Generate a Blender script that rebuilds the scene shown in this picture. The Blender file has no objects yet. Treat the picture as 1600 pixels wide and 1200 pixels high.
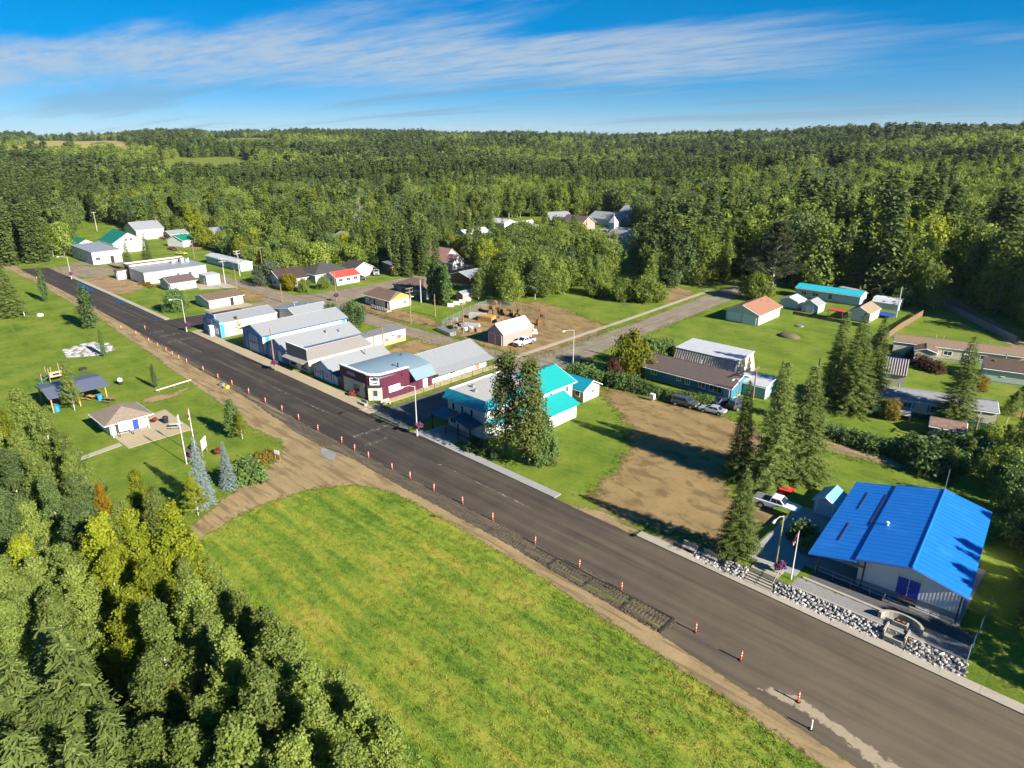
import bpy, bmesh, math, random
import numpy as np
from mathutils import Vector, Matrix
random.seed(7); rng = np.random.default_rng(7)
R = math.radians
SC = bpy.context.scene
COL = SC.collection

# ------------------------------------------------------------------ camera, sky, sun, exposure
# X runs along the main street, Y away across it; the drone hangs 46 m above the origin
FPX, HORIZ, CAMZ, ROADANG = 1067.0, 207.0, 46.0, 136.8
PITCH = math.atan((600 - HORIZ) / FPX)
_a = R(180 - ROADANG)                       # heading of the camera's right axis
RIGHT = np.array([math.cos(_a), math.sin(_a), 0.0])
FLAT = np.array([-math.sin(_a), math.cos(_a), 0.0])
FWD = FLAT * math.cos(PITCH) + np.array([0, 0, -math.sin(PITCH)])
UPV = FLAT * math.sin(PITCH) + np.array([0, 0, math.cos(PITCH)])
cam = bpy.data.cameras.new('camera'); camo = bpy.data.objects.new('camera', cam); COL.objects.link(camo)
cam.sensor_width = 36; cam.lens = FPX / 1600 * 36; cam.clip_start = 0.5; cam.clip_end = 12000
camo.location = (0, 0, CAMZ)
camo.rotation_euler = Matrix((RIGHT, UPV, -FWD)).transposed().to_euler()
SC.camera = camo

SUN_EL, SUN_AZ = 27.5, 2.0                  # the sun stands low over +X, a touch towards +Y
w = bpy.data.worlds.new('World'); SC.world = w; w.use_nodes = True
w.cycles.sampling_method = 'MANUAL'; w.cycles.sample_map_resolution = 512
wt = w.node_tree; wt.nodes.clear()
def wn(t): return wt.nodes.new(t)
sky = wn('ShaderNodeTexSky'); sky.sky_type = 'NISHITA'; sky.sun_disc = False
sky.sun_elevation = R(SUN_EL); sky.sun_rotation = R(90 - SUN_AZ)
sky.air_density = 0.7; sky.dust_density = 0.0; sky.ozone_density = 8.0; sky.altitude = 600
bg = wn('ShaderNodeBackground'); bg.inputs['Strength'].default_value = 0.066
wo = wn('ShaderNodeOutputWorld'); wt.links.new(bg.outputs[0], wo.inputs[0])
# thin cirrus over the whole sky: noise on a cloud plane far above, streaked along one wind direction
tc = wn('ShaderNodeTexCoord'); sep = wn('ShaderNodeSeparateXYZ'); wt.links.new(tc.outputs['Generated'], sep.inputs[0])
def wm(op, a, b=None, clamp=False):
    m = wn('ShaderNodeMath'); m.operation = op; m.use_clamp = clamp
    for i, v in enumerate((a, b)):
        if v is None: continue
        if isinstance(v, (int, float)): m.inputs[i].default_value = v
        else: wt.links.new(v, m.inputs[i])
    return m.outputs[0]
zz = wm('MAXIMUM', wm('ADD', sep.outputs['Z'], 0.06), 0.03)
cmb = wn('ShaderNodeCombineXYZ')
wt.links.new(wm('DIVIDE', sep.outputs['X'], zz), cmb.inputs[0]); wt.links.new(wm('DIVIDE', sep.outputs['Y'], zz), cmb.inputs[1])
def wnoise(rot, scl, scale, detail, rough, dist=0.0, off=(0, 0, 0)):
    mp = wn('ShaderNodeMapping'); mp.inputs['Rotation'].default_value = (0, 0, R(rot)); mp.inputs['Scale'].default_value = scl; mp.inputs['Location'].default_value = off
    wt.links.new(cmb.outputs[0], mp.inputs[0])
    nz = wn('ShaderNodeTexNoise'); nz.inputs['Scale'].default_value = scale; nz.inputs['Detail'].default_value = detail
    nz.inputs['Roughness'].default_value = rough; nz.inputs['Distortion'].default_value = dist
    wt.links.new(mp.outputs[0], nz.inputs['Vector']); return nz.outputs['Fac']
def wrange(v, a, b, c=0.0, d=1.0):
    m = wn('ShaderNodeMapRange'); m.interpolation_type = 'SMOOTHSTEP'; wt.links.new(v, m.inputs[0])
    for i, k in enumerate((a, b, c, d)): m.inputs[i + 1].default_value = k
    return m.outputs[0]
# one long cirrus sheet lies across the sky ahead, with loose wisps before it and grey streaks of stratus beyond
def wdot(v):
    d_ = wn('ShaderNodeVectorMath'); d_.operation = 'DOT_PRODUCT'; wt.links.new(cmb.outputs[0], d_.inputs[0]); d_.inputs[1].default_value = v; return d_.outputs['Value']
fw_, rt_ = wdot(tuple(FLAT)), wdot(tuple(RIGHT))
CL_ROT = -math.degrees(_a)
big = wnoise(CL_ROT, (0.28, 1.0, 1), 0.55, 2, 0.5, 0.0, (2.2, 0.9, 0))
mid = wnoise(CL_ROT - 6, (0.33, 1.0, 1), 1.5, 4, 0.62, 0.0, (0.4, 2.1, 0))
fine = wnoise(CL_ROT + 7, (0.35, 1.0, 1), 4.5, 4, 0.66, 0.0, (1.4, 0.1, 0))
wig = wm('ADD', wm('MULTIPLY', wm('SUBTRACT', big, 0.5), 3.4), wm('MULTIPLY', wm('SUBTRACT', mid, 0.5), 2.6))
fs = wm('ADD', wm('ADD', fw_, wig), wm('MULTIPLY', rt_, -0.02))
band = wm('MULTIPLY', wrange(fs, 4.5, 5.7), wrange(fs, 6.6, 9.0, 1.0, 0.0))
band = wm('MULTIPLY', band, wrange(wm('ADD', rt_, wm('MULTIPLY', wig, 0.8)), 1.0, 4.0, 1.0, 0.12))
wisp = wm('MULTIPLY', wrange(mid, 0.54, 0.70), wrange(big, 0.46, 0.62, 0.0, 0.55))
cov = wm('MULTIPLY', wm('MAXIMUM', band, wm('MULTIPLY', wisp, 0.6)), wrange(fine, 0.25, 0.62, 0.45, 1.0))
cov = wm('MULTIPLY', wm('MULTIPLY', cov, 0.80), wrange(sep.outputs['Z'], 0.005, 0.06, 0.15, 1.0))
lay = wnoise(CL_ROT, (0.10, 0.55, 1), 1.3, 3, 0.6, 0.0, (5.0, 3.0, 0))
grey = wm('MULTIPLY', wrange(lay, 0.50, 0.64), wrange(fw_, 7.2, 8.8, 0.0, 0.40))
def wmix(f, a, b):
    m_ = wn('ShaderNodeMix'); m_.data_type = 'RGBA'; wt.links.new(f, m_.inputs[0])
    wt.links.new(a, m_.inputs[6])
    m_.inputs[7].default_value = b; return m_.outputs[2]
gm_ = wn('ShaderNodeGamma'); gm_.inputs['Gamma'].default_value = 0.66; wt.links.new(sky.outputs[0], gm_.inputs[0])   # evens the glare at the horizon
hs = wn('ShaderNodeHueSaturation'); hs.inputs['Saturation'].default_value = 1.62; hs.inputs['Hue'].default_value = 0.502; hs.inputs['Value'].default_value = 0.83
wt.links.new(gm_.outputs[0], hs.inputs['Color'])
c1 = wmix(cov, hs.outputs[0], (2.0, 2.4, 2.8, 1)); c2 = wmix(grey, c1, (0.95, 1.45, 1.95, 1))
wt.links.new(c2, bg.inputs[0])

sl = bpy.data.lights.new('sun', 'SUN'); so = bpy.data.objects.new('sun', sl); COL.objects.link(so)
sl.energy = 3.4; sl.angle = R(0.55); sl.color = (1.0, 0.93, 0.81)
sd = Vector((math.cos(R(SUN_EL)) * math.cos(R(SUN_AZ)), math.cos(R(SUN_EL)) * math.sin(R(SUN_AZ)), math.sin(R(SUN_EL))))
so.rotation_euler = sd.to_track_quat('Z', 'Y').to_euler(); so.location = (60, 0, 120)
SC.view_settings.view_transform = 'Standard'; SC.view_settings.look = 'None'
SC.view_settings.exposure = 1.95; SC.view_settings.gamma = 1.0; SC.view_settings.use_curve_mapping = False
SC.cycles.use_denoising = True; SC.cycles.adaptive_threshold = 0.025
SC.cycles.max_bounces = 5; SC.cycles.diffuse_bounces = 2; SC.cycles.glossy_bounces = 2; SC.cycles.transmission_bounces = 2
SC.cycles.transparent_max_bounces = 8; SC.cycles.caustics_reflective = False; SC.cycles.caustics_refractive = False

def at(px, py, z=0.0):
    """photo pixel -> the point of the place it shows at height z"""
    d = FWD + RIGHT * ((px - 800) / FPX) - UPV * ((py - 600) / FPX)
    t = (z - CAMZ) / d[2]
    return (d[0] * t, d[1] * t)
def atp(pts, z=0.0): return [at(p[0], p[1], z) for p in pts]

# ------------------------------------------------------------------ node helper
class NT:
    def __init__(s, name):
        s.m = bpy.data.materials.new(name); s.m.use_nodes = True; s.t = s.m.node_tree; s.t.nodes.clear()
        s.out = s.t.nodes.new('ShaderNodeOutputMaterial')
    def n(s, t): return s.t.nodes.new(t)
    def L(s, a, b): s.t.links.new(a, b)
    def put(s, sock, v):
        if v is None: return
        if isinstance(v, bpy.types.NodeSocket): s.L(v, sock)
        elif isinstance(v, (tuple, list)) and len(v) == 3 and len(sock.default_value) == 4: sock.default_value = (*v, 1)
        else: sock.default_value = v
    def pos(s): return s.n('ShaderNodeNewGeometry').outputs['Position']
    def obj(s): return s.n('ShaderNodeTexCoord').outputs['Object']
    def rnd(s): return s.n('ShaderNodeObjectInfo').outputs['Random']
    def oloc(s): return s.n('ShaderNodeObjectInfo').outputs['Location']
    def attr(s, name):
        a = s.n('ShaderNodeAttribute'); a.attribute_name = name; return a.outputs['Fac']
    def xyz(s, v):
        a = s.n('ShaderNodeSeparateXYZ'); s.L(v, a.inputs[0]); return a.outputs
    def map(s, v, scale=(1, 1, 1), rot=(0, 0, 0), loc=(0, 0, 0)):
        m = s.n('ShaderNodeMapping'); s.L(v, m.inputs[0]); m.inputs['Scale'].default_value = scale
        m.inputs['Rotation'].default_value = rot; m.inputs['Location'].default_value = loc; return m.outputs[0]
    def noise(s, v, scale, detail=3, rough=0.55, dist=0.0):
        n = s.n('ShaderNodeTexNoise'); s.L(v, n.inputs['Vector']); n.inputs['Scale'].default_value = scale
        n.inputs['Detail'].default_value = detail; n.inputs['Roughness'].default_value = rough; n.inputs['Distortion'].default_value = dist
        return n.outputs['Fac']
    def wave(s, v, scale, axis='X', dist=0.0, prof='SIN'):
        n = s.n('ShaderNodeTexWave'); n.bands_direction = axis; n.wave_profile = prof; s.L(v, n.inputs['Vector'])
        n.inputs['Scale'].default_value = scale; n.inputs['Distortion'].default_value = dist; return n.outputs['Fac']
    def vor(s, v, scale, feat='F1', out='Distance'):
        n = s.n('ShaderNodeTexVoronoi'); n.feature = feat; s.L(v, n.inputs['Vector']); n.inputs['Scale'].default_value = scale; return n.outputs[out]
    def ma(s, op, a, b=None, c=None, clamp=False):
        n = s.n('ShaderNodeMath'); n.operation = op; n.use_clamp = clamp
        for i, v in enumerate((a, b, c)): s.put(n.inputs[i], v)
        return n.outputs[0]
    def rng(s, v, a, b, c=0.0, d=1.0, smooth=True):
        n = s.n('ShaderNodeMapRange'); n.interpolation_type = 'SMOOTHSTEP' if smooth else 'LINEAR'
        for i, k in enumerate((v, a, b, c, d)): s.put(n.inputs[i], k)
        return n.outputs[0]
    def mix(s, f, a, b, mode='MIX'):
        n = s.n('ShaderNodeMix'); n.data_type = 'RGBA'; n.blend_type = mode
        s.put(n.inputs[0], f); s.put(n.inputs[6], a); s.put(n.inputs[7], b); return n.outputs[2]
    def ramp(s, f, stops):
        n = s.n('ShaderNodeValToRGB'); s.put(n.inputs[0], f); e = n.color_ramp.elements
        while len(e) < len(stops): e.new(0.5)
        for k, (p, c) in zip(e, stops): k.position = p; k.color = (*c, 1)
        return n.outputs[0]
    def bump(s, h, strength=0.5, dist=0.05):
        n = s.n('ShaderNodeBump'); n.inputs['Strength'].default_value = strength; n.inputs['Distance'].default_value = dist; s.L(h, n.inputs['Height']); return n.outputs[0]
    def prin(s, base, rough=0.8, normal=None, metal=0.0, spec=0.3, **k):
        p = s.n('ShaderNodeBsdfPrincipled'); s.put(p.inputs['Base Color'], base); s.put(p.inputs['Roughness'], rough)
        s.put(p.inputs['Metallic'], metal); s.put(p.inputs['Specular IOR Level'], spec); s.put(p.inputs['Normal'], normal)
        for kk, v in k.items(): s.put(p.inputs[kk], v)
        return p.outputs[0]
    def mixs(s, f, a, b):
        n = s.n('ShaderNodeMixShader'); s.put(n.inputs[0], f); s.L(a, n.inputs[1]); s.L(b, n.inputs[2]); return n.outputs[0]
    def end(s, sh): s.L(sh, s.out.inputs[0]); return s.m
    def cut(s, sh, amp=0.5, scale=1.2, soft=0.25):
        """ragged natural border: sheet meshes carry their signed distance to the border in 'sd'"""
        nz = s.ma('SUBTRACT', s.noise(s.pos(), scale, 5, 0.65), 0.5)
        f = s.rng(s.ma('ADD', s.attr('sd'), s.ma('MULTIPLY', nz, amp * 4)), -soft, soft)
        tr = s.n('ShaderNodeBsdfTransparent').outputs[0]
        return s.mixs(f, tr, sh)

MATS = {}
def plain(name, c, rough=0.7, var=0.12, scale=1.5, bump=0.0, bscale=30, metal=0.0, spec=0.3, dirt=0.0):
    if name in MATS: return MATS[name]
    n = NT(name); p = n.obj()
    d = tuple(x * (1 - var) for x in c); l = tuple(min(1, x * (1 + var)) for x in c)
    colr = n.mix(n.noise(p, scale, 5, 0.6), d, l)
    if dirt:
        f = n.rng(n.noise(n.map(p, (1, 1, 0.35)), 1.1, 6, 0.7), 0.52, 0.75, 0, dirt)
        colr = n.mix(f, colr, (0.16, 0.13, 0.095))
    nor = n.bump(n.noise(p, bscale, 3), bump, 0.03) if bump else None
    MATS[name] = n.end(n.prin(colr, rough, nor, metal, spec)); return MATS[name]
def siding(name, c, pitch=0.2, axis='Z', rough=0.6, dirt=0.25, strength=0.6):
    """lapped boards or ribbed sheets: fine relief plus streaks of wear"""
    if name in MATS: return MATS[name]
    n = NT(name); p = n.obj()
    v = n.noise(n.map(p, (0.6, 0.6, 2.0)), 1.4, 5, 0.65)
    colr = n.mix(v, tuple(x * 0.88 for x in c), tuple(min(1, x * 1.06) for x in c))
    f = n.rng(n.noise(n.map(p, (1.3, 1.3, 0.25)), 1.2, 6, 0.7), 0.55, 0.8, 0, dirt)
    colr = n.mix(f, colr, (0.2, 0.17, 0.13))
    if axis == 'Z': wv = n.wave(p, 1 / pitch / 6.283 * 3.1416 * 0.32 * 3.14, 'Z', 0, 'SAW')
    else:
        x = n.xyz(p); s_ = n.ma('ADD', x[0], x[1])
        wv = n.ma('SINE', n.ma('MULTIPLY', s_, 6.283 / pitch))
    MATS[name] = n.end(n.prin(colr, rough, n.bump(wv, strength, 0.03), 0, 0.3)); return MATS[name]
def shingle(name, c, var=0.3):
    if name in MATS: return MATS[name]
    n = NT(name); p = n.obj()
    a = n.noise(p, 2.2, 6, 0.7); b = n.noise(n.map(p, (3, 3, 8)), 3.5, 2)
    k = n.ma('ADD', n.ma('MULTIPLY', a, 0.6), n.ma('MULTIPLY', b, 0.4))
    colr = n.mix(n.rng(k, 0.3, 0.7), tuple(x * (1 - var) for x in c), tuple(x * (1 + var) for x in c))
    MATS[name] = n.end(n.prin(colr, 0.9, n.bump(b, 0.5, 0.03))); return MATS[name]
def metalroof(name, c, axis='X', pitch=0.4, rough=0.42, stain_sheen=0.25, stain_sheen_c=(0.22, 0.2, 0.18), spec=0.5):
    if name in MATS: return MATS[name]
    n = NT(name); p = n.obj(); x = n.xyz(p)
    co = x[0] if axis == 'X' else x[1]
    rib = n.rng(n.ma('SINE', n.ma('MULTIPLY', co, 6.283 / pitch)), 0.55, 0.95)
    v = n.noise(n.map(p, (2.5, .5, 1) if axis == 'X' else (.5, 2.5, 1)), 1.1, 6, 0.65)
    colr = n.mix(v, tuple(k * 0.86 for k in c), tuple(min(1, k * 1.1) for k in c))
    colr = n.mix(n.rng(n.noise(p, 0.45, 6, 0.7), 0.5, 0.75, 0, stain_sheen), colr, stain_sheen_c)
    MATS[name] = n.end(n.prin(colr, rough, n.bump(rib, 0.35, 0.03), 0.0, spec)); return MATS[name]
def glassm(name='glass', c=(0.03, 0.045, 0.06)):
    if name in MATS: return MATS[name]
    n = NT(name)
    MATS[name] = n.end(n.prin(n.mix(n.noise(n.obj(), 0.9, 3), tuple(k * .6 for k in c), tuple(k * 1.5 for k in c)), 0.08, None, 0, 0.8)); return MATS[name]

# ------------------------------------------------------------------ mesh builder
class MB:
    def __init__(s): s.v = []; s.f = []; s.mi = []; s.cur = 0
    def add(s, vs, fs):
        o = len(s.v); s.v += [tuple(map(float, v)) for v in vs]; s.f += [tuple(i + o for i in f) for f in fs]; s.mi += [s.cur] * len(fs); return s
    def box(s, x0, x1, y0, y1, z0, z1):
        return s.add([(x0,y0,z0),(x1,y0,z0),(x1,y1,z0),(x0,y1,z0),(x0,y0,z1),(x1,y0,z1),(x1,y1,z1),(x0,y1,z1)],
                     [(0,3,2,1),(4,5,6,7),(0,1,5,4),(1,2,6,5),(2,3,7,6),(3,0,4,7)])
    def prism(s, poly, z0, z1):
        n = len(poly); vs = [(x, y, z0) for x, y in poly] + [(x, y, z1) for x, y in poly]
        return s.add(vs, [tuple(range(n - 1, -1, -1)), tuple(range(n, 2 * n))] + [(i, (i + 1) % n, n + (i + 1) % n, n + i) for i in range(n)])
    def loft(s, a, b, cap=True):
        n = len(a); fs = [(i, (i + 1) % n, n + (i + 1) % n, n + i) for i in range(n)]
        if cap: fs += [tuple(range(n - 1, -1, -1)), tuple(range(n, 2 * n))]
        return s.add(list(a) + list(b), fs)
    def tube(s, pts, rad, n=8, cap=True):
        pts = [Vector(p) for p in pts]
        if isinstance(rad, (int, float)): rad = [rad] * len(pts)
        rings = []
        for i, p in enumerate(pts):
            d = (pts[min(i + 1, len(pts) - 1)] - pts[max(i - 1, 0)]).normalized()
            u = d.cross(Vector((0, 0, 1)) if abs(d.z) < 0.9 else Vector((1, 0, 0))).normalized(); v = d.cross(u)
            rings.append([p + (u * math.cos(2 * math.pi * k / n) + v * math.sin(2 * math.pi * k / n)) * rad[i] for k in range(n)])
        vs = [q for r_ in rings for q in r_]; fs = []
        for i in range(len(pts) - 1):
            for k in range(n): fs.append((i * n + k, i * n + (k + 1) % n, (i + 1) * n + (k + 1) % n, (i + 1) * n + k))
        if cap: fs += [tuple(range(n - 1, -1, -1)), tuple((len(pts) - 1) * n + k for k in range(n))]
        return s.add(vs, fs)
    def slab(s, quad, t):
        """a sheet of thickness t under the quad (list of 4 or more 3-D points)"""
        n = len(quad); q = [Vector(p) for p in quad]
        nr = (q[1] - q[0]).cross(q[2] - q[0]).normalized()
        if nr.z < 0: q = q[::-1]; nr = -nr
        lo = [p - nr * t for p in q]
        return s.add(lo + q, [tuple(range(n - 1, -1, -1)), tuple(range(n, 2 * n))] + [(i, (i + 1) % n, n + (i + 1) % n, n + i) for i in range(n)])
    def blob(s, c, r, seg=8, rings=5, jit=0.0):
        vs = [(c[0], c[1], c[2] - r[2])]
        for i in range(1, rings):
            ph = -math.pi / 2 + math.pi * i / rings
            for k in range(seg):
                th = 2 * math.pi * k / seg; j = 1 + random.uniform(-jit, jit)
                vs.append((c[0] + r[0] * j * math.cos(ph) * math.cos(th), c[1] + r[1] * j * math.cos(ph) * math.sin(th), c[2] + r[2] * j * math.sin(ph)))
        vs.append((c[0], c[1], c[2] + r[2])); fs = []; T = len(vs) - 1
        for k in range(seg): fs.append((0, 1 + (k + 1) % seg, 1 + k)); fs.append((T, T - seg + k, T - seg + (k + 1) % seg))
        for i in range(rings - 2):
            for k in range(seg): fs.append((1 + i * seg + k, 1 + i * seg + (k + 1) % seg, 1 + (i + 1) * seg + (k + 1) % seg, 1 + (i + 1) * seg + k))
        return s.add(vs, fs)
    def mesh(s, name, mats, smooth=False):
        me = bpy.data.meshes.new(name); me.from_pydata(s.v, [], s.f)
        for m in (mats if isinstance(mats, (list, tuple)) else [mats]): me.materials.append(m)
        if any(s.mi): me.polygons.foreach_set('material_index', s.mi)
        if smooth: me.polygons.foreach_set('use_smooth', [True] * len(me.polygons))
        me.update(); return me
    def build(s, name, mats, parent=None, smooth=False, bevel=0.0, **props):
        me = s.mesh(name, mats, smooth)
        if bevel:
            bm = bmesh.new(); bm.from_mesh(me); bmesh.ops.recalc_face_normals(bm, faces=bm.faces)
            bmesh.ops.bevel(bm, geom=[e for e in bm.edges if e.calc_face_angle(0) > 0.35], offset=bevel, segments=2, profile=0.5, affect='EDGES', clamp_overlap=True)
            bm.to_mesh(me); bm.free()
        return link(name, me, parent, **props)
def link(name, me, parent=None, loc=None, **props):
    o = bpy.data.objects.new(name, me); COL.objects.link(o)
    if parent is not None: o.parent = parent
    if loc is not None: o.location = loc
    for k, v in props.items(): o[k] = v
    return o
def thing(name, label, cat, loc=(0, 0, 0), rz=0.0, group=None):
    o = bpy.data.objects.new(name, None); COL.objects.link(o); o.location = loc; o.rotation_euler = (0, 0, rz)
    o.empty_display_size = 0.3
    o['label'] = label; o['category'] = cat
    if group: o['group'] = group
    return o
def copytree(o, loc, rz=None, label=None, parent=None, scale=None):
    c = o.copy(); COL.objects.link(c)
    if parent is not None: c.parent = parent
    else:
        c.location = loc
        if rz is not None: c.rotation_euler = (0, 0, rz)
        if scale is not None: c.scale = (scale,) * 3
        if label: c['label'] = label
    for ch in list(o.children): copytree(ch, None, parent=c)
    return c
def npmesh(name, V, F, mats, tint=None, mi=None):
    """numpy arrays -> mesh; F is (n,3) or (n,4)"""
    me = bpy.data.meshes.new(name); k = F.shape[1]
    me.vertices.add(len(V)); me.vertices.foreach_set('co', np.asarray(V, np.float32).ravel())
    me.loops.add(F.size); me.loops.foreach_set('vertex_index', F.astype(np.int32).ravel())
    me.polygons.add(len(F)); me.polygons.foreach_set('loop_start', np.arange(0, F.size, k, dtype=np.int32))
    for m in mats: me.materials.append(m)
    if mi is not None: me.polygons.foreach_set('material_index', np.asarray(mi, np.int32))
    me.update(calc_edges=True)
    if tint is not None:
        a = me.attributes.new('tint', 'FLOAT', 'FACE'); a.data.foreach_set('value', np.asarray(tint, np.float32))
    me.validate(); return me
# ------------------------------------------------------------------ terrain
_PX = [-900, 0, 150, 280, 500, 700, 900, 1020, 1200, 1400, 1600, 2600]
_RH = [20, 22, 23, 30, 31, 27, 21, 20, 27, 33, 37, 40]        # ground height of the ridge on the skyline
_RD = [2300, 2300, 2250, 2100, 2000, 1900, 1850, 1800, 1500, 1300, 1150, 1100]
def hfun(x, y):
    x = np.asarray(x, float); y = np.asarray(y, float)
    f = x * FLAT[0] + y * FLAT[1]; r = x * RIGHT[0] + y * RIGHT[1]; d = np.hypot(x, y)
    px = np.where(f > 1, 800 + FPX * 1.0657 * r / np.maximum(f, 1), np.where(r > 0, 2600, -900)); px = np.clip(px, -900, 2600)
    H = np.interp(px, _PX, _RH); D = np.interp(px, _PX, _RD)
    D0 = np.interp(px, [-900, 300, 900, 1300, 1600, 2600], [420, 430, 430, 330, 260, 260])
    t = np.clip((d - D0) / (D - D0), 0, 1); s = t * t * (3 - 2 * t)
    h = H * (0.45 * t + 0.55 * s)
    und = 3.2 * np.sin(x * 0.0093 + 1.3) * np.cos(y * 0.0081 + 0.4) + 2.0 * np.sin(x * 0.021 + y * 0.013)
    h = h + und * np.clip((d - D0) / 250, 0, 1) * np.clip(1.6 - t, 0.3, 1)
    return h - np.clip((d - D * 1.15) * 0.012, 0, 60)
def hs1(x, y): return float(hfun(x, y))
def att(px, py):
    """photo pixel -> point on the rolling terrain"""
    d = FWD + RIGHT * ((px - 800) / FPX) - UPV * ((py - 600) / FPX)
    t = 30.0
    while t < 4000:
        p = d * t
        if CAMZ + p[2] <= hs1(p[0], p[1]): break
        t *= 1.008
    return (p[0], p[1])

def grass_color(n, P, lawn=True):
    a = n.noise(P, 0.16, 5, 0.6); b = n.noise(P, 1.3, 5, 0.7); c = n.noise(P, 9.0, 3, 0.7)
    k = n.ma('ADD', n.ma('MULTIPLY', a, 0.45), n.ma('ADD', n.ma('MULTIPLY', b, 0.25), n.ma('MULTIPLY', c, 0.30)))
    return n.ramp(k, [(0.36, (0.050, 0.095, 0.012)), (0.46, (0.092, 0.150, 0.017)), (0.54, (0.148, 0.198, 0.024)), (0.63, (0.22, 0.22, 0.05))]), c
def mat_terrain():
    n = NT('grass_ground'); P = n.pos(); col, c = grass_color(n, P)
    x = n.xyz(P)
    # mown stripes and worn yellowish patches
    st = n.noise(n.map(P, (0.08, 0.9, 1), (0, 0, 0.15)), 1.0, 3)
    col = n.mix(n.rng(st, 0.42, 0.66, 0, 0.5), col, (0.145, 0.19, 0.022))
    col = n.mix(n.rng(n.noise(P, 0.33, 6, 0.75), 0.57, 0.74, 0, 0.6), col, (0.21, 0.17, 0.055))
    far = n.ma('POWER', n.ma('ADD', n.ma('MULTIPLY', x[0], x[0]), n.ma('MULTIPLY', x[1], x[1])), 0.5)
    col = n.mix(n.rng(far, 420, 700), col, n.mix(n.noise(P, 0.01, 4), (0.05, 0.075, 0.012), (0.09, 0.11, 0.02)))
    h = n.ma('ADD', n.noise(P, 14, 3, 0.7), n.ma('MULTIPLY', n.noise(P, 2.2, 4), 1.2))
    return n.end(n.prin(col, 0.95, n.bump(h, 0.55, 0.10), 0, 0.08))
M_GRASS = mat_terrain()
rad = np.concatenate([np.arange(0, 440, 20), np.arange(440, 1000, 28), np.arange(1000, 2600, 60), np.arange(2600, 5001, 400)])
NA = 240; ang = np.linspace(0, 2 * np.pi, NA, endpoint=False)
gx = np.outer(rad, np.cos(ang)); gy = np.outer(rad, np.sin(ang)); gz = hfun(gx, gy)
Vt = np.stack([gx.ravel(), gy.ravel(), gz.ravel()], 1)
ii, jj = np.meshgrid(np.arange(len(rad) - 1), np.arange(NA), indexing='ij')
Ft = np.stack([ii * NA + jj, (ii + 1) * NA + jj, (ii + 1) * NA + (jj + 1) % NA, ii * NA + (jj + 1) % NA], -1).reshape(-1, 4)
me = npmesh('ground', Vt, Ft, [M_GRASS]); me.polygons.foreach_set('use_smooth', [True] * len(me.polygons))
GROUND_LOW = float(gz.min())
link('ground', me, kind='structure', label='green grassy ground of the village rising into wooded hills')

def sdist(px, py, poly):
    P = np.array(poly, float); Q = np.roll(P, -1, 0)
    d2 = np.full(px.shape, 1e18); ins = np.zeros(px.shape, bool)
    for (ax, ay), (bx, by) in zip(P, Q):
        ex, ey = bx - ax, by - ay; t = np.clip(((px - ax) * ex + (py - ay) * ey) / (ex * ex + ey * ey + 1e-12), 0, 1)
        d2 = np.minimum(d2, (px - ax - t * ex) ** 2 + (py - ay - t * ey) ** 2)
        c = ((ay <= py) & (by > py)) | ((by <= py) & (ay > py))
        with np.errstate(divide='ignore', invalid='ignore'):
            xi = ax + (py - ay) / (by - ay) * ex
        ins ^= c & (px < xi)
    return np.where(ins, 1, -1) * np.sqrt(d2)
def sheet(name, poly, z, mat, res=1.0, margin=2.6, drape=False, label=None, kind='structure', zf=None):
    P = np.array(poly, float); x0, y0 = P.min(0) - margin - res; x1, y1 = P.max(0) + margin + res
    xs = np.arange(x0, x1 + res, res); ys = np.arange(y0, y1 + res, res); X, Y = np.meshgrid(xs, ys, indexing='ij')
    S = sdist(X, Y, poly); nx, ny = X.shape
    i, j = np.meshgrid(np.arange(nx - 1), np.arange(ny - 1), indexing='ij'); id_ = lambda a, b: a * ny + b
    F = np.stack([id_(i, j), id_(i + 1, j), id_(i + 1, j + 1), id_(i, j + 1)], -1).reshape(-1, 4)
    Sf = S.ravel(); keep = Sf[F].max(1) > -margin; F = F[keep]
    used = np.unique(F); rm = np.full(nx * ny, -1); rm[used] = np.arange(len(used)); F = rm[F]
    Z = np.full(X.size, float(z))
    if drape: Z = Z + hfun(X, Y).ravel()
    if zf is not None: Z = Z + zf(X.ravel(), Y.ravel())
    V = np.stack([X.ravel(), Y.ravel(), Z], 1)[used]
    me = npmesh(name, V, F, [mat]); a = me.attributes.new('sd', 'FLOAT', 'POINT'); a.data.foreach_set('value', Sf[used].astype(np.float32))
    if zf is not None: me.polygons.foreach_set('use_smooth', [True] * len(me.polygons))
    pr = {'kind': kind}
    if label: pr['label'] = label
    return link(name, me, **pr)

# --- meadow: rough hay grass, streaked along the street
def meadow_color(n, P):
    a = n.noise(n.map(P, (0.05, 0.8, 1), (0, 0, -0.05)), 0.9, 4, 0.65, 0.3); b = n.noise(P, 0.16, 5, 0.68); c = n.noise(P, 5.0, 3, 0.7)
    k = n.ma('ADD', n.ma('MULTIPLY', a, 0.44), n.ma('ADD', n.ma('MULTIPLY', b, 0.34), n.ma('MULTIPLY', c, 0.22)))
    col = n.ramp(k, [(0.39, (0.085, 0.160, 0.019)), (0.46, (0.145, 0.222, 0.026)), (0.53, (0.225, 0.268, 0.036)), (0.59, (0.305, 0.288, 0.050)), (0.67, (0.32, 0.245, 0.09))])
    return col
def mat_meadow():
    n = NT('meadow'); P = n.pos(); col = meadow_color(n, P)
    h = n.ma('ADD', n.noise(P, 7, 4, 0.75), n.noise(n.map(P, (0.3, 1.2, 1)), 1.2, 4))
    return n.end(n.cut(n.prin(col, 0.95, n.bump(h, 0.7, 0.18), 0, 0.08), 0.45, 0.8))
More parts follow.
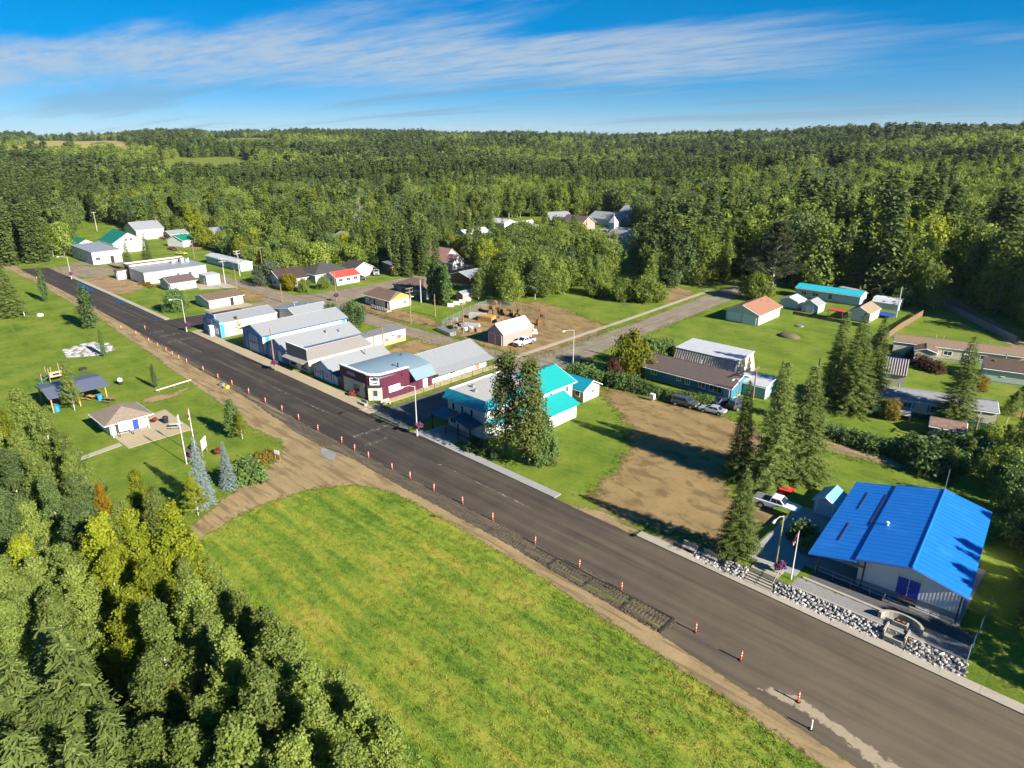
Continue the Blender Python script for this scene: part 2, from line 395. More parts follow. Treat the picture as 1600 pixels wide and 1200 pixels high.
MEADOW = [(14, 36), (14, 44)] + atp([(1290, 1200), (1150, 1105), (1000, 1003), (850, 905), (700, 815), (650, 786), (600, 765), (540, 757), (480, 766), (420, 785), (370, 808), (320, 838)]) + [(-78, 20), (-72, 8), (-40, 2), (14, 10)]
sheet('meadow', MEADOW, 0.004, mat_meadow(), 1.5, label='rough green and yellow hay meadow beside the main road')

# --- gravel and dirt
def mat_gravel(name, c, amp=0.5, tracks=None, dark=(0.5, 0.5, 0.5), soft=0.3, grassy=0.0, cs=0.9):
    n = NT(name); P = n.pos()
    a = n.noise(P, 0.22, 5, 0.65); b = n.noise(P, 3.0, 5, 0.7); g = n.noise(P, 22, 2)
    k = n.ma('ADD', n.ma('MULTIPLY', a, 0.5), n.ma('ADD', n.ma('MULTIPLY', b, 0.3), n.ma('MULTIPLY', g, 0.2)))
    col = n.mix(n.rng(k, 0.3, 0.7), tuple(x * 0.72 for x in c), tuple(x * 1.22 for x in c))
    if tracks:
        tr = n.noise(n.map(P, tracks[0], (0, 0, tracks[1])), 1.0, 4, 0.6, 0.4)
        col = n.mix(n.rng(tr, 0.48, 0.62, 0, 0.75), col, tuple(x * y for x, y in zip(c, dark)))
    if grassy:
        col = n.mix(n.rng(n.noise(P, 0.7, 6, 0.75), 0.62 - 0.1 * grassy, 0.72, 0, 0.8), col, (0.09, 0.13, 0.02))
    return n.end(n.cut(n.prin(col, 0.95, n.bump(n.ma('ADD', b, n.ma('MULTIPLY', g, 0.5)), 0.5, 0.06), 0, 0.1), amp, cs, soft))
M_TAN = mat_gravel('tan_gravel', (0.285, 0.208, 0.108), 0.7, ((0.12, 1.1, 1), 0.0))
M_DIRT = mat_gravel('brown_dirt', (0.248, 0.172, 0.078), 2.0, ((0.25, 0.5, 1), 0.5), soft=0.8, grassy=0.35, cs=0.4)
M_SAND = mat_gravel('sandy_dirt', (0.29, 0.20, 0.105), 0.9, ((0.5, 0.2, 1), 0.2))
M_STREET = mat_gravel('worn_street_surface', (0.225, 0.19, 0.14), 0.5, ((1.0, 0.12, 1), 0.0), (0.7, 0.7, 0.72), 0.15)
M_BACK = mat_gravel('worn_back_street_surface', (0.235, 0.19, 0.135), 0.5, ((0.12, 1.0, 1), 0.0), (0.7, 0.7, 0.72), 0.2)
M_DARKG = mat_gravel('dark_gravel', (0.10, 0.10, 0.105), 0.12, None, soft=0.05)
M_GREYG = mat_gravel('grey_gravel', (0.24, 0.235, 0.225), 0.12, None, soft=0.05)
def mat_dug():
    n = NT('dug_up_earth'); P = n.pos()
    a = n.noise(n.map(P, (0.25, 1.2, 1)), 1.0, 6, 0.7, 0.5); b = n.noise(P, 4.5, 6, 0.75); x = n.xyz(P)
    tread = n.ma('MULTIPLY', n.rng(n.ma('SINE', n.ma('MULTIPLY', x[0], 14.0)), -0.2, 0.6), n.rng(n.noise(n.map(P, (0.06, 1.6, 1)), 1.0, 2), 0.5, 0.58))
    k = n.ma('ADD', n.ma('MULTIPLY', a, 0.6), n.ma('MULTIPLY', b, 0.4))
    col = n.ramp(k, [(0.3, (0.045, 0.038, 0.030)), (0.5, (0.105, 0.086, 0.062)), (0.62, (0.165, 0.130, 0.085)), (0.75, (0.21, 0.165, 0.10))])
    h = n.ma('ADD', n.ma('MULTIPLY', a, 1.5), n.ma('ADD', b, n.ma('MULTIPLY', tread, 0.7)))
    return n.end(n.cut(n.prin(col, 0.95, n.bump(h, 0.9, 0.16), 0, 0.1), 0.3, 1.5, 0.12))
def mat_asphalt():
    n = NT('asphalt'); P = n.pos(); x = n.xyz(P)
    lane = n.noise(n.map(P, (0.035, 0.85, 1), (0, 0, -0.02)), 1.0, 4, 0.6, 0.2); a = n.noise(P, 0.2, 5, 0.65); g = n.noise(P, 18, 3, 0.7)
    # freshly milled dark surface far off, dustier towards the blue hall
    dust = n.rng(x[0], -85, 0, 0.08, 0.85, False)
    dust = n.ma('ADD', dust, n.ma('MULTIPLY', n.ma('SUBTRACT', lane, 0.5), 1.5)); dust = n.ma('ADD', dust, n.ma('MULTIPLY', n.ma('SUBTRACT', a, 0.5), 0.8), None, True)
    dust = n.ma('MINIMUM', n.ma('MAXIMUM', dust, 0.0), 1.0)
    base = n.mix(g, (0.024, 0.020, 0.018), (0.048, 0.040, 0.035))
    col = n.mix(dust, base, n.mix(g, (0.094, 0.073, 0.049), (0.150, 0.118, 0.079)))
    return n.end(n.cut(n.prin(col, 0.86, n.bump(n.ma('ADD', g, lane), 0.25, 0.03), 0, 0.25), 0.10, 2.5, 0.05))
M_ASPH = mat_asphalt()
# far kerb line and ragged near edge of the street
KERB = [(90, 61.6), (1, 61.7), (-15, 62.0), (-33, 62.3), (-51, 62.6), (-78, 63.1), (-97, 63.1), (-126, 63.5), (-167, 63.9), (-230, 64.6), (-292, 64.8)]
NEAR = [(-296, 57.0), (-243, 56.8), (-188, 55.4), (-147, 54.2), (-118, 53.3), (-94, 52.6), (-60, 52.5), (-39, 52.1), (-27.2, 51.8), (-26.6, 49.4), (-16.2, 48.1), (-7.5, 46.8), (20, 43.5), (90, 36)]
sheet('main_road', KERB + NEAR, 0.012, M_ASPH, 1.0, 0.4, label='wide dark milled asphalt main street')
sheet('road_shoulder', [(90, 36.5), (-7.5, 46.9), (-16.2, 48.2), (-26.6, 49.6), (-35, 50.4), (-48, 51.4), (-60, 51.8), (-80, 52.1), (-100, 53.6), (-118, 54.2), (-147, 55.2), (-188, 56.2), (-243, 57.0), (-300, 57.6), (-420, 66), (-420, 61), (-300, 53.5), (-265.7, 54.6), (-195.5, 52.8), (-152, 50.0), (-120.6, 47.8), (-103, 46.2), (-94.8, 47.0), (-92, 46.0), (-88.6, 43.2), (-85.9, 38.2), (-83.1, 32.2), (-80.4, 27.6), (-77.5, 22), (-70, 8), (-66, 10), (-74.9, 24.5), (-76.1, 26.5), (-77.5, 31.2), (-77.9, 35.9), (-77.1, 41.1), (-73.4, 46.9), (-67, 48.9), (-57, 49.0), (-40.5, 48.3), (-27.4, 47.1), (-17, 46.0), (-9.2, 45.1), (20, 41.5), (90, 33.5)],
      0.006, M_TAN, 1.0, label='tan gravel shoulder and driveway along the street')
def dugz(x, y): return 0.11 * np.sin(y * 7 + np.sin(x * 0.3)) * np.clip(np.sin(x * 0.05 + 2) + 0.6, 0, 1)
sheet('dug_up_strip', [(-26.4, 49.8), (-26.0, 52.0), (-39, 52.9), (-60, 52.9), (-80, 52.9), (-94, 52.9), (-118, 53.6), (-147, 54.4), (-175, 55.2), (-175, 54.6), (-147, 53.4), (-118, 52.2), (-95, 50.2), (-88, 50.2), (-80, 51.0), (-72, 50.6), (-60, 50.6), (-48, 50.5), (-35, 49.7)],
      0.02, mat_dug(), 0.5, 0.4, label='churned dark earth strip left by road works', zf=lambda x, y: 0.03 + dugz(x, y))
sheet('cross_street', [(-82.5, 63), (-84.5, 66), (-84.5, 97), (-80, 100), (-76, 105.5), (-84, 107), (-85.5, 125), (-86.5, 160), (-88, 195), (-86, 208), (-84, 222), (-96, 222), (-96, 195), (-93.8, 150), (-93.5, 112), (-95, 106), (-97, 104), (-97, 98.5), (-93, 95), (-93, 67), (-95, 63.5)], 0.008, M_STREET, 1.0, label='worn pale cross street running past the playing field')
sheet('back_street', [(-93, 98.6), (-126, 98.3), (-160, 97.6), (-168, 96), (-172, 66), (-174, 63.8), (-183, 64), (-184, 70), (-185, 92), (-190, 96.3), (-215, 97), (-245, 95), (-276, 85), (-292, 72), (-298, 74), (-282, 92), (-260, 99), (-220, 102), (-186, 102.4), (-183, 108), (-182, 130), (-186, 160), (-194, 200), (-188, 205), (-178, 165), (-171, 135), (-169, 112), (-166, 106), (-150, 104.2), (-110, 104.4), (-93, 105.2)], 0.0095, M_BACK, 1.0, label='pale gravel back street bending through the village')
sheet('side_street_apron', [(-171.5, 63.6), (-171.5, 80), (-183, 84), (-184, 63.8)], 0.013, M_ASPH, 1.0, 0.4, label='dark asphalt mouth of the side street by the blue store')
M_OLD = mat_gravel('old_asphalt', (0.115, 0.115, 0.115), 0.2, ((1.0, 0.12, 1), 0.0), (0.75, 0.75, 0.75), 0.1)
sheet('side_street', [(-83.8, 63.2), (-83.8, 95), (-93.2, 95), (-93.2, 63.2)], 0.012, M_OLD, 1.0, 0.4, label='grey asphalt side street between maroon shop and teal roofed inn')
sheet('parking_lot', [(-76, 101), (-68, 99.5)] + atp([(950, 605), (1030, 628), (1130, 652), (1185, 668), (1200, 700), (1130, 745), (1135, 775), (1190, 790), (1240, 800), (1262, 822), (1200, 870), (1170, 850), (1060, 838), (985, 815), (935, 795), (925, 780), (940, 755), (965, 735), (985, 700), (988, 670), (965, 640), (935, 615)]), 0.007, M_DIRT, 1.0, label='brown dirt parking lot beside the inn')
sheet('hall_driveway', atp([(862, 775), (900, 790), (940, 800), (1010, 835), (1100, 850), (1180, 870), (1160, 885), (1060, 862), (1010, 845), (930, 812), (870, 785)]), 0.0085, M_TAN, 1.0, label='gravelly verge between road and dirt lot')
sheet('sandy_lot', atp([(118, 437), (182, 430), (212, 440), (228, 449), (205, 458), (168, 460), (140, 447)]), 0.006, M_SAND, 1.0, label='bare sandy lot beside the white flat roofed building')
sheet('side_street_verge', atp([(62, 420), (112, 415), (180, 419), (200, 423), (160, 432), (112, 434)]), 0.007, M_BACK, 1.0, label='gravel side lane beside the green roofed shop')
sheet('dirt_yard', atp([(690, 515), (728, 490), (745, 475), (790, 470), (845, 472), (880, 480), (910, 495), (945, 508), (935, 523), (880, 545), (830, 560), (800, 553), (770, 545), (725, 530)]), 0.005, M_DIRT, 1.0, label='bare brown yard around the pink shed')
sheet('container_yard', atp([(540, 560), (600, 548), (632, 535), (655, 528), (700, 540), (760, 560), (745, 585), (690, 560), (640, 565), (590, 570)]), 0.005, M_DIRT, 1.0, label='dirt yard around the white storage trailers')
sheet('corner_dirt', atp([(372, 452), (380, 470), (440, 475), (452, 468), (400, 452)]), 0.0065, M_DIRT, 1.0, label='bare dirt corner beside the washroom building')
sheet('bungalow_forecourt', atp([(560, 470), (570, 490), (640, 505), (690, 512), (680, 500), (630, 485), (590, 476)]), 0.005, M_DIRT, 1.0, label='dirt forecourt before the tan bungalow')
sheet('church_lot', atp([(1030, 455), (1060, 450), (1085, 455), (1075, 470), (1035, 472)]), 0.005, M_DIRT, 1.0, label='bare earth patch beside the big shrubs')
sheet('alley', atp([(1268, 683), (1340, 700), (1450, 728), (1440, 740), (1340, 715), (1268, 698)]), 0.006, M_TAN, 1.0, label='gravel alley behind the spruces')
sheet('forest_lane', atp([(1462, 455), (1500, 470), (1560, 505), (1640, 555), (1640, 585), (1560, 527), (1490, 485), (1466, 466)]), 0.006, M_TAN, 1.0, label='narrow gravel lane along the fence at the wood')
sheet('shop_yard', atp([(270, 385), (330, 390), (350, 388), (345, 372), (300, 370), (262, 375)]), 0.005, M_DIRT, 1.0, label='dirt yard before the metal workshop')
sheet('playing_field', atp([(845, 470), (870, 456), (1020, 470), (1060, 482), (1020, 497), (950, 515), (905, 492)]), 0.0042, None or bpy.data.materials.get('grass_ground'), 1.0, label='mown green playing field beside the dirt yard')

# --- far clearings among the woods
def mat_field(name, c):
    n = NT(name); P = n.pos(); col = n.mix(n.noise(P, 0.03, 5, 0.6), tuple(x * 0.8 for x in c), tuple(x * 1.2 for x in c))
    return n.end(n.prin(col, 0.95, None, 0, 0.05))
CLEAR = []
def far_field(pts, mat, label):
    P = [att(*p) for p in pts]; CLEAR.append(P)
    sheet('far_field', P, 0.4, mat, 25, 5, drape=True, label=label)
M_HAY = mat_field('far_hay', (0.30, 0.25, 0.08)); M_PAST = mat_field('far_pasture', (0.14, 0.17, 0.03))
far_field([(3, 249), (24, 229), (60, 220), (192, 221), (208, 231), (198, 249), (90, 252)], M_HAY, 'pale yellow hayfield far off at the left skyline')
far_field([(190, 276), (200, 262), (270, 249), (370, 246), (400, 252), (390, 272), (300, 280)], M_PAST, 'pale green pasture in the far forest')
far_field([(280, 229), (300, 218), (340, 215), (420, 216), (420, 228), (340, 231)], M_PAST, 'thin green clearing under the skyline')
far_field([(680, 234), (690, 224), (740, 220), (810, 220), (815, 232), (740, 236)], M_PAST, 'thin far clearing with farm sheds')

# ------------------------------------------------------------------ sidewalks of cast slabs, with kerb
def mat_conc(name, c, dirt=0.25):
    n = NT(name); P = n.pos()
    k = n.noise(P, 1.1, 6, 0.7); g = n.noise(P, 25, 2)
    col = n.mix(k, tuple(x * 0.78 for x in c), tuple(x * 1.12 for x in c)); col = n.mix(n.rng(n.noise(P, 0.5, 5, 0.7), 0.52, 0.72, 0, dirt), col, (0.17, 0.145, 0.11))
    col = n.mix(n.ma('MULTIPLY', n.rnd(), 0.22), col, (0.2, 0.18, 0.15))
    return n.end(n.prin(col, 0.9, n.bump(g, 0.2, 0.02), 0, 0.2))
M_CONC = mat_conc('concrete', (0.37, 0.33, 0.265)); M_CONC2 = mat_conc('store_walk_concrete', (0.38, 0.31, 0.20)); M_CONC3 = mat_conc('grey_concrete', (0.30, 0.30, 0.295))
def walk(label, pts, wdt, slab, mat, top=0.13):
    """pts: road-side edge of the walk, slabs lie towards +Y"""
    base = MB(); parent = None
    P = [Vector((*p, 0)) for p in pts]
    bp = [(p.x, p.y + 0.02) for p in P] + [(p.x, p.y + wdt - 0.02) for p in reversed(P)]
    base.prism(bp, -0.05, top - 0.03); parent = base.build('sidewalk', M_CONC3, kind='structure', label=label)
    for a, b in zip(P[:-1], P[1:]):
        L = (b - a).length; k = max(1, round(L / slab)); d = (b - a) / k
        m = MB(); g = 0.012; u = d.normalized() * g
        q0 = u; q1 = d - u
        m.add([(q0.x, q0.y, -0.1), (q1.x, q1.y, -0.1), (q1.x, q1.y + wdt, -0.1), (q0.x, q0.y + wdt, -0.1), (q0.x, q0.y, 0), (q1.x, q1.y, 0), (q1.x, q1.y + wdt, 0), (q0.x, q0.y + wdt, 0)],
              [(0,1,2,3),(4,7,6,5),(0,4,5,1),(1,5,6,2),(2,6,7,3),(3,7,4,0)])
        me = m.mesh('slab', mat)
        for i in range(k):
            o = link('slab', me, parent, loc=(a.x + d.x * i, a.y + d.y * i, top + random.uniform(-0.006, 0.006)))
walk('narrow pale concrete sidewalk below the rock bank and blue hall', [(40, 61.62), (1, 61.72), (-15, 62.02), (-33, 62.32), (-38, 62.4)], 1.25, 3.0, M_CONC)
walk('concrete sidewalk before the teal roofed inn', [(-51, 62.62), (-66, 62.92), (-81.5, 63.2)], 1.4, 2.6, M_CONC3)
walk('wide yellowish concrete sidewalk before the row of shops', [(-95.5, 63.12), (-126, 63.52), (-168.5, 63.95)], 2.6, 3.0, M_CONC2)
walk('sidewalk beside the grassy corner lot far down the street', [(-185, 64.2), (-230, 64.65), (-268, 64.8)], 1.3, 4.0, M_CONC)
def flat(name, poly, z0, z1, mat, label, parent=None): return MB().prism(poly[::1], z0, z1).build(name, mat, parent, kind='structure', label=label)
def ccw(p):
    a = sum(p[i][0] * p[(i + 1) % len(p)][1] - p[(i + 1) % len(p)][0] * p[i][1] for i in range(len(p))); return p if a > 0 else p[::-1]
flat('side_walkway', ccw([(-96.4, 66.2), (-94.9, 66.2), (-94.6, 98), (-96.2, 98)]), -0.05, 0.08, M_CONC2, 'concrete walkway along the side of the maroon shop')
flat('corner_pad', ccw([(-96.3, 62.9), (-93.6, 63.0), (-92.9, 66.2), (-96.4, 66.4)]), -0.05, 0.06, M_CONC2, 'concrete street corner before the maroon shop')
flat('field_walkway', ccw([(-97.2, 104), (-95.9, 104), (-96.4, 150), (-97.6, 194), (-98.9, 194), (-97.7, 150)]), -0.05, 0.05, M_CONC, 'long thin concrete path along the cross street')
flat('inn_plaza', ccw([(-80.6, 64.5), (-73.4, 64.4), (-73.6, 69.0), (-80.0, 69.0)]), -0.05, 0.10, M_CONC3, 'concrete forecourt of the teal roofed inn')
flat('kiosk_pad', ccw(atp([(258, 640), (301, 671), (201, 701), (163, 672)])), -0.05, 0.06, M_CONC2, 'tan concrete pad around the park kiosk')
flat('park_path', ccw(atp([(105, 722), (186, 692), (191, 696), (108, 726)])), -0.05, 0.05, M_CONC, 'thin concrete path leading to the park kiosk')
flat('washroom_pad', ccw([(-188, 75.8), (-183.5, 75.8), (-183.5, 88), (-187.5, 88)]), -0.05, 0.06, M_CONC2, 'concrete apron beside the washroom building')
flat('box_pad', ccw(atp([(312, 452), (372, 449), (345, 440), (300, 446)])), -0.05, 0.08, M_CONC, 'concrete pad under the cream utility shed')
# wet patches by the far kerb reflecting the sky
n = NT('puddle_water'); M_PUD = n.end(n.cut(n.prin((0.02, 0.022, 0.025), 0.04, None, 0, 0.9), 0.25, 1.0, 0.06))
for i, pl in enumerate([[(112, 437), (125, 442), (152, 455), (135, 454), (122, 446)], [(176, 467), (196, 475), (186, 476), (178, 471)], [(238, 496), (250, 499), (244, 502)]]):
    sheet('puddle', atp(pl), 0.018, M_PUD, 0.7, 0.5, label=['long', 'middle', 'small'][i] + ' wet patch along the far kerb of the street')
# worn paint on the asphalt
n = NT('worn_road_paint'); P = n.pos()
M_PAINT = n.end(n.mixs(n.ma('MULTIPLY', n.rng(n.noise(n.map(P, (1, 2.2, 1)), 1.3, 6, 0.75), 0.50, 0.62), 0.55), n.n('ShaderNodeBsdfTransparent').outputs[0], n.prin((0.40, 0.37, 0.32), 0.9)))
def paint(poly, label): MB().add([(x, y, 0.022) for x, y in ccw(poly)], [tuple(range(len(poly)))]).build('road_marking', M_PAINT, kind='structure', label=label)
for x0, x1, y in [(-70, -52, 58.6), (-118, -98, 58.3), (-142, -122, 58.2), (-166, -150, 58.6), (-215, -190, 60.2)]:
    paint([(x0, y - 0.18), (x1, y - 0.22), (x1, y + 0.18), (x0, y + 0.22)], 'worn white centre line on the dark asphalt')
for x, y0, y1, wd in [(-87.5, 55.5, 62.5, 1.0), (-83.5, 55, 59, .8), (-164, 56.5, 62.5, 1.3), (-170, 57, 62, 1.2), (-186, 57, 63.5, 0.6), (-175, 56.6, 60, 1.4)]:
    paint([(x, y0), (x + wd, y0), (x + wd, y1), (x, y1)], 'worn crossing stripe across the dark asphalt')
n = NT('road_sand'); M_RSAND = n.end(n.cut(n.prin(n.mix(n.noise(n.pos(), 2.0, 6, 0.7), (0.22, 0.18, 0.12), (0.36, 0.30, 0.21)), 0.95), 0.5, 1.2, 0.15))
sheet('spilled_sand', [(-16.5, 49.3), (-15.8, 50.1), (-13.2, 50.7), (-10, 50.1), (-6, 49.2), (10, 47.0), (10, 45.8), (-6.5, 47.9), (-10, 49.0), (-13, 49.6)], 0.019, M_RSAND, 0.5, 0.5, label='sand spilled on the near edge of the road')
sheet('crushed_gravel', [(-87.8, 50.1), (-84.2, 50.4), (-82.2, 48.9), (-83, 48.2), (-86, 48.7)], 0.03, M_GREYG, 0.5, 0.5, label='pale crushed stone beside the dug up strip')
# tread ridges and cut joints pressed into the dug up strip
trk = MB()
for x0, x1, y0, sl_ in ((-45, -27, 50.35, .055), (-45, -27, 51.55, .03), (-62, -46, 51.2, .02)):
    for x in np.arange(x0, x1, .34):
        y = y0 - (x - x0) * sl_; trk.box(x, x + .17, y, y + .62, .02, .10 + .03 * math.sin(x * 3))
trk.build('track_ridges', bpy.data.materials['dug_up_earth'], None, kind='stuff', label='rows of crawler track ridges in the dug up strip')
CUTM = plain('dark_cut_earth', (.035, .03, .026), .95)
for i, x in enumerate((-26.7, -31.5, -36.6, -41.8)): MB().box(x - .14, x + .14, 49.5 + (-26.7 - x) * .06, 52.2, .012, .115).build('trench_joint', CUTM, None, kind='structure', label='dark cut joint across the dug up strip')
MB().box(-45, -26.6, 52.15, 52.32, .012, .13).build('trench_lip', CUTM, None, kind='structure', label='dark lip between asphalt and dug up strip')
# ------------------------------------------------------------------ building kit
W_WHITE = siding('white_siding', (0.58, 0.575, 0.55), 0.2); W_CREAM = siding('cream_siding', (0.60, 0.55, 0.42), 0.2)
W_BLUE = siding('blue_siding', (0.13, 0.24, 0.42), 0.22); W_TEAL = siding('teal_siding', (0.035, 0.20, 0.27), 0.2)
W_GREYB = siding('pale_blue_siding', (0.42, 0.50, 0.55), 0.2); W_GREY = siding('grey_siding', (0.22, 0.23, 0.23), 0.2); W_DGREY = siding('slate_siding', (0.11, 0.13, 0.15), 0.2)
W_PURP = siding('maroon_siding', (0.088, 0.018, 0.040), 0.25, 'X', 0.55, 0.15); W_PINK = siding('pink_siding', (0.42, 0.26, 0.23), 0.18); W_TAN = siding('tan_siding', (0.42, 0.36, 0.25), 0.2)
W_HALL = siding('smooth_white_metal', (0.72, 0.72, 0.71), 0.3, 'X', 0.5, 0.08, 0.15); W_METAL = siding('white_ribbed_metal', (0.58, 0.575, 0.55), 0.3, 'X', 0.45, 0.15); W_BROWN = siding('brown_siding', (0.17, 0.10, 0.06), 0.2)
R_GREY = metalroof('grey_metal_roof', (0.255, 0.265, 0.275)); R_GREYX = metalroof('grey_metal_roof_across', (0.255, 0.265, 0.275), 'Y')
R_BROWNG = metalroof('weathered_metal_roof', (0.30, 0.28, 0.25), 'Y', 0.7); R_TEAL = metalroof('teal_metal_roof', (0.012, 0.30, 0.29), 'Y', 0.4, 0.4, 0.05)
R_TEALX = metalroof('teal_metal_roof_front', (0.010, 0.24, 0.33), 'X', 0.4, 0.4, 0.05); R_BLUE = metalroof('blue_metal_roof', (0.014, 0.165, 0.56), 'Y', 0.3, 0.30, 0.45, (0.06, 0.27, 0.68))  # blue roof: pale patches are fading plus sky highlights painted into the colour
R_LBLUE = metalroof('light_blue_metal_roof', (0.17, 0.44, 0.58), 'Y', 0.35, 0.35, 0.12); R_WHITE = metalroof('white_metal_roof', (0.46, 0.47, 0.48), 'X'); R_PALEB = metalroof('pale_blue_bowed_roof', (0.18, 0.255, 0.30), 'Y', 0.6, 0.45, 0.2)
R_GREEN = metalroof('green_metal_roof', (0.010, 0.17, 0.10), 'X'); R_RED = metalroof('red_metal_roof', (0.50, 0.07, 0.045), 'X'); R_TQ = metalroof('turquoise_roof', (0.02, 0.40, 0.50), 'X')
S_BROWN = shingle('brown_shingles', (0.145, 0.095, 0.070)); S_DARK = shingle('dark_shingles', (0.055, 0.052, 0.052)); S_TAUPE = shingle('taupe_shingles', (0.105, 0.078, 0.072), 0.18); S_RED = shingle('reddish_shingles', (0.27, 0.135, 0.085), 0.18)
S_GREY = shingle('grey_shingles', (0.235, 0.24, 0.26), 0.2); S_KIOSK = shingle('kiosk_shingles', (0.20, 0.16, 0.125), 0.25); S_PINK = shingle('pinkish_shingles', (0.30, 0.16, 0.14), 0.2)
TRIM = plain('white_trim', (0.72, 0.72, 0.71), 0.5, 0.06); BLUET = plain('blue_trim', (0.04, 0.11, 0.36), 0.5); TEALT = plain('teal_trim', (0.03, 0.30, 0.36), 0.5); DARKT = plain('dark_trim', (0.04, 0.035, 0.035), 0.6)
FND = plain('foundation_concrete', (0.30, 0.30, 0.29), 0.9, 0.2, 1.5, 0.2); GLASS = glassm(); DOORW = plain('white_door', (0.68, 0.68, 0.66), 0.5, 0.05); DOORB = plain('blue_door', (0.025, 0.06, 0.40), 0.45, 0.1); DOORG = plain('grey_garage_door', (0.33, 0.37, 0.40), 0.5, 0.05)
WOOD = plain('weathered_wood', (0.24, 0.16, 0.09), 0.85, 0.3, 3.0, 0.3); WOODL = plain('honey_wood', (0.42, 0.25, 0.085), 0.8, 0.2, 3.0); STEEL = plain('galvanised_steel', (0.40, 0.41, 0.42), 0.4, 0.1, 2.0, 0, 30, 0.6, 0.5); BLACKM = plain('black_metal', (0.02, 0.02, 0.022), 0.5)
ORANGEW = plain('ochre_gable', (0.55, 0.30, 0.06), 0.8); FLATR = shingle('flat_roof_gravel', (0.36, 0.35, 0.33), 0.12); BROWNR = shingle('rusty_flat_roof', (0.16, 0.085, 0.045), 0.3)

def wrect(m, hx, hy, side, u, z, w, h, d0, d1):
    """box on a wall: u along the wall, z its bottom, standing from d0 to d1 outside the wall face"""
    if side == '-Y': m.box(u - w / 2, u + w / 2, -hy - d1, -hy - d0, z, z + h)
    elif side == '+Y': m.box(u - w / 2, u + w / 2, hy + d0, hy + d1, z, z + h)
    elif side == '+X': m.box(hx + d0, hx + d1, u - w / 2, u + w / 2, z, z + h)
    else: m.box(-hx - d1, -hx - d0, u - w / 2, u + w / 2, z, z + h)
def window(root, hx, hy, side, u, z, w, h, frame=None, shutters=None, mull=1):
    t = 0.09; m = MB()
    for (du, dz, ww, hh) in ((0, 0, w, t), (0, h - t, w, t), (-w / 2 + t / 2, t, t, h - 2 * t), (w / 2 - t / 2, t, t, h - 2 * t)): wrect(m, hx, hy, side, u + du, z + dz, ww, hh, -0.02, 0.07)
    for k in range(mull): wrect(m, hx, hy, side, u - w / 2 + w * (k + 1) / (mull + 1), z + t, 0.05, h - 2 * t, -0.02, 0.05)
    wrect(m, hx, hy, side, u, z - 0.05, w + 0.12, 0.05, -0.02, 0.11)
    o = m.build('window', frame or TRIM, root)
    wrect(m := MB(), hx, hy, side, u, z + t, w - 2 * t, h - 2 * t, -0.015, 0.02); m.build('pane', GLASS, o)
    if shutters:
        for s in (-1, 1):
            wrect(m := MB(), hx, hy, side, u + s * (w / 2 + 0.22), z, 0.36, h, 0.0, 0.05); m.build('shutter', shutters, root)
def door(root, hx, hy, side, u, z, w, h, mat=None, panes=False, panels=0):
    m = MB(); wrect(m, hx, hy, side, u - w / 2 - 0.05, z, 0.1, h + 0.1, -0.02, 0.09); wrect(m, hx, hy, side, u + w / 2 + 0.05, z, 0.1, h + 0.1, -0.02, 0.09); wrect(m, hx, hy, side, u, z + h, w, 0.1, -0.02, 0.09)
    fr = m.build('door_frame', TRIM, root)
    m = MB(); wrect(m, hx, hy, side, u, z, w, h, -0.02, 0.05)
    for k in range(panels): wrect(m, hx, hy, side, u, z + 0.06 + k * h / panels, w - 0.1, h / panels - 0.09, 0.05, 0.075)
    d = m.build('door', mat or DOORW, root)
    m = MB(); wrect(m, hx, hy, side, u + w * 0.36, z + 0.95, 0.12, 0.06, 0.05, 0.12); m.build('handle', STEEL, d)
    if panes:
        for k in range(panes):
            m = MB(); wrect(m, hx, hy, side, u - w / 2 + w * (k + 0.5) / panes, z + h * 0.52, w / panes * 0.55, h * 0.14, 0.076, 0.09); m.build('pane', GLASS, d)
def vents(root, pts, mat=None):
    for (x, y, z, r, h) in pts: MB().tube([(x, y, z - 0.3), (x, y, z + h)], r, 8).tube([(x, y, z + h), (x, y, z + h + 0.06)], r * 1.5, 8).build('vent_pipe', mat or STEEL, root)
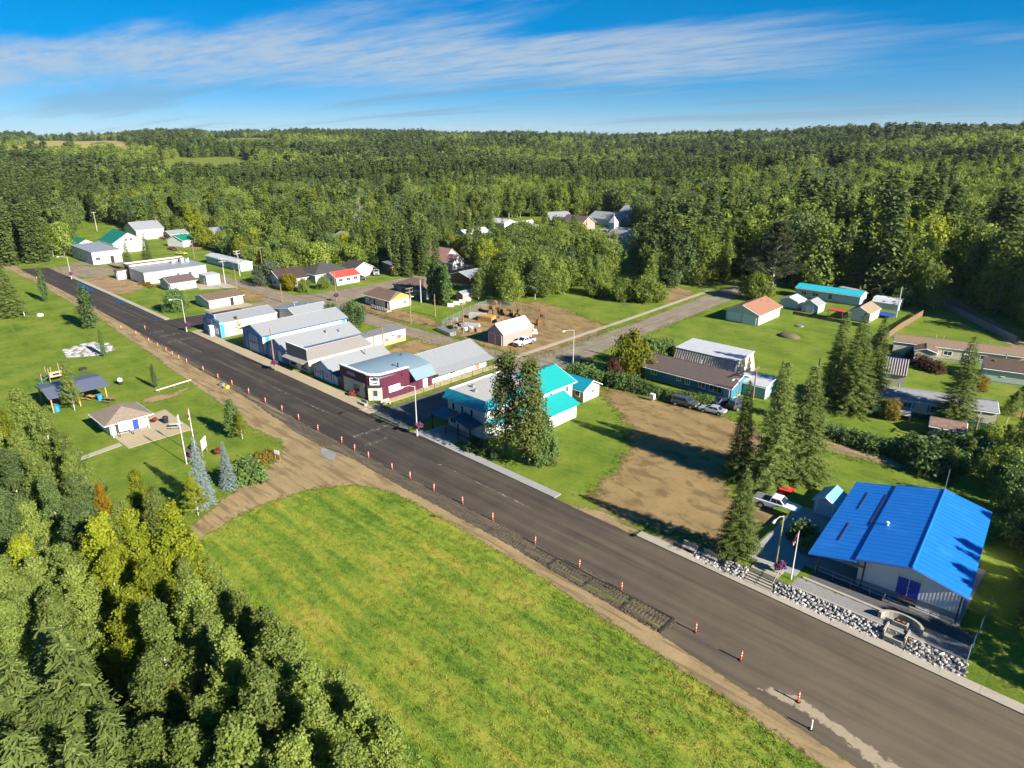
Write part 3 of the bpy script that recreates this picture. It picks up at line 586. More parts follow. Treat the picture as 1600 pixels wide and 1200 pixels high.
def gable(name, label, cat, x0, x1, y0, y1, eave, ridge, axis='Y', wall=None, roof=None, z0=0.0, oh=0.35, ohg=0.3, fnd=0.25, wins=(), doors=(), trim=None, rz=0.0, group=None, off=0.0, pipes=(), front=None, seams=0, root=None):
    """gabled building; axis = direction of the ridge; off shifts the ridge sideways"""
    cx, cy, hx, hy = (x0 + x1) / 2, (y0 + y1) / 2, (x1 - x0) / 2, (y1 - y0) / 2
    root = root or thing(name, label, cat, (cx, cy, z0), rz, group)
    a, b = (hx, hy) if axis == 'Y' else (hy, hx)          # a: half span across the ridge, b: half length
    P = (lambda s, l, z: (s, l, z)) if axis == 'Y' else (lambda s, l, z: (l, s, z))
    m = MB(); sec = [(-a, fnd), (a, fnd), (a, eave), (off, ridge), (-a, eave)]
    A = [P(s, -b, z) for s, z in sec]; B = [P(s, b, z) for s, z in sec]
    if axis == 'X': A, B = B, A
    m.loft(A, B); wl = m.build('wall', wall or W_WHITE, root)
    if front:                                               # the gable facing the street clad differently
        q = [P(s, -b, z) for s, z in sec]; q = [(x, y - 0.03, z) if axis == 'Y' else (x + (0.03 if False else -0.03), y, z) for x, y, z in q]
        MB().loft(q, [(x, y + 0.05, z) for x, y, z in q]).build('front_cladding', front, root)
    if fnd: MB().box(-hx + 0.03, hx - 0.03, -hy + 0.03, hy - 0.03, -0.4, fnd).build('foundation', FND, root)
    t = 0.14; m = MB()
    for sg in (-1, 1):
        run = abs(sg * a - off); sl_ = (ridge - eave) / run; e = sg * (a + oh); ze = eave - sl_ * oh + t; zr = ridge + t
        q = [P(off, -b - ohg, zr), P(off, b + ohg, zr), P(e, b + ohg, ze), P(e, -b - ohg, ze)]
        m.slab(q, 0.12)
    rf = m.build('roof', roof or R_GREY, root)
    m = MB(); m.tube([P(off, -b - ohg, ridge + t), P(off, b + ohg, ridge + t)], 0.07, 6); m.build('ridge_cap', roof or R_GREY, rf)
    m = MB()
    for sg in (-1, 1):
        run = abs(sg * a - off); sl_ = (ridge - eave) / run; e = sg * (a + oh); ze = eave - sl_ * oh
        q = P(e, -b - ohg, ze - 0.06); q2 = P(e, b + ohg, ze - 0.06)
        m.tube([q, q2], 0.075, 4)
        for l in (-b - ohg - 0.01, b + ohg + 0.01): m.tube([P(off, l, ridge + 0.02), P(e, l, ze)], 0.08, 4)
    m.build('fascia', trim or TRIM, rf)
    if seams:
        m = MB()
        L = np.arange(-b - ohg + 0.1, b + ohg, seams)
        for sg in (-1, 1):
            run = abs(sg * a - off); sl_ = (ridge - eave) / run; e = sg * (a + oh); ze = eave - sl_ * oh + t
            for l in L: m.tube([P(off, l, ridge + t + 0.02), P(e, l, ze + 0.02)], 0.035, 4)
        m.build('roof_seams', roof or R_GREY, rf, kind='stuff')
    for k in wins: window(root, hx, hy, *k[:5], **(k[5] if len(k) > 5 else {}))
    for k in doors: door(root, hx, hy, *k[:5], **(k[5] if len(k) > 5 else {}))
    vents(root, pipes); return root
def hip(name, label, cat, x0, x1, y0, y1, eave, ridge, wall, roof, z0=0.0, oh=0.6, inset=None, fnd=0.2, wins=(), doors=(), trim=None, rz=0.0, pipes=()):
    cx, cy, hx, hy = (x0 + x1) / 2, (y0 + y1) / 2, (x1 - x0) / 2, (y1 - y0) / 2
    root = thing(name, label, cat, (cx, cy, z0), rz); MB().box(-hx, hx, -hy, hy, fnd, eave).build('wall', wall, root); MB().box(-hx + .04, hx - .04, -hy + .04, hy - .04, -0.4, fnd).build('foundation', FND, root)
    X, Y = hx + oh, hy + oh; i = inset if inset is not None else min(X, Y)
    if X >= Y: r0, r1 = (-X + i, 0), (X - i, 0)
    else: r0, r1 = (0, -Y + i), (0, Y - i)
    z, zr = eave - 0.05, ridge; c = [(-X, -Y, z), (X, -Y, z), (X, Y, z), (-X, Y, z)]; a = (*r0, zr); b = (*r1, zr)
    m = MB()
    if X >= Y: m.add(c + [a, b], [(0, 1, 5, 4), (1, 2, 5), (2, 3, 4, 5), (3, 0, 4), (3, 2, 1, 0)])
    else: m.add(c + [a, b], [(0, 1, 4), (1, 2, 5, 4), (2, 3, 5), (3, 0, 4, 5), (3, 2, 1, 0)])
    rf = m.build('roof', roof, root); m = MB()
    for p, q in zip(c, c[1:] + c[:1]): m.tube([(p[0], p[1], z - .05), (q[0], q[1], z - .05)], 0.08, 4)
    m.build('fascia', trim or TRIM, rf)
    for k in wins: window(root, hx, hy, *k[:5], **(k[5] if len(k) > 5 else {}))
    for k in doors: door(root, hx, hy, *k[:5], **(k[5] if len(k) > 5 else {}))
    vents(root, pipes); return root

# ------------------------------------------------------------------ blue roofed hall on its terrace, right
TZ = 0.95
m = MB(); lo = [(-27.5, 63.1), (7, 63.1), (7, 93), (-27.5, 93)]; hi = [(-26.0, 64.35), (-3.6, 64.35), (-3.6, 90), (-26.0, 90)]
m.loft([(x, y, -0.02) for x, y in lo], [(x, y, TZ) for x, y in hi]); m.build('terrace', M_GRASS, kind='structure', label='raised terrace carrying the blue hall')
sheet('gravel_terrace', [(-20.0, 64.45), (-3.7, 64.45), (-3.7, 66.35), (-20.0, 66.35)], TZ + 0.01, M_GREYG, 0.6, 0.1, label='strip of grey gravel above the rock bank')
sheet('dark_gravel_terrace', [(-19.0, 66.8), (-3.7, 66.8), (-3.7, 68.9), (-19.0, 68.9)], TZ + 0.01, M_DARKG, 0.6, 0.1, label='strip of dark gravel before the blue hall')
for (x0, x1, y0, y1, lb) in ((-19.8, -3.7, 64.2, 64.42, 'thin concrete edging along the top of the rock bank'), (-19.5, -3.7, 66.38, 66.75, 'narrow concrete walkway between two gravel strips')):
    MB().box(x0, x1, y0, y1, TZ - 0.3, TZ + 0.09).build('concrete_edging', M_CONC, kind='structure', label=lb)
MB().box(-25.8, -5.4, 68.95, 81.5, TZ - 0.2, TZ + 0.05).build('hall_apron', M_CONC3, kind='structure', label='grey concrete apron around the blue hall')
MB().box(-25.8, -20.2, 66.2, 68.9, TZ - 0.2, TZ + 0.055).build('hall_landing', M_CONC3, kind='structure', label='concrete landing at the top of the steps')
hall = thing('community_hall', 'long white hall under a bright blue metal roof', 'hall', (-12.5, 78.0, TZ), R(4.6))
H0 = (-12.0, 78.0)
def hb(mb, x0, x1, y0, y1, z0, z1): return mb.box(x0 - H0[0], x1 - H0[0], y0 - H0[1], y1 - H0[1], z0, z1)
hb(MB(), -15.2, -5.8, 69.6, 87.0, 0, 0.75).build('foundation', FND, hall)
m = MB(); sec = [(-15.2, 0.75), (-5.8, 0.75), (-5.8, 3.75), (-10.4, 4.9), (-15.2, 3.85)]
m.loft([(x - H0[0], 69.55 - H0[1], z) for x, z in sec], [(x - H0[0], 87.1 - H0[1], z) for x, z in sec]); m.build('wall', W_HALL, hall)
hb(MB(), -19.0, -15.2, 72.6, 87.0, 0.0, 3.0).build('side_wing_wall', W_HALL, hall)
m = MB()
def rq(x0, z0, x1, z1, y0=67.9, y1=88.0): m.slab([(x0 - H0[0], y0 - H0[1], z0), (x1 - H0[0], y0 - H0[1], z1), (x1 - H0[0], y1 - H0[1], z1), (x0 - H0[0], y1 - H0[1], z0)], 0.12)
rq(-10.4, 5.05, -5.4, 3.75); rq(-15.4, 3.95, -10.4, 5.05)
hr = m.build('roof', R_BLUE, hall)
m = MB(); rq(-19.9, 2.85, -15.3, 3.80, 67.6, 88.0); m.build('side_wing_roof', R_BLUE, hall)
m = MB()
for (x0, z0, x1, z1) in ((-10.4, 5.05, -5.4, 3.75), (-15.4, 3.95, -10.4, 5.05), (-19.9, 2.85, -15.4, 3.80)):
    k = int(20 / 0.9)
    for i in range(k + 1):
        y = 67.95 + i * 0.9 - H0[1]; m.tube([(x0 - H0[0], y, z0 + 0.015), (x1 - H0[0], y, z1 + 0.015)], 0.022, 4, False)
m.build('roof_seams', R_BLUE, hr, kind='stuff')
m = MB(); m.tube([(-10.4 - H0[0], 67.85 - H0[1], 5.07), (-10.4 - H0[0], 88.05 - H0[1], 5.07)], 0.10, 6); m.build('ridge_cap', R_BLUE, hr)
m = MB()
for (x0, z0, x1, z1) in ((-10.4, 4.98, -5.4, 3.68), (-15.4, 3.88, -10.4, 4.98)): m.tube([(x0 - H0[0], 67.88 - H0[1], z0), (x1 - H0[0], 67.88 - H0[1], z1)], 0.10, 4)
m.build('fascia', BLUET, hr)
for x, y, L in ((-15.9, 76, 9), (-17.9, 71.5, 4.5), (-17.9, 80, 5)):
    MB().box(x - .04 - H0[0], x + .04 - H0[0], y - H0[1], y + L - H0[1], 2.83 + (x + 19.9) / 4.6 * .95, 2.93 + (x + 19.9) / 4.6 * .95).build('snow_guard', DARKT, hr)
for s in (-1, 1):
    m = MB(); wrect(m, 0, 8.45, '-Y', 1.5 + s * 0.52, 0.75, 0.98, 2.0, -0.02, 0.06); d = m.build('door', DOORB, hall)
    m = MB(); wrect(m, 0, 8.45, '-Y', 1.5 + s * 0.12, 1.6, 0.05, 0.2, 0.06, 0.12); m.build('handle', STEEL, d)
m = MB(); wrect(m, 0, 8.45, '-Y', 1.5, 2.75, 2.3, 0.1, -0.02, 0.09); wrect(m, 0, 8.45, '-Y', 1.5, 0.75, 0.07, 2.0, -0.02, 0.08); m.build('door_frame', TRIM, hall)
m = MB(); wrect(m, 0, 8.45, '-Y', 1.7, 0.35, 1.7, 0.28, 0.0, 0.9); m.build('door_step', BLACKM, hall)
for x in (-19.0, -14.6, -6.0): MB().box(x - .08 - H0[0], x + .08 - H0[0], 68.85 - H0[1], 69.01 - H0[1], 0, 3.3 if x > -7 else (3.0 if x < -18 else 3.85)).build('post', DARKT, hall)
hb(MB(), -19.1, -14.5, 68.86, 69.0, 2.55, 2.75).build('beam', WOOD, hall)
vents(hall, [(-14.2 - H0[0], 76.5 - H0[1], 4.3, 0.12, 0.25)], TRIM); MB().tube([(-11.9 + 1.4, 9.6, 4.9), (-10.5 + 0.1, 9.6, 8.4)] if False else [(1.6, 9.7, 4.8), (1.6, 9.7, 7.8)], 0.035, 6).build('antenna_mast', STEEL, hall)
# railing
rail = thing('pipe_railing', 'low grey pipe railing along the front of the blue hall', 'railing', (-12.5, 68.35, TZ))
for x in np.arange(-6.4, 6.7, 1.85): MB().tube([(x, 0, 0), (x, 0, 1.0)], 0.03, 6).build('post', STEEL, rail)
for z in (0.98, 0.5): MB().tube([(-6.4, 0, z), (6.55, 0, z)], 0.025, 6).build('rail', STEEL, rail)
# shed
sh = gable('garden_shed', 'small pale blue shed beside the blue hall', 'shed', -23.9, -21.3, 80.9, 84.4, 2.0, 2.75, 'Y', siding('sky_blue_siding', (0.36, 0.52, 0.60), 0.2), R_LBLUE, TZ, 0.2, 0.25, 0.05, doors=[('-Y', 0, 0.1, 1.9, 1.75, {'mat': plain('pale_blue_door', (0.34, 0.50, 0.58), 0.6)})])
MB().box(-28.0, -20.4, 78.5, 86.5, -0.1, TZ - 0.02).build('shed_bank', M_GRASS, kind='structure', label='low bank under the small pale blue shed')
# green mesh fence at the right end
fe = thing('mesh_fence', 'green mesh fence at the right end of the hall terrace', 'fence', (-3.75, 64.3, TZ))
for y in (0, 2.3, 4.6, 6.9, 9.2): MB().tube([(0, y, 0), (0, y, 1.9)], 0.04, 6).build('post', STEEL, fe)
n = NT('green_mesh'); gm = n.end(n.mixs(0.55, n.n('ShaderNodeBsdfTransparent').outputs[0], n.prin((0.03, 0.22, 0.20), 0.6)))
MB().add([(0.02, 0, 0.05), (0.02, 9.2, 0.05), (0.02, 9.2, 1.85), (0.02, 0, 1.85)], [(0, 1, 2, 3)]).build('mesh_panel', gm, fe)
# curved memorial seat
ms = thing('curved_wall', 'curved concrete wall with a plaque set in the rock bank', 'wall', (-9.6, 65.2, TZ - 0.55))
m = MB(); o1, i1 = [], []
for k in range(13):
    a = math.pi * k / 12; o1.append((2.0 * math.cos(a), 1.35 * math.sin(a))); i1.append((1.72 * math.cos(a), 1.1 * math.sin(a)))
for k in range(12): m.prism([o1[k], o1[k + 1], i1[k + 1], i1[k]], 0, 1.25)
m.build('wall', M_CONC, ms); MB().prism([p for p in i1], 0, 0.62).build('paving', M_CONC3, ms)
MB().box(-0.65, 0.65, -0.15, 0.55, 0.62, 1.0).build('plinth', M_CONC, ms); pq = MB().box(-0.5, 0.5, 0.0, 0.5, 1.0, 1.06).build('plaque', BLACKM, ms)
MB().box(-0.38, -0.12, 0.12, 0.36, 1.06, 1.075).box(0.12, 0.38, 0.12, 0.36, 1.06, 1.075).build('plaque_picture', plain('plaque_red', (0.4, 0.1, 0.08), 0.5), pq)
MB().box(-0.8, 0.8, -1.9, -0.16, -0.4, 0.25).build('step', M_CONC, ms)
MB().box(-1.0, -0.85, -1.7, -0.1, -0.3, 0.75).box(0.85, 1.0, -1.7, -0.1, -0.3, 0.75).build('side_wall', M_CONC, ms)
# concrete steps up from the sidewalk
st = thing('entrance_steps', 'concrete steps climbing the rock bank to the hall', 'steps', (-22.9, 63.2, 0.0))
for k in range(6): MB().box(-1.5, 1.5, -0.25 + k * 0.3, 0.06 + k * 0.3 + (1.6 if k == 5 else 0), 0.0, 0.175 * (k + 1)).build('step', M_CONC, st)
for x in (-1.55, 1.55):
    m = MB(); m.tube([(x, -0.1, 0.1), (x, -0.1, 1.1), (x, 1.5, 2.0), (x, 1.5, 0.95)], 0.03, 6); m.build('handrail', BLACKM if x < 0 else STEEL, st)
# rock bank: loose quarried stones
def rock_mesh(i):
    random.seed(100 + i); m = MB(); m.blob((0, 0, 0), (0.5, 0.38, 0.3), 6, 4, 0.32); return m
def mat_rock():
    n = NT('quarry_stone'); col = n.mix(n.rnd(), (0.20, 0.19, 0.19), (0.52, 0.50, 0.48)); col = n.mix(n.rng(n.noise(n.obj(), 3, 4), 0.4, 0.7, 0, 0.5), col, (0.30, 0.24, 0.19)); return n.end(n.prin(col, 0.85, n.bump(n.noise(n.obj(), 6, 3), 0.4, 0.05), 0, 0.2))
M_ROCK = mat_rock(); RM = [rock_mesh(i).mesh('stone', M_ROCK) for i in range(8)]
bank = thing('rock_bank', 'sloping bank of loose grey quarry stones below the hall', 'rocks', (-14, 63.6, 0.0))
random.seed(3); cnt = 0; spots = []
for _ in range(9000):
    x = random.uniform(-30.5, -3.6); y = random.uniform(62.98, 64.2)
    if -24.6 < x < -21.2 or (-10.7 < x < -8.5 and y < 65): continue
    s = random.uniform(0.34, 0.7)
    if all((x - a) ** 2 + (y - b) ** 2 > (0.26 * (s + c)) ** 2 for a, b, c in spots): spots.append((x, y, s))
spots.sort(key=lambda t: -t[2])
MB().add([(-16.5, -.62, .05), (12.2 - 1.9, -.62, .05), (12.2 - 1.9, .7, TZ + .03), (-12.4, .7, TZ + .03), (-16.5, .5, .3)], [(0, 1, 2, 3, 4)]).build('gravel_bed', plain('bank_gravel', (.11, .105, .10), .95, .4, 6, .5, 20), bank)
for x, y, s in spots[:290]:
    z = 0.08 + np.clip((y - 63.1) / 1.25, 0, 1) * TZ * (1 if x > -27 else 0.25)
    o = link('stone', random.choice(RM), bank, loc=(x + 14, y - 63.6, z)); o.scale = (s, s, s * random.uniform(0.7, 1.0)); o.rotation_euler = (random.uniform(-.4, .4), random.uniform(-.4, .4), random.uniform(0, 6.28))
m = MB()
for x, y, s in spots[290:] + [(random.uniform(-30, -3.7), random.uniform(63, 64.3), 0.25) for _ in range(500)]:
    if -24.6 < x < -21.2: continue
    z = 0.03 + np.clip((y - 63.1) / 1.25, 0, 1) * TZ * (1 if x > -27 else 0.25); m.blob((x + 14, y - 63.6, z), (s * .5, s * .4, s * .3), 5, 3, 0.3)
m.build('small_stones', M_ROCK, bank, kind='stuff')
random.seed(11)

# ------------------------------------------------------------------ teal roofed inn
inn = thing('inn', 'white two storey inn with teal metal roofs and front porch', 'inn', (-74.5, 79.0, 0)); I0 = (-74.5, 79.0)
def ib(mb, x0, x1, y0, y1, z0, z1): return mb.box(x0 - I0[0], x1 - I0[0], y0 - I0[1], y1 - I0[1], z0, z1)
def ip(x, y, z): return (x - I0[0], y - I0[1], z)
ib(MB(), -79.3, -70.7, 69.0, 81.5, 0.25, 6.2).build('wall', W_WHITE, inn); ib(MB(), -79.2, -70.8, 69.1, 81.4, -0.3, 0.25).build('foundation', FND, inn)
r0 = ib(MB(), -79.2, -70.8, 69.1, 81.5, 6.2, 6.45).build('flat_roof', FLATR, inn)
m = MB()   # mansard skirt, front and right
m.slab([ip(-79.9, 68.3, 5.15), ip(-70.1, 68.3, 5.15), ip(-70.6, 69.15, 6.75), ip(-79.4, 69.15, 6.75)], 0.1)
m.slab([ip(-70.1, 68.3, 5.15), ip(-70.1, 81.5, 5.15), ip(-70.6, 81.5, 6.75), ip(-70.6, 69.15, 6.75)], 0.1)
m.build('mansard_roof', R_TEALX, inn)
ib(MB(), -79.45, -79.2, 69.1, 81.5, 6.1, 6.62).build('parapet', TRIM, r0)
for x, y in ((-77.4, 72.5), (-75.6, 71.3), (-74.2, 75.5), (-76.3, 78)): ib(MB(), x, x + 0.5, y, y + 0.5, 6.45, 6.95).build('roof_vent', STEEL, r0)
m = MB(); sec = [(-79.2, 0.2), (-69.4, 0.2), (-69.4, 5.1), (-73.8, 6.9), (-79.2, 5.1)]
m.loft([ip(x, 81.6, z) for x, z in sec], [ip(x, 89.4, z) for x, z in sec]); m.build('rear_wall', W_WHITE, inn)
m = MB(); m.slab([ip(-73.8, 80.9, 7.08), ip(-73.8, 89.9, 7.08), ip(-68.8, 89.9, 5.0), ip(-68.8, 80.9, 5.0)], 0.12); m.slab([ip(-73.8, 80.9, 7.08), ip(-73.8, 89.9, 7.08), ip(-79.8, 89.9, 5.0), ip(-79.8, 80.9, 5.0)], 0.12)
rr = m.build('rear_roof', R_TEAL, inn); m = MB(); m.tube([ip(-73.8, 89.95, 7.0), ip(-68.75, 89.95, 4.92)], 0.1, 4); m.tube([ip(-68.75, 80.9, 4.92), ip(-68.75, 89.9, 4.92)], 0.09, 4); m.build('fascia', TRIM, rr)
ib(MB(), -70.7, -66.0, 79.3, 86.4, 0.1, 2.55).build('side_wing_wall', W_WHITE, inn)
m = MB(); m.slab([ip(-69.3, 78.9, 4.1), ip(-69.3, 86.8, 4.1), ip(-65.5, 86.8, 2.6), ip(-65.5, 78.9, 2.6)], 0.12); m.slab([ip(-70.4, 73.5, 3.5), ip(-70.4, 78.8, 3.5), ip(-68.0, 78.8, 2.7), ip(-68.0, 73.5, 2.7)], 0.12); m.build('side_wing_roof', R_TEAL, inn)
m = MB(); m.slab([ip(-70.75, 69.4, 3.35), ip(-70.75, 73.4, 3.35), ip(-69.6, 73.4, 2.6), ip(-69.6, 69.4, 2.6)], 0.1); m.build('canopy', R_TEALX, inn)
for x in (-77.9, -75.8, -73.6): window(inn, 0, 10.0, '-Y', x - I0[0], 3.3, 0.75, 1.35, mull=0)
for y in (71.5, 75, 78.5): window(inn, 3.8, 0, '+X', y - I0[1], 3.7, 0.9, 1.2)
for y in (83.5, 87.8): window(inn, 5.1, 0, '+X', y - I0[1], 3.4, 0.9, 1.1)
door(inn, 0, 10.0, '-Y', -1.6, 0.25, 1.0, 2.1, panes=1); window(inn, 0, 10.0, '-Y', -3.6, 0.9, 1.5, 1.2); window(inn, 0, 10.0, '-Y', 0.4, 0.9, 1.6, 1.2); door(inn, 0, 10.0, '-Y', 2.4, 0.25, 1.0, 2.1)
m = MB()   # porch roof with a small gable
m.slab([ip(-80.4, 66.2, 2.75), ip(-76.9, 66.2, 2.75), ip(-76.9, 68.95, 3.35), ip(-80.4, 68.95, 3.35)], 0.1)
m.slab([ip(-75.0, 66.0, 3.75), ip(-75.0, 68.95, 3.75), ip(-77.2, 68.95, 2.8), ip(-77.2, 66.0, 2.8)], 0.1); m.slab([ip(-75.0, 66.0, 3.75), ip(-75.0, 68.95, 3.75), ip(-71.0, 68.95, 2.8), ip(-71.0, 66.0, 2.8)], 0.1)
m.build('porch_roof', metalroof('dark_teal_roof', (0.02, 0.09, 0.12), 'X'), inn)
for x in (-80.2, -77.0, -74.0, -71.2): ib(MB(), x - .08, x + .08, 66.25, 66.41, 0.1, 2.8).build('porch_post', DARKT, inn)
ib(MB(), -77.2, -70.9, 66.3, 66.36, 0.95, 1.05).build('porch_rail', DARKT, inn)
ib(MB(), -73.2, -64.5, 66.6, 66.8, -0.1, 0.45).build('planter_wall', M_CONC, inn)
MB().tube([ip(-66.6, 79.0, 0), ip(-66.6, 79.0, 5.6)], 0.09, 6).build('flue', DARKT, inn)
gable('guest_cabin', 'small cabin with teal roof behind the inn', 'cabin', -74.2, -69.3, 92.6, 97.4, 2.5, 3.7, 'X', W_CREAM, R_TEALX, 0, 0.4, 0.4, wins=[('-Y', 1.2, 1.0, 0.9, 1.2), ('+X', 0.4, 1.2, 0.8, 0.8)])

# ------------------------------------------------------------------ maroon corner shop with bowed roof and metal annex
ps = thing('corner_shop', 'maroon corner shop with white parapet cap and bowed roof', 'shop', (-102, 72, 0)); Q0 = (-102, 72)
def qp(x, y, z): return (x - Q0[0], y - Q0[1], z)
foot = [(-107.3, 66.7), (-98.8, 66.7), (-98.0, 67.0), (-97.0, 68.0), (-96.7, 68.8), (-96.5, 74.6), (-107.3, 74.6)]
inn_f = [(-107.0, 67.0), (-98.9, 67.0), (-98.2, 67.25), (-97.25, 68.2), (-97.0, 68.9), (-96.8, 74.3), (-107.0, 74.3)]
loc = lambda P: [(x - Q0[0], y - Q0[1]) for x, y in P]
m = MB(); n_ = len(foot); o_, i_ = loc(foot), loc(inn_f)
for k in range(n_): a, b = k, (k + 1) % n_; m.prism([o_[a], o_[b], i_[b], i_[a]], 0, 4.9 if k < 5 else 4.3)
m.build('wall', W_PURP, ps)
m = MB()
ex = lambda P, s: [(x * (1 + s), y * (1 + s)) for x, y in P]
for k in range(5): a, b = k, k + 1; m.prism([(o_[a][0] * 1.02, o_[a][1] * 1.02), (o_[b][0] * 1.02, o_[b][1] * 1.02), (i_[b][0] * .97, i_[b][1] * .97), (i_[a][0] * .97, i_[a][1] * .97)], 4.9, 5.12)
m.build('parapet_cap', TRIM, ps)
m = MB(); K = 10   # bowed roof: arched across X, running back along Y
for k in range(K):
    x0, x1 = -107.0 + 10.4 * k / K, -107.0 + 10.4 * (k + 1) / K; f = lambda x: 4.45 + 0.65 * (1 - ((x + 101.8) / 5.3) ** 2)
    m.slab([qp(x0, 67.3, f(x0)), qp(x1, 67.3, f(x1)), qp(x1, 80.0, f(x1)), qp(x0, 80.0, f(x0))], 0.1)
rf = m.build('bowed_roof', R_PALEB, ps, smooth=False)
m = MB(); m.slab([qp(-96.6, 74.7, 4.35), qp(-96.6, 79.8, 4.35), qp(-94.6, 79.8, 2.75), qp(-94.6, 74.7, 2.75)], 0.1); m.build('porch_roof', R_PALEB, ps)
MB().box(-5.2, 5.6, 2.6, 8.0, 0.1, 3.9).build('rear_wall', W_PURP, ps)
vents(ps, [(3.6, 1.6, 4.6, 0.12, 0.9), (2.6, 1.2, 4.8, 0.1, 0.4), (-1, 6, 5.0, .1, .4)], BLACKM)
for y in (76.5, 79.2): MB().tube([qp(-94.7, y, 0), qp(-94.7, y, 2.75)], 0.05, 6).build('porch_post', DARKT, ps)
m = MB(); wrect(m, 5.6, 0, '+X', 6.3, 0.1, 1.2, 2.2, 0, 0.06); m.build('door', DOORW, ps)
wrect(m := MB(), 0, 5.3, '-Y', -0.9, 0.15, 6.6, 2.9, 0.0, 0.05); m.build('front_panel', plain('cream_panel', (0.50, 0.47, 0.36), 0.7), ps)
for u in (-2.2, ): window(ps, 0, 5.35, '-Y', 0.0, 1.15, 1.6, 1.1, DARKT)
for k, (a, b) in enumerate(((2, 3),)):   # chamfered corner with the entrance
    A, B = Vector((*o_[1], 0)), Vector((*o_[4], 0)); d = (B - A).normalized(); nn = Vector((d.y, -d.x, 0)); mid = (A + B) / 2 + nn * 0.42
    def cq(mb, u0, u1, z0, z1, dp0, dp1):
        c = [mid + d * u0 + nn * dp0, mid + d * u1 + nn * dp0, mid + d * u1 + nn * dp1, mid + d * u0 + nn * dp1]
        return mb.prism([(v.x, v.y) for v in c], z0, z1)
    cq(MB(), -1.25, 1.25, 0.1, 2.75, -0.9, 0.0).build('entrance_surround', plain('cream_panel', (0, 0, 0)), ps)
    dd = cq(MB(), -0.45, 0.55, 0.12, 2.25, 0.0, 0.06).build('door', DOORG, ps); cq(MB(), -0.3, 0.4, 1.0, 2.05, 0.06, 0.08).build('pane', GLASS, dd)
    cq(MB(), -1.35, 1.35, 2.75, 2.95, -0.8, 0.35).build('canopy', DARKT, ps)
    sg = cq(MB(), -0.85, 0.85, 3.1, 4.5, -0.3, 0.05).build('sign', TRIM, ps)
    mk = MB(); cq(mk, -0.7, -0.2, 4.0, 4.3, 0.05, 0.07); cq(mk, -0.1, 0.75, 3.95, 4.2, 0.05, 0.07)
    for q in range(7): cq(mk, -0.75 + q * 0.19, -0.5 + q * 0.19, 3.55 - 0.035 * q * (6 - q) * .5 , 3.7 - 0.035 * q * (6 - q) * .5, 0.05, 0.07)
    cq(mk, 0.1, 0.7, 3.3, 3.42, 0.05, 0.07); mk.build('sign_marks', BLACKM, sg)
wrect(m := MB(), 5.5, 0, '+X', -0.9, 1.2, 2.6, 1.25, 0, 0.06); m.build('white_board', TRIM, ps)
sgn = MB(); wrect(sgn, 0, 5.3, '-Y', -1.6, 3.75, 2.4, 0.55, 0, 0.06); sgn = sgn.build('sign', plain('pale_sign', (0.55, 0.52, 0.55), 0.6), ps)
mk = MB()
for q in range(8): wrect(mk, 0, 5.3, '-Y', -2.5 + q * 0.26, 3.9, 0.17, 0.26, 0.06, 0.075)
mk.build('sign_marks', plain('faded_letters', (0.16, 0.10, 0.16), 0.7), sgn)
m = MB(); m.tube([(5.58, 1.2, 4.0), (5.63, 1.2, 4.0)], 0.42, 14); m.build('round_emblem', plain('dark_maroon', (0.09, 0.012, 0.03), 0.6), ps)
annex = gable('metal_annex', 'long grey metal roofed annex behind the maroon shop', 'building', -106.5, -96.6, 80.2, 95.0, 2.9, 4.9, 'Y', W_WHITE, R_GREYX, 0, 0.2, 0.3, doors=[('+X', -5.5, 0.2, 0.9, 2.0), ('+X', 4.8, 0.2, 0.9, 2.0, {'mat': WOOD})], wins=[('+X', -2, 0.9, 1.2, 1.0)], seams=0.75)
m = MB(); m.slab([(4.9, -7.5, 3.05), (4.9, 7.5, 3.05), (7.3, 7.5, 2.45), (7.3, -7.5, 2.45)], 0.09); m.build('awning_roof', R_GREYX, annex)
for y in (-7.2, -4.4, -1.5, 1.4, 4.3, 7.2): MB().tube([(7.1, y, 0), (7.1, y, 2.45)], 0.05, 6).build('awning_post', DARKT, annex)
# ------------------------------------------------------------------ the row of shops
sb = gable('cottage_shop', 'small white shop cottage with blue trim beside the maroon shop', 'shop', -117.2, -110.4, 67.0, 81.0, 2.6, 4.2, 'Y', W_GREYB, R_GREY, 0, 0.3, 0.35, wins=[('-Y', -1.9, 1.0, 1.3, 1.0, {'shutters': DOORB}), ('-Y', 1.9, 1.0, 1.3, 1.0, {'shutters': DOORB})], doors=[('-Y', 0, 0.2, 0.95, 2.05, {'mat': plain('slate_blue_door', (0.10, 0.17, 0.28), .5)})], trim=BLUET, pipes=[(1.5, 2, 3.9, .12, 1.0)])
MB().box(3.4, 4.7, -6.9, -4.2, 0.1, 2.0).build('side_porch', W_GREYB, sb); m = MB(); m.slab([(3.0, -7.1, 2.75), (3.0, -4.0, 2.75), (4.95, -4.0, 2.05), (4.95, -7.1, 2.05)], 0.09); m.build('side_porch_roof', plain('navy_roof', (0.025, 0.06, 0.15), .5), sb)
ff = gable('false_front_shop', 'grey shop with a tall plain false front', 'shop', -127.2, -119.4, 67.2, 82.5, 2.9, 4.0, 'Y', W_CREAM, R_BROWNG, 0, 0.3, 0.2, seams=0.7, wins=[('-Y', -2.2, 0.7, 1.9, 1.5, {'frame': DARKT}), ('-Y', 2.2, 0.7, 2.1, 1.5, {'frame': DARKT, 'mull': 2})], doors=[('-Y', 0.0, 0.2, 0.95, 2.1)])
MB().box(-4.0, 4.0, -7.95, -7.72, 2.75, 5.2).build('false_front', siding('weathered_grey_boards', (0.21, 0.20, 0.19), 0.25), ff)
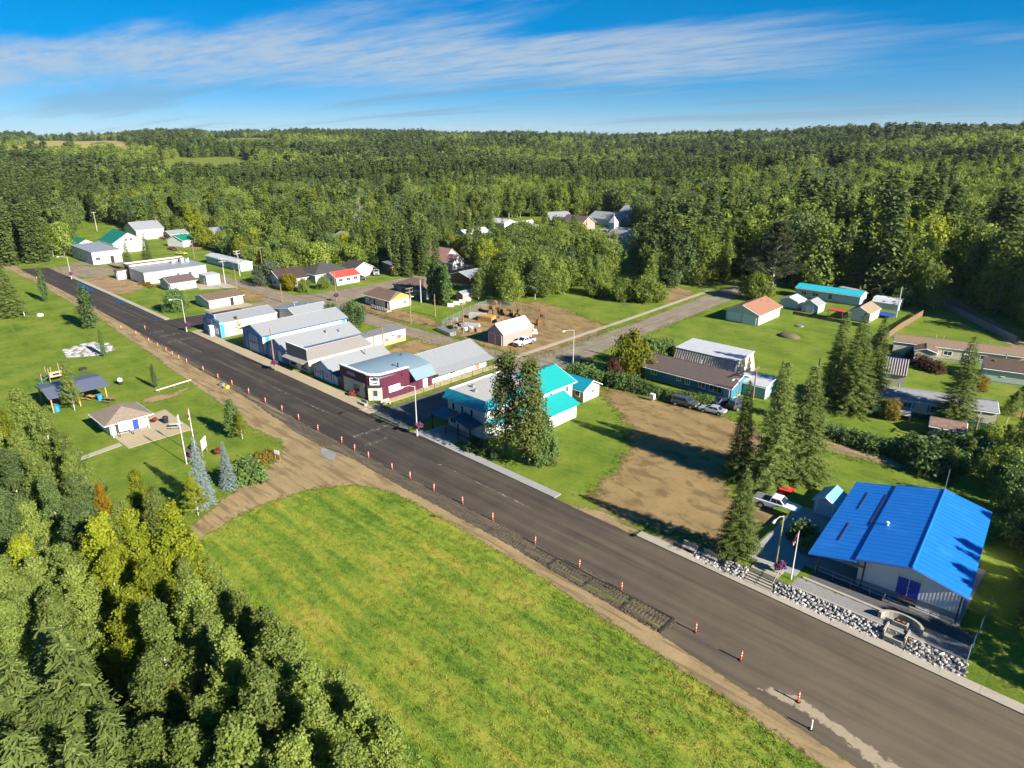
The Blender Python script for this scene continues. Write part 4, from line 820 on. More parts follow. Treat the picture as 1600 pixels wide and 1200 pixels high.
MB().box(-4.05, 4.05, -8.0, -7.66, 5.2, 5.32).build('parapet_cap', TRIM, ff)
m = MB(); m.slab([(-4.0, -9.2, 2.45), (4.0, -9.2, 2.45), (4.0, -7.9, 2.85), (-4.0, -7.9, 2.85)], 0.1); m.build('awning', R_BROWNG, ff)
bg_ = gable('blue_front_shop', 'blue fronted shop with grey gabled roof between garage and false front', 'shop', -136.1, -128.0, 67.1, 85.5, 3.2, 4.9, 'Y', W_CREAM, R_GREY, 0, 0.3, 0.3, front=W_BLUE, doors=[('-Y', 1.4, 0.2, 1.0, 2.1), ], wins=[('-Y', -1.6, 0.9, 2.0, 1.3), ('+X', -5, 1.6, 0.9, 0.8), ('+X', 2, 1.6, 0.9, 0.8)], trim=BLUET, pipes=[(2, 2, 4.4, .2, .5), (2.6, 5, 4.2, .15, .5)])
for u in (-3.6, 3.6): wrect(m := MB(), 0, 9.22, '-Y', u, 0.1, 0.7, 3.1, 0, 0.04); m.build('corner_board', BLUET, bg_)
bs = gable('fire_garage', 'long white metal garage with blue front and overhead door', 'garage', -146.3, -137.3, 66.9, 88.4, 4.6, 6.2, 'Y', W_METAL, R_GREYX, 0, 0.35, 0.3, front=siding('blue_ribbed_metal', (0.16, 0.27, 0.44), 0.3, 'X'), doors=[('-Y', 0.2, 0.15, 3.4, 3.6, {'mat': DOORG, 'panels': 5, 'panes': 4}), ('+X', 7.2, 0.15, 4.0, 3.9, {'panels': 5})], trim=BLUET)
for sd_, u, mt in (('-Y', -3.9, BLUET), ('-Y', -2.2, BLUET), ('-Y', 2.7, BLUET), ('-Y', 4.15, BLUET), ('+X', 10.0, TEALT), ('+X', -9.6, TEALT)): wrect(m := MB(), 4.5, 10.78 if sd_ == '-Y' else 0, sd_, u, 0.3, 0.55 if sd_ == '-Y' else 0.9, 4.2, 0, 0.04); m.build('corner_stripe', mt, bs)
bst = gable('blue_store', 'blue stepped false front store at the street corner', 'store', -166.5, -157.6, 66.9, 81.5, 3.6, 4.6, 'Y', W_CREAM, R_GREYX, 0, 0.25, 0.2)
M_BF = siding('faded_blue_boards', (0.15, 0.26, 0.42), 0.22)
MB().prism([], 0, 0) if False else None
m = MB(); m.loft([(x, -7.55, z) for x, z in ((-4.6, 0.1), (4.6, 0.1), (4.6, 4.1), (2.6, 4.3), (2.0, 5.2), (-2.0, 5.2), (-2.6, 4.3), (-4.6, 4.1))], [(x, -7.3, z) for x, z in ((-4.6, 0.1), (4.6, 0.1), (4.6, 4.1), (2.6, 4.3), (2.0, 5.2), (-2.0, 5.2), (-2.6, 4.3), (-4.6, 4.1))]); m.build('false_front', M_BF, bst)
for k in [('-Y', -2.7, 0.9, 1.3, 1.2), ('-Y', 2.7, 0.9, 1.6, 1.3)]: window(bst, 0, 7.55, *k)
door(bst, 0, 7.55, '-Y', -0.4, 0.15, 1.0, 2.1); wrect(m := MB(), 0, 7.55, '-Y', 0.9, 0.1, 1.1, 2.5, 0.0, 1.1); m.build('entry_box', DOORW, bst)
sg = MB(); wrect(sg, 0, 7.55, '-Y', -0.6, 3.0, 2.6, 0.8, 0, 0.08); sg = sg.build('sign', TRIM, bst); mk = MB()
for q in range(6): wrect(mk, 0, 7.63, '-Y', -1.6 + q * 0.38, 3.2, 0.26, 0.4, 0, 0.015)
mk.build('sign_marks', plain('faded_red_letters', (0.35, 0.12, 0.12), .7), sg); wrect(m := MB(), 4.45, 0, '+X', -7.0, 0.1, 0.9, 4.0, 0, 0.04); m.build('corner_board', TEALT, bst)
gable('store_hall', 'grey roofed hall behind the blue store', 'building', -163.0, -147.4, 82.0, 91.5, 3.6, 5.4, 'Y', W_WHITE, R_GREY, 0, 0.3, 0.3, off=3.0, pipes=[(-1, -1, 5, .15, .5), (2, 1, 5.2, .12, .4)])
MB_ = thing('flat_store_room', 'low white store room with grey flat roof behind the garage', 'building', (-149.0, 95.0 - 1.2, 0)); MB().box(-4.2, 4.2, -2.3, 2.3, 0, 3.2).build('wall', W_WHITE, MB_); MB().box(-4.5, 4.5, -2.6, 2.6, 3.2, 3.4).build('roof', R_GREY, MB_)
for i, (x0, x1) in enumerate(((-129.2, -124.2),)):
    for j, (y0, y1) in enumerate(((80.6, 86.4), (86.6, 95.6))):
        tr = thing('storage_trailer', ('short' if j == 0 else 'long') + ' white storage trailer with yellow stained skirt in the dirt yard', 'trailer', ((x0 + x1) / 2 + 0.6, (y0 + y1) / 2, 0)); h = (y1 - y0) / 2
        MB().box(-2.0, 2.0, -h, h, 0.9, 2.9).build('body', W_WHITE, tr); MB().box(-1.97, 1.97, -h + .03, h - .03, 0.0, 0.9).build('skirt', plain('yellowed_panel', (0.50, 0.42, 0.17), .8, .25, 1.2), tr); MB().box(-2.1, 2.1, -h - .05, h + .05, 2.9, 3.05).build('roof', plain('tarred_roof', (0.18, 0.18, 0.18), .9, .3), tr)
        window(tr, 2.0, 0, '+X', 0.8, 1.6, 0.8, 0.7); door(tr, 2.0, 0, '+X', -h + 1.6, 0.5, 0.9, 2.0)
        if j:
            for yy, hh in ((-1.0, .5), (2.6, .75)): MB().box(2.0, 2.02, yy - .6, yy + .6, 1.0, 1.0 + hh).build('red_mark', plain('red_spray', (0.5, 0.10, 0.05), .8), tr)
# ------------------------------------------------------------------ houses and sheds of the village
wr = gable('washroom_building', 'long low white building with brown roof on the corner lawn', 'building', -196.3, -187.6, 77.4, 87.2, 2.5, 3.3, 'Y', W_WHITE, S_BROWN, 0, 0.4, 0.4, wins=[('+X', -3, 1.6, 1.4, 0.4), ('+X', 0, 1.6, 1.2, 0.4), ('+X', 3.5, 1.5, 0.8, 0.6)], doors=[('+X', 1.6, 0.1, 1.0, 2.1, {'mat': BLACKM})])
vl = thing('village_office', 'wide white flat roofed building beside the sandy lot', 'building', (-240.5, 87.5, 0))
MB().box(-6.3, 6.3, -10, 10, 0.1, 3.8).build('wall', W_WHITE, vl); MB().box(-6.5, 6.5, -10.2, 10.2, 3.8, 4.0).build('roof', R_GREY, vl)
MB().box(-12.0, -6.5, -9.5, 9.5, 0.1, 4.2).build('rear_wall', W_BROWN, vl); MB().box(-12.1, -6.4, -9.6, 9.6, 4.2, 4.32).build('rear_roof', BROWNR, vl)
m = MB(); m.box(-12.2, -6.3, -9.8, -9.6, 4.2, 4.8); m.box(-12.2, -12.0, -9.6, 9.8, 4.2, 4.8); m.box(-6.5, -6.3, -9.6, 9.8, 4.2, 4.8); m.build('parapet', plain('pale_parapet', (.5, .48, .44), .7), vl)
MB().box(-11.9, -9.0, -13.0, -9.8, 0, 2.9).build('porch', W_WHITE, vl); MB().box(-12.1, -8.8, -13.2, -9.7, 2.9, 3.1).build('porch_roof', S_BROWN, vl); door(vl, 0, 13.0, '-Y', -10.4, 0, 1.0, 2.1, BLACKM)
for y in (0.5, 4.5): window(vl, 6.3, 0, '+X', y, 1.4, 1.2, 1.1)
for y, h in ((3, .7), (6.0, 1.6), (7.5, 1.0)): MB().box(-5.8 + y * .1, -4.4 + y * .1, y, y + 1.2, 4.0, 4.0 + h).build('roof_unit', STEEL, vl)
gable('clinic_cabin', 'low white cabin with brown roof and red chimney in front of the office', 'cabin', -226.2, -218.2, 79.2, 87.0, 2.6, 3.9, 'Y', W_WHITE, S_TAUPE, 0, 0.4, 0.4, wins=[('-Y', -1.8, 0.9, 1.0, 1.4), ('-Y', 0.8, 0.9, 1.0, 1.4)], doors=[('-Y', 2.4, 0.1, 0.9, 2.0)])
ub = thing('utility_shed', 'square cream utility shed on a concrete pad', 'shed', (-221.5, 92.8, 0.08)); MB().box(-2.7, 2.7, -2.2, 2.2, 0, 3.0).build('wall', siding('cream_metal', (0.55, 0.53, 0.40), .3, 'X'), ub); MB().box(-2.9, 2.9, -2.4, 2.4, 3.0, 3.15).build('roof', R_WHITE, ub); door(ub, 0, 2.2, '-Y', 0.5, 0, 1.0, 2.1, DOORG)
gs = thing('white_shop', 'white flat roofed shop before the green roofed house', 'shop', (-297.5, 83.0, 0)); MB().box(-12, 12, -5.0, 5.0, 0, 4.6).build('wall', W_WHITE, gs); m = MB(); m.slab([(-12.2, -5.2, 4.9), (12.2, -5.2, 4.65), (12.2, 5.2, 4.75), (-12.2, 5.2, 5.0)], .15); m.build('roof', R_GREY, gs)
for u in (-9, -5.5, -2, 2, 5.5): window(gs, 0, 5.0, '-Y', u, 0.9, 1.6, 1.7)
window(gs, 12, 0, '+X', -3.2, 1.4, 1.6, 1.3); door(gs, 12, 0, '+X', 1.6, 0, 1.3, 2.6, BLACKM)
gable('green_roof_house', 'white house with green metal roof and gable behind the shop', 'house', -322, -306, 92, 104, 4.2, 7.8, 'X', W_WHITE, R_GREEN, 0, 0.5, 0.4, wins=[('+X', -1, 4.6, 1.2, 1.2), ('+X', 1, 4.6, 1.2, 1.2)])
gable('green_lean_house', 'lower green roofed wing left of the white shop', 'house', -331, -319, 82, 90, 3.0, 5.0, 'X', W_WHITE, R_GREEN, 0, 0.4, 0.4)
gable('white_barn', 'tall white barn shed behind the green roofed house', 'barn', -352, -338, 112, 124, 4.6, 7.4, 'Y', W_METAL, R_GREY, 0, 0.3, 0.3)
gable('green_roof_shed', 'small white shed with green roof near the wood', 'shed', -312, -303, 116, 122, 3.0, 4.8, 'Y', W_WHITE, R_GREEN, 0, 0.3, 0.3, rz=0.35)
gable('metal_workshop', 'pale metal workshop with dark open door behind the back street', 'workshop', -311, -297, 130, 148, 4.6, 6.8, 'Y', siding('pale_metal', (0.5, 0.48, 0.42), .4, 'X'), R_GREY, 0, 0.3, 0.3, doors=[('-Y', 2.5, 0, 6.0, 3.8, {'mat': BLACKM})])
gable('grey_shack', 'grey weathered shack left of the metal workshop', 'shed', -334, -326, 122, 130, 2.8, 4.0, 'Y', W_GREY, R_GREY, 0, .3, .3)
gable('tan_shack', 'tan plank shack among yard clutter by the wood', 'shed', -318, -312, 121, 126, 2.6, 3.6, 'X', W_TAN, R_GREY, 0, .2, .2)
S_TANB = shingle('tan_brown_shingles', (0.215, 0.15, 0.10), .2)
def mobile(name, label, x0, x1, y0, y1, wall, roof, rz=0.0, eave=2.9, ridge=3.5, axis='X', wins=(), doors=(), pipes=()):
    return gable(name, label, 'mobile home', x0, x1, y0, y1, eave, ridge, axis, wall, roof, 0, 0.2, 0.2, 0.5, wins, doors, None, rz, pipes=pipes)
mobile('mobile_home', 'long pale blue mobile home beside the back street', -259, -233, 108.6, 113.2, W_GREYB, R_WHITE, 0.02, wins=[('-Y', -6, 1.5, 1.3, .9), ('-Y', -3.5, 1.5, 1.3, .9), ('-Y', 4, 1.5, 1.3, .9)], doors=[('-Y', 8, .5, .9, 2)])
mobile('mobile_home', 'second pale mobile home nearer the spruces, blue grey roof', -241, -219, 123.5, 128, W_GREYB, R_WHITE, 0.05, wins=[('-Y', -5, 1.5, 1.3, .9), ('-Y', 2, 1.5, 1.3, .9)])
gable('red_roof_cafe', 'white veranda house with bright red roof', 'house', -194.5, -188.2, 118.8, 127.5, 2.7, 3.9, 'Y', W_WHITE, R_RED, 0, .4, .4, wins=[('+X', -2.8, 1.1, 1.6, 1.1), ('+X', 0, 1.1, 1.6, 1.1), ('+X', 2.8, 1.1, 1.6, 1.1), ('-Y', 0, 1.1, 1.4, 1.1)])
hip('dark_roof_house', 'bungalow with large dark hipped roof behind the red roofed house', 'house', -207, -196, 116, 129, 2.9, 5.6, W_GREYB, S_DARK, wins=[('-Y', -2, 1, 1.4, 1.2), ('-Y', 2, 1, 1.4, 1.2)], pipes=[(1, 1, 5.2, .2, .9)])
gable('brown_roof_house', 'white gabled house with dark brown roof behind yellow shrub', 'house', -206, -197, 104.5, 113.5, 2.8, 5.2, 'Y', W_WHITE, shingle('deep_brown_shingles', (0.05, 0.032, 0.03)), 0, .5, .5, wins=[('+X', 0, 1, 1.4, 1.2), ('-Y', 1, 1, 1.2, 1.2)])
gable('white_garage', 'white garage with dark roof behind the red roofed house', 'garage', -203.5, -195.8, 131.0, 138.2, 2.8, 4.6, 'X', W_WHITE, S_DARK, 0, .4, .4, doors=[('+X', 0, 0, 4.2, 2.4, {'panels': 4})])
pg = thing('pallet_shed', 'open plank shed full of orange boards by the street', 'shed', (-196, 147.5, 0)); MB().box(-2.5, 2.3, -3, 3, 0, 2.6).build('wall', WOOD, pg); m = MB(); m.slab([(-2.8, -3.3, 3.2), (2.6, -3.3, 2.5), (2.6, 3.3, 2.5), (-2.8, 3.3, 3.2)], .12); m.build('roof', plain('slate_panel', (.12, .14, .17), .6), pg)
for k in range(5): MB().box(2.3, 2.42, -2.6 + k * 1.1, -1.8 + k * 1.1, 0.3, 2.1).build('board', WOODL, pg)
tanb = hip('tan_bungalow', 'cream bungalow with brown roof and ochre gable end', 'house', -162.0, -150.4, 111.0, 118.4, 2.7, 4.5, W_CREAM, S_BROWN, inset=2.0, wins=[('-Y', -3.2, 1, 1.2, 1.0), ('+X', 1.5, 1, 1.0, .9)], doors=[('-Y', -1.2, .1, .95, 2.05, {'mat': plain('brown_door', (.07, .03, .02), .5)}), ('-Y', 4.3, .1, 1.2, 2.1, {'mat': BLACKM})])
m = MB(); m.add([(6.45, -3.9, 2.72), (6.45, 3.9, 2.72), (6.15, 0, 4.3)], [(0, 1, 2)]); m.build('gable_board', ORANGEW, tanb)
rampt = thing('access_ramp', 'white railed ramp before the cream bungalow', 'ramp', (-151.5, 109.6, 0)); MB().box(-4.5, 2.5, -0.9, 0.9, 0, 0.25).build('deck', M_CONC, rampt)
for k in range(7): MB().box(-4.4 + k * 1.1, -4.0 + k * 1.1 + .35, -0.95, -0.88, 0.25, 1.15).build('rail_panel', TRIM, rampt)
hip('slate_bungalow', 'slate grey bungalow with dark brown roof beside tall poplars', 'house', -166.8, -153.0, 125.0, 133.8, 2.8, 4.9, W_DGREY, S_BROWN, wins=[('-Y', -4, 1, 1.3, 1.1), ('-Y', 3, 1, 1.5, 1.2)])
gable('pink_shed', 'pink shed with pale metal roof in the dirt yard', 'shed', -108.8, -103.9, 107.7, 117.6, 3.0, 4.9, 'Y', W_PINK, R_WHITE, 0, .15, .15, 0.05, wins=[('-Y', 0, 3.0, .8, .7)], doors=[('-Y', -1.1, 0, 1.9, 2.4, {'mat': W_PINK}), ('-Y', 1.0, 0, 1.9, 2.4, {'mat': W_PINK})])
gable('rust_barn', 'low brown barn with grey roof and rusty front by the street', 'barn', -166, -157, 147.5, 158, 2.8, 4.0, 'Y', siding('rusty_boards', (.22, .09, .05), .25), R_GREY, 0, .3, .3, doors=[('+X', 0, 0, 2.0, 2.2, {'mat': BLACKM})])
gable('tan_block_wall', 'small tan stuccoed shed behind the poplars', 'shed', -145.8, -143.0, 131.5, 136.0, 2.2, 2.7, 'Y', W_PINK, R_GREY, 0, .1, .1)
gable('pink_roof_cottage', 'white cottage with pinkish roof and twin gables', 'house', -199.5, -187.0, 163, 171, 3.0, 6.3, 'X', W_WHITE, S_PINK, 0, .5, .4, wins=[('+X', 0, 3.6, 1.2, .9), ('+X', -1.8, 1, 1.1, 1.1)])
gable('small_cottage', 'small white cottage with pinkish roof facing the black cars', 'house', -187.0, -181.5, 162.5, 168, 2.6, 4.8, 'X', W_WHITE, S_PINK, 0, .4, .4, 0.0, wins=[('+X', 0, 1, 2.2, 1.2)])
gable('white_storey_house', 'tall white house with pale roof beyond the pink cottage', 'house', -216, -203, 193, 206, 5.2, 8.4, 'Y', siding('bluish_white', (.55, .60, .62), .2), R_WHITE, 0, .4, .4, wins=[('-Y', -2, 1, 1.2, 1.3), ('-Y', 2.2, 3.6, 1.2, 1.2)])
gable('blue_white_house', 'pale blue house half hidden behind the poplar grove', 'house', -222, -211, 232, 244, 4.6, 7.6, 'Y', W_GREYB, R_WHITE, 0, .4, .4, wins=[('-Y', 0, 4.0, 1.3, 1.2)])
gable('white_camper_shed', 'white shed near the forest edge behind the cottages', 'shed', -252, -240, 250, 258, 3.6, 5.0, 'X', W_WHITE, R_WHITE, 0, .3, .3)
gable('orange_shed', 'orange plank shed at the dark forest edge', 'shed', -286, -281, 262, 268, 4.5, 5.5, 'Y', ORANGEW, S_DARK, 0, .2, .2)
gable('long_grey_house', 'long house with grey metal roof among yellowing trees', 'house', -266, -243, 168, 177, 3.2, 5.0, 'X', W_DGREY, R_GREY, 0, .4, .4, wins=[('-Y', -5, 1, 1.4, 1.1), ('-Y', 4, 1, 1.4, 1.1)])
gable('tarp_shed', 'rounded grey tarp shed behind the long house', 'shed', -252, -242, 186, 196, 4.0, 7.0, 'Y', W_GREYB, S_GREY, 0, .3, .3)
gable('narrow_white_shed', 'narrow white shed with dark roof between the shrubs', 'shed', -222, -217, 131, 136, 4.6, 5.4, 'X', W_WHITE, S_DARK, 0, .2, .2)
gable('hidden_cottage', 'small cottage with grey roof in front of dark spruces', 'house', -290, -281, 155, 163, 3.4, 5.4, 'X', W_WHITE, R_GREY, 0, .4, .4)
# far houses and church
gable('row_house', 'pale house with white gable at the back of the village', 'house', -243, -229, 280, 292, 4.0, 6.6, 'Y', W_GREYB, R_GREY, 0, .5, .5, wins=[('-Y', 0, 1.4, 3.0, 1.4)], rz=-0.5)
gable('row_house', 'house with taupe roof beside the pole at the village back', 'house', -224, -211, 275, 286, 3.6, 6.6, 'X', W_PINK, S_TAUPE, 0, .6, .6)
gable('row_house', 'wide grey roofed house left of the church', 'house', -226, -206, 301, 313, 3.6, 6.2, 'X', W_WHITE, S_GREY, 0, .6, .6)
gable('row_house', 'tall white gabled house behind the church', 'house', -219, -205, 319, 331, 5.5, 8.6, 'X', W_WHITE, S_GREY, 0, .5, .5)
ch = gable('church', 'pale church with grey roof and pointed white steeple', 'church', -175, -155, 246.5, 256.5, 4.2, 7.4, 'X', siding('church_boards', (.52, .55, .56), .25), S_GREY, 0, .5, .4, wins=[('-Y', -6, 1.4, 1.1, 1.8), ('-Y', -2, 1.4, 1.1, 1.8), ('-Y', 2, 1.4, 1.1, 1.8), ('-Y', 6, 1.4, 1.1, 1.8)])
MB().box(-11.8, -9.0, -1.5, 1.5, 0, 9.2).build('steeple_tower', W_WHITE, ch); m = MB(); m.add([(-12.0, -1.7, 9.2), (-8.8, -1.7, 9.2), (-8.8, 1.7, 9.2), (-12.0, 1.7, 9.2), (-10.4, 0, 12.2)], [(0, 1, 4), (1, 2, 4), (2, 3, 4), (3, 0, 4), (3, 2, 1, 0)]); m.build('steeple_roof', R_WHITE, ch)
MB().box(-10.46, -10.34, -.06, .06, 12.1, 13.0).box(-10.46, -10.34, -.3, .3, 12.5, 12.62).build('cross', TRIM, ch)
gable('church_hall', 'low white hall with grey roof before the church', 'hall', -178, -158, 234.5, 242.5, 2.9, 4.2, 'X', W_WHITE, S_GREY, 0, .9, .6, wins=[('-Y', -6.5, 1, 2.2, 1.3), ('-Y', -2, 1, 2.0, 1.3), ('-Y', 3, 1, 2.0, 1.3)], doors=[('-Y', 7, 0, 2.2, 2.3, {'mat': TEALT})])
def camper(label, x, y, rz, L, mat):
    c = thing('camper_trailer', label, 'camper', (x, y, 0), rz); h = L / 2
    m = MB(); prof = [(-h, .6), (h - .4, .6), (h, 1.3), (h - .3, 2.9), (-h + .2, 3.0), (-h, 2.4)]; m.loft([(a, -1.2, b) for a, b in prof], [(a, 1.2, b) for a, b in prof]); m.build('body', mat, c, bevel=.08)
    for u in (-h * .5, h * .35): window(c, 0, 1.2, '-Y', u, 1.5, 1.1, .7, BLACKM, None, 0)
    for u in (-.5, .5): MB().tube([(u, -1.25, .38), (u, -1.0, .38)], .37, 12).build('wheel', BLACKM, c)
    return c
camper('pale blue camper trailer parked behind the shrubs', -150.5, 219, -0.9, 11, plain('camper_blue', (.30, .42, .46), .4)); camper('small white camper beside the large shrubs', -148.5, 205.5, -0.6, 5.5, TRIM)
camper('white camper trailer with dark side stripe by the wood', -338.5 + 10, 138, -0.35, 12, TRIM); camper('grey camper parked behind the turquoise roofed home', -62.5, 212.5, -0.2, 8, plain('camper_grey', (.3, .3, .3), .5))
# ------------------------------------------------------------------ right hand blocks
gable('brown_roof_garage', 'white double garage with reddish roof on the wide lawn', 'garage', -78.0, -69.2, 164.6, 177.6, 2.9, 4.7, 'Y', W_WHITE, S_RED, 0, .45, .45, doors=[('-Y', -2.1, .05, 3.2, 2.3, {'panels': 4}), ('-Y', 2.1, .05, 3.2, 2.3, {'panels': 4})], wins=[('+X', -2.5, 1.2, .8, .8), ('+X', 2.5, 1.2, .8, .8)], pipes=[(1, 2, 4.4, .1, .4), (2, 4, 4.0, .1, .4)])
# arch-rib metal barn
qn = thing('ribbed_barn', 'ribbed metal barn with pale flat top and cream end wall', 'barn', (-60.6, 124.5, 0)); qs = [(-5.2, 0), (-4.6, 2.2), (-3.3, 4.5), (3.3, 4.9), (4.6, 2.2), (5.2, 0)]
m = MB(); QY = (-6.2, 6.2)
def swap(x, y, z): return (y, x, z)   # ridge runs along X
L = 6.6
m.loft([(-L, s, z) for s, z in qs], [(L, s, z) for s, z in qs]); m.build('wall', siding('cream_boards', (.58, .50, .36), .3, 'X'), qn)
m = MB()
for k in range(26):
    x = -L + 0.1 + k * (2 * L - .2) / 25
    m.tube([(x, -5.3, 0), (x, -4.68, 2.2), (x, -3.4, 4.5)], .13, 6)
    m.tube([(x, 5.3, 0), (x, 4.68, 2.2), (x, 3.4, 4.9)], .13, 6)
m.build('rib_cladding', plain('ribbed_steel', (.36, .33, .29), .45, .25, 1.2, 0, 30, .3), qn, kind='stuff')
m = MB(); m.slab([(-L - .3, -3.6, 4.62), (L + .3, -3.6, 4.62), (L + .3, 3.6, 5.05), (-L - .3, 3.6, 5.05)], .15); m.build('roof', R_WHITE, qn); window(qn, L, 0, '+X', 2.5, 2.4, .9, .7); MB().box(L, L + .06, -3.4, -0.2, 0, 3.4).build('door', plain('cream_door', (.5, .44, .33), .7), qn)
gable('teal_house', 'long teal house with brown shingle roof behind shrubs', 'house', -69.0, -50.4, 112.0, 119.2, 2.8, 4.1, 'X', W_TEAL, S_TAUPE, 0, .9, .5, wins=[('-Y', -7, 1.2, 1.4, 1.0), ('-Y', -1.5, 1.2, .9, .8), ('-Y', .4, .9, 1.0, 1.2), ('-Y', 3.4, 1.0, 1.5, 1.1), ('-Y', 6.2, .8, 2.6, 1.4, {'mull': 2})], doors=[('-Y', 8.4, .2, .95, 2.05)], pipes=[(-3.5, .5, 3.9, .12, .6), (0.5, .8, 3.9, .15, .8), (7.5, 1.2, 3.8, .08, 1.4)])
gable('white_roof_shed', 'pale blue shed with white roof behind the teal house', 'shed', -51.5, -46.0, 116.5, 123.5, 2.4, 3.2, 'X', siding('pale_teal_boards', (.30, .44, .46), .2), R_WHITE, 0, .2, .2)
mobile('mobile_home', 'pale mobile home with turquoise roof and white skirting', -75.5, -57.5, 203.5, 209.5, W_GREYB, R_TQ, 0.02, 2.9, 3.7, wins=[('-Y', -6.5, 1, 1.6, 1.2), ('-Y', -3.2, 1, 1.8, 1.2), ('-Y', 1.0, .8, 1.2, 1.7)])
gable('grey_roof_shed', 'open white shelter with pale roof near the turquoise home', 'shed', -73.5, -68.6, 188.0, 193.0, 2.3, 3.2, 'Y', W_WHITE, R_WHITE, 0, .3, .3)
gable('double_door_shed', 'grey garden shed with double door on the lawn', 'shed', -67.2, -62.8, 187.2, 192.0, 2.2, 3.4, 'Y', W_GREYB, S_GREY, 0, .15, .15, doors=[('-Y', 0, 0, 1.8, 1.9)])
gable('tan_roof_shed', 'white shed with tan roof beyond the tall spruces', 'shed', -54.6, -49.6, 186.5, 194.5, 2.6, 3.9, 'Y', W_WHITE, shingle('tan_shingles', (.26, .20, .13)), 0, .25, .25, wins=[('+X', 1, 1.2, .7, .7)])
tn = thing('carport_tent', 'white fabric tent shelter on the lawn', 'tent', (-51.5, 209, 0)); m = MB(); q = [(-3, 0), (-3, 1.6), (-1.6, 2.7), (1.6, 2.7), (3, 1.6), (3, 0)]; m.loft([(-3.5, s, z) for s, z in q], [(3.5, s, z) for s, z in q]); m.build('cover', plain('white_tarp', (.55, .55, .54), .6), tn)
tp = thing('trampoline', 'round blue trampoline on the lawn by the fence', 'trampoline', (-48.3, 196.5, 0)); MB().tube([(0, 0, .75), (0, 0, .82)], 2.2, 20).build('mat', plain('blue_mat', (.02, .07, .45), .5), tp)
for k in range(6): MB().tube([(2.0 * math.cos(k), 2.0 * math.sin(k), 0), (2.0 * math.cos(k), 2.0 * math.sin(k), .78)], .05, 6).build('leg', STEEL, tp)
rc = thing('red_canopy', 'red canopy roof half hidden behind the spruces', 'canopy', (-57.5, 186, 0)); MB().box(-2, 2, -1.5, 1.5, 2.2, 2.35).build('roof', R_RED, rc)
for a in (-1.8, 1.8): MB().box(a - .06, a + .06, -1.3, -1.2, 0, 2.2).build('post', WOOD, rc)
mobile('mobile_home', 'long cream mobile home with brown roof before the fenced yard', -38.6, -15.0, 165.6, 172.2, W_CREAM, S_TANB, 0.25, 2.9, 3.6, wins=[('-Y', -8, 1.4, .9, .8), ('-Y', -1.5, 1.2, 1.6, 1.0), ('-Y', 5, 1.2, 1.4, 1.0)], doors=[('-Y', 2, .5, .9, 2.0)], pipes=[(-4, 1, 3.4, .12, 1.0), (-2.5, 1.5, 3.4, .1, .7), (6, 2, 3.3, .1, .6)])
gable('entry_shed', 'small cream shed standing before the brown roofed mobile home', 'shed', -33.0, -29.0, 160.0, 164.3, 2.6, 3.2, 'Y', W_CREAM, S_BROWN, 0, .2, .2, rz=.25)
gable('brown_roof_home', 'pale green home with dark brown roof at the right edge', 'house', -20.0, -6.0, 157.5, 164.0, 2.8, 4.0, 'X', siding('pale_green_siding', (.45, .52, .46), .2), shingle('umber_shingles', (.085, .055, .042)), 0, .4, .4, rz=.24, wins=[('-Y', 1.0, 1.2, 1.1, .8), ('-Y', -4, 1.4, .6, .5)], pipes=[(-3.6, 1.5, 3.6, .14, 1.1)])
mh = mobile('mobile_home', 'long cream mobile home with lilac grey roof and green skirting', -31.0, -13.2, 126.9, 133.0, W_CREAM, S_GREY, 0.29, 3.0, 3.7, wins=[('-Y', -3.9, 1.5, 1.3, 1.1, {'shutters': TEALT}), ('-Y', 0.4, 1.3, 1.9, 1.3, {'shutters': TEALT})], doors=[('-Y', -7, .9, .95, 1.95)], pipes=[(-5.5, .6, 3.6, .12, 1.0), (5.6, .8, 3.4, .1, .3)])
MB().box(-8.92, 8.92, -3.08, 3.08, 0, .9).build('skirting', plain('dark_green_skirt', (.02, .09, .08), .7), mh); dk = MB().box(-9.2, -3.4, -5.2, -3.1, .7, .85).build('deck', WOOD, mh); MB().box(-9.2, -3.4, -5.28, -5.2, .85, 1.75).build('deck_rail', TRIM, mh); MB().box(-3.4, -3.32, -5.2, -3.1, 0, 1.6).build('deck_side', TRIM, mh)
ss = thing('striped_shed', 'shed with striped corrugated roof and blue edge', 'shed', (-32.5, 145.2, 0), .22); MB().box(-2.2, 2.2, -3.3, 3.3, 0, 2.0).build('wall', plain('grey_board', (.35, .33, .3), .8), ss); m = MB(); m.slab([(-2.4, -3.6, 1.9), (2.4, -3.6, 1.9), (2.4, 3.6, 3.2), (-2.4, 3.6, 3.2)], .1); r_ = m.build('roof', plain('brown_sheet', (.17, .13, .12), .5), ss)
m = MB()
for k in range(11): m.tube([(-2.25 + k * .45, -3.62, 1.97), (-2.25 + k * .45, 3.62, 3.27)], .09, 5)
m.build('roof_ribs', plain('pale_rib', (.42, .37, .34), .5), r_, kind='stuff'); MB().box(-2.45, 2.45, 3.55, 3.7, 3.1, 3.35).build('blue_edge', DOORB, ss); MB().box(-2.3, -1.2, -3.7, -3.55, 1.3, 2.0).build('blue_tarp', plain('bright_blue', (.03, .25, .6), .5), ss)
gable('mossy_shed', 'small teal shed with mossy shingle roof under the hedge', 'shed', -20.3, -15.6, 119.6, 123.6, 1.9, 2.6, 'X', siding('teal_boards', (.04, .22, .20), .2), shingle('mossy_shingles', (.20, .13, .10), .4), 0, .2, .2, rz=.2)
gable('hidden_blue_house', 'blue roofed house deep among the trees', 'house', -63, -52, 303, 312, 4.0, 7.0, 'Y', W_GREYB, plain('navy_metal', (.03, .07, .20), .4), 0, .5, .5)
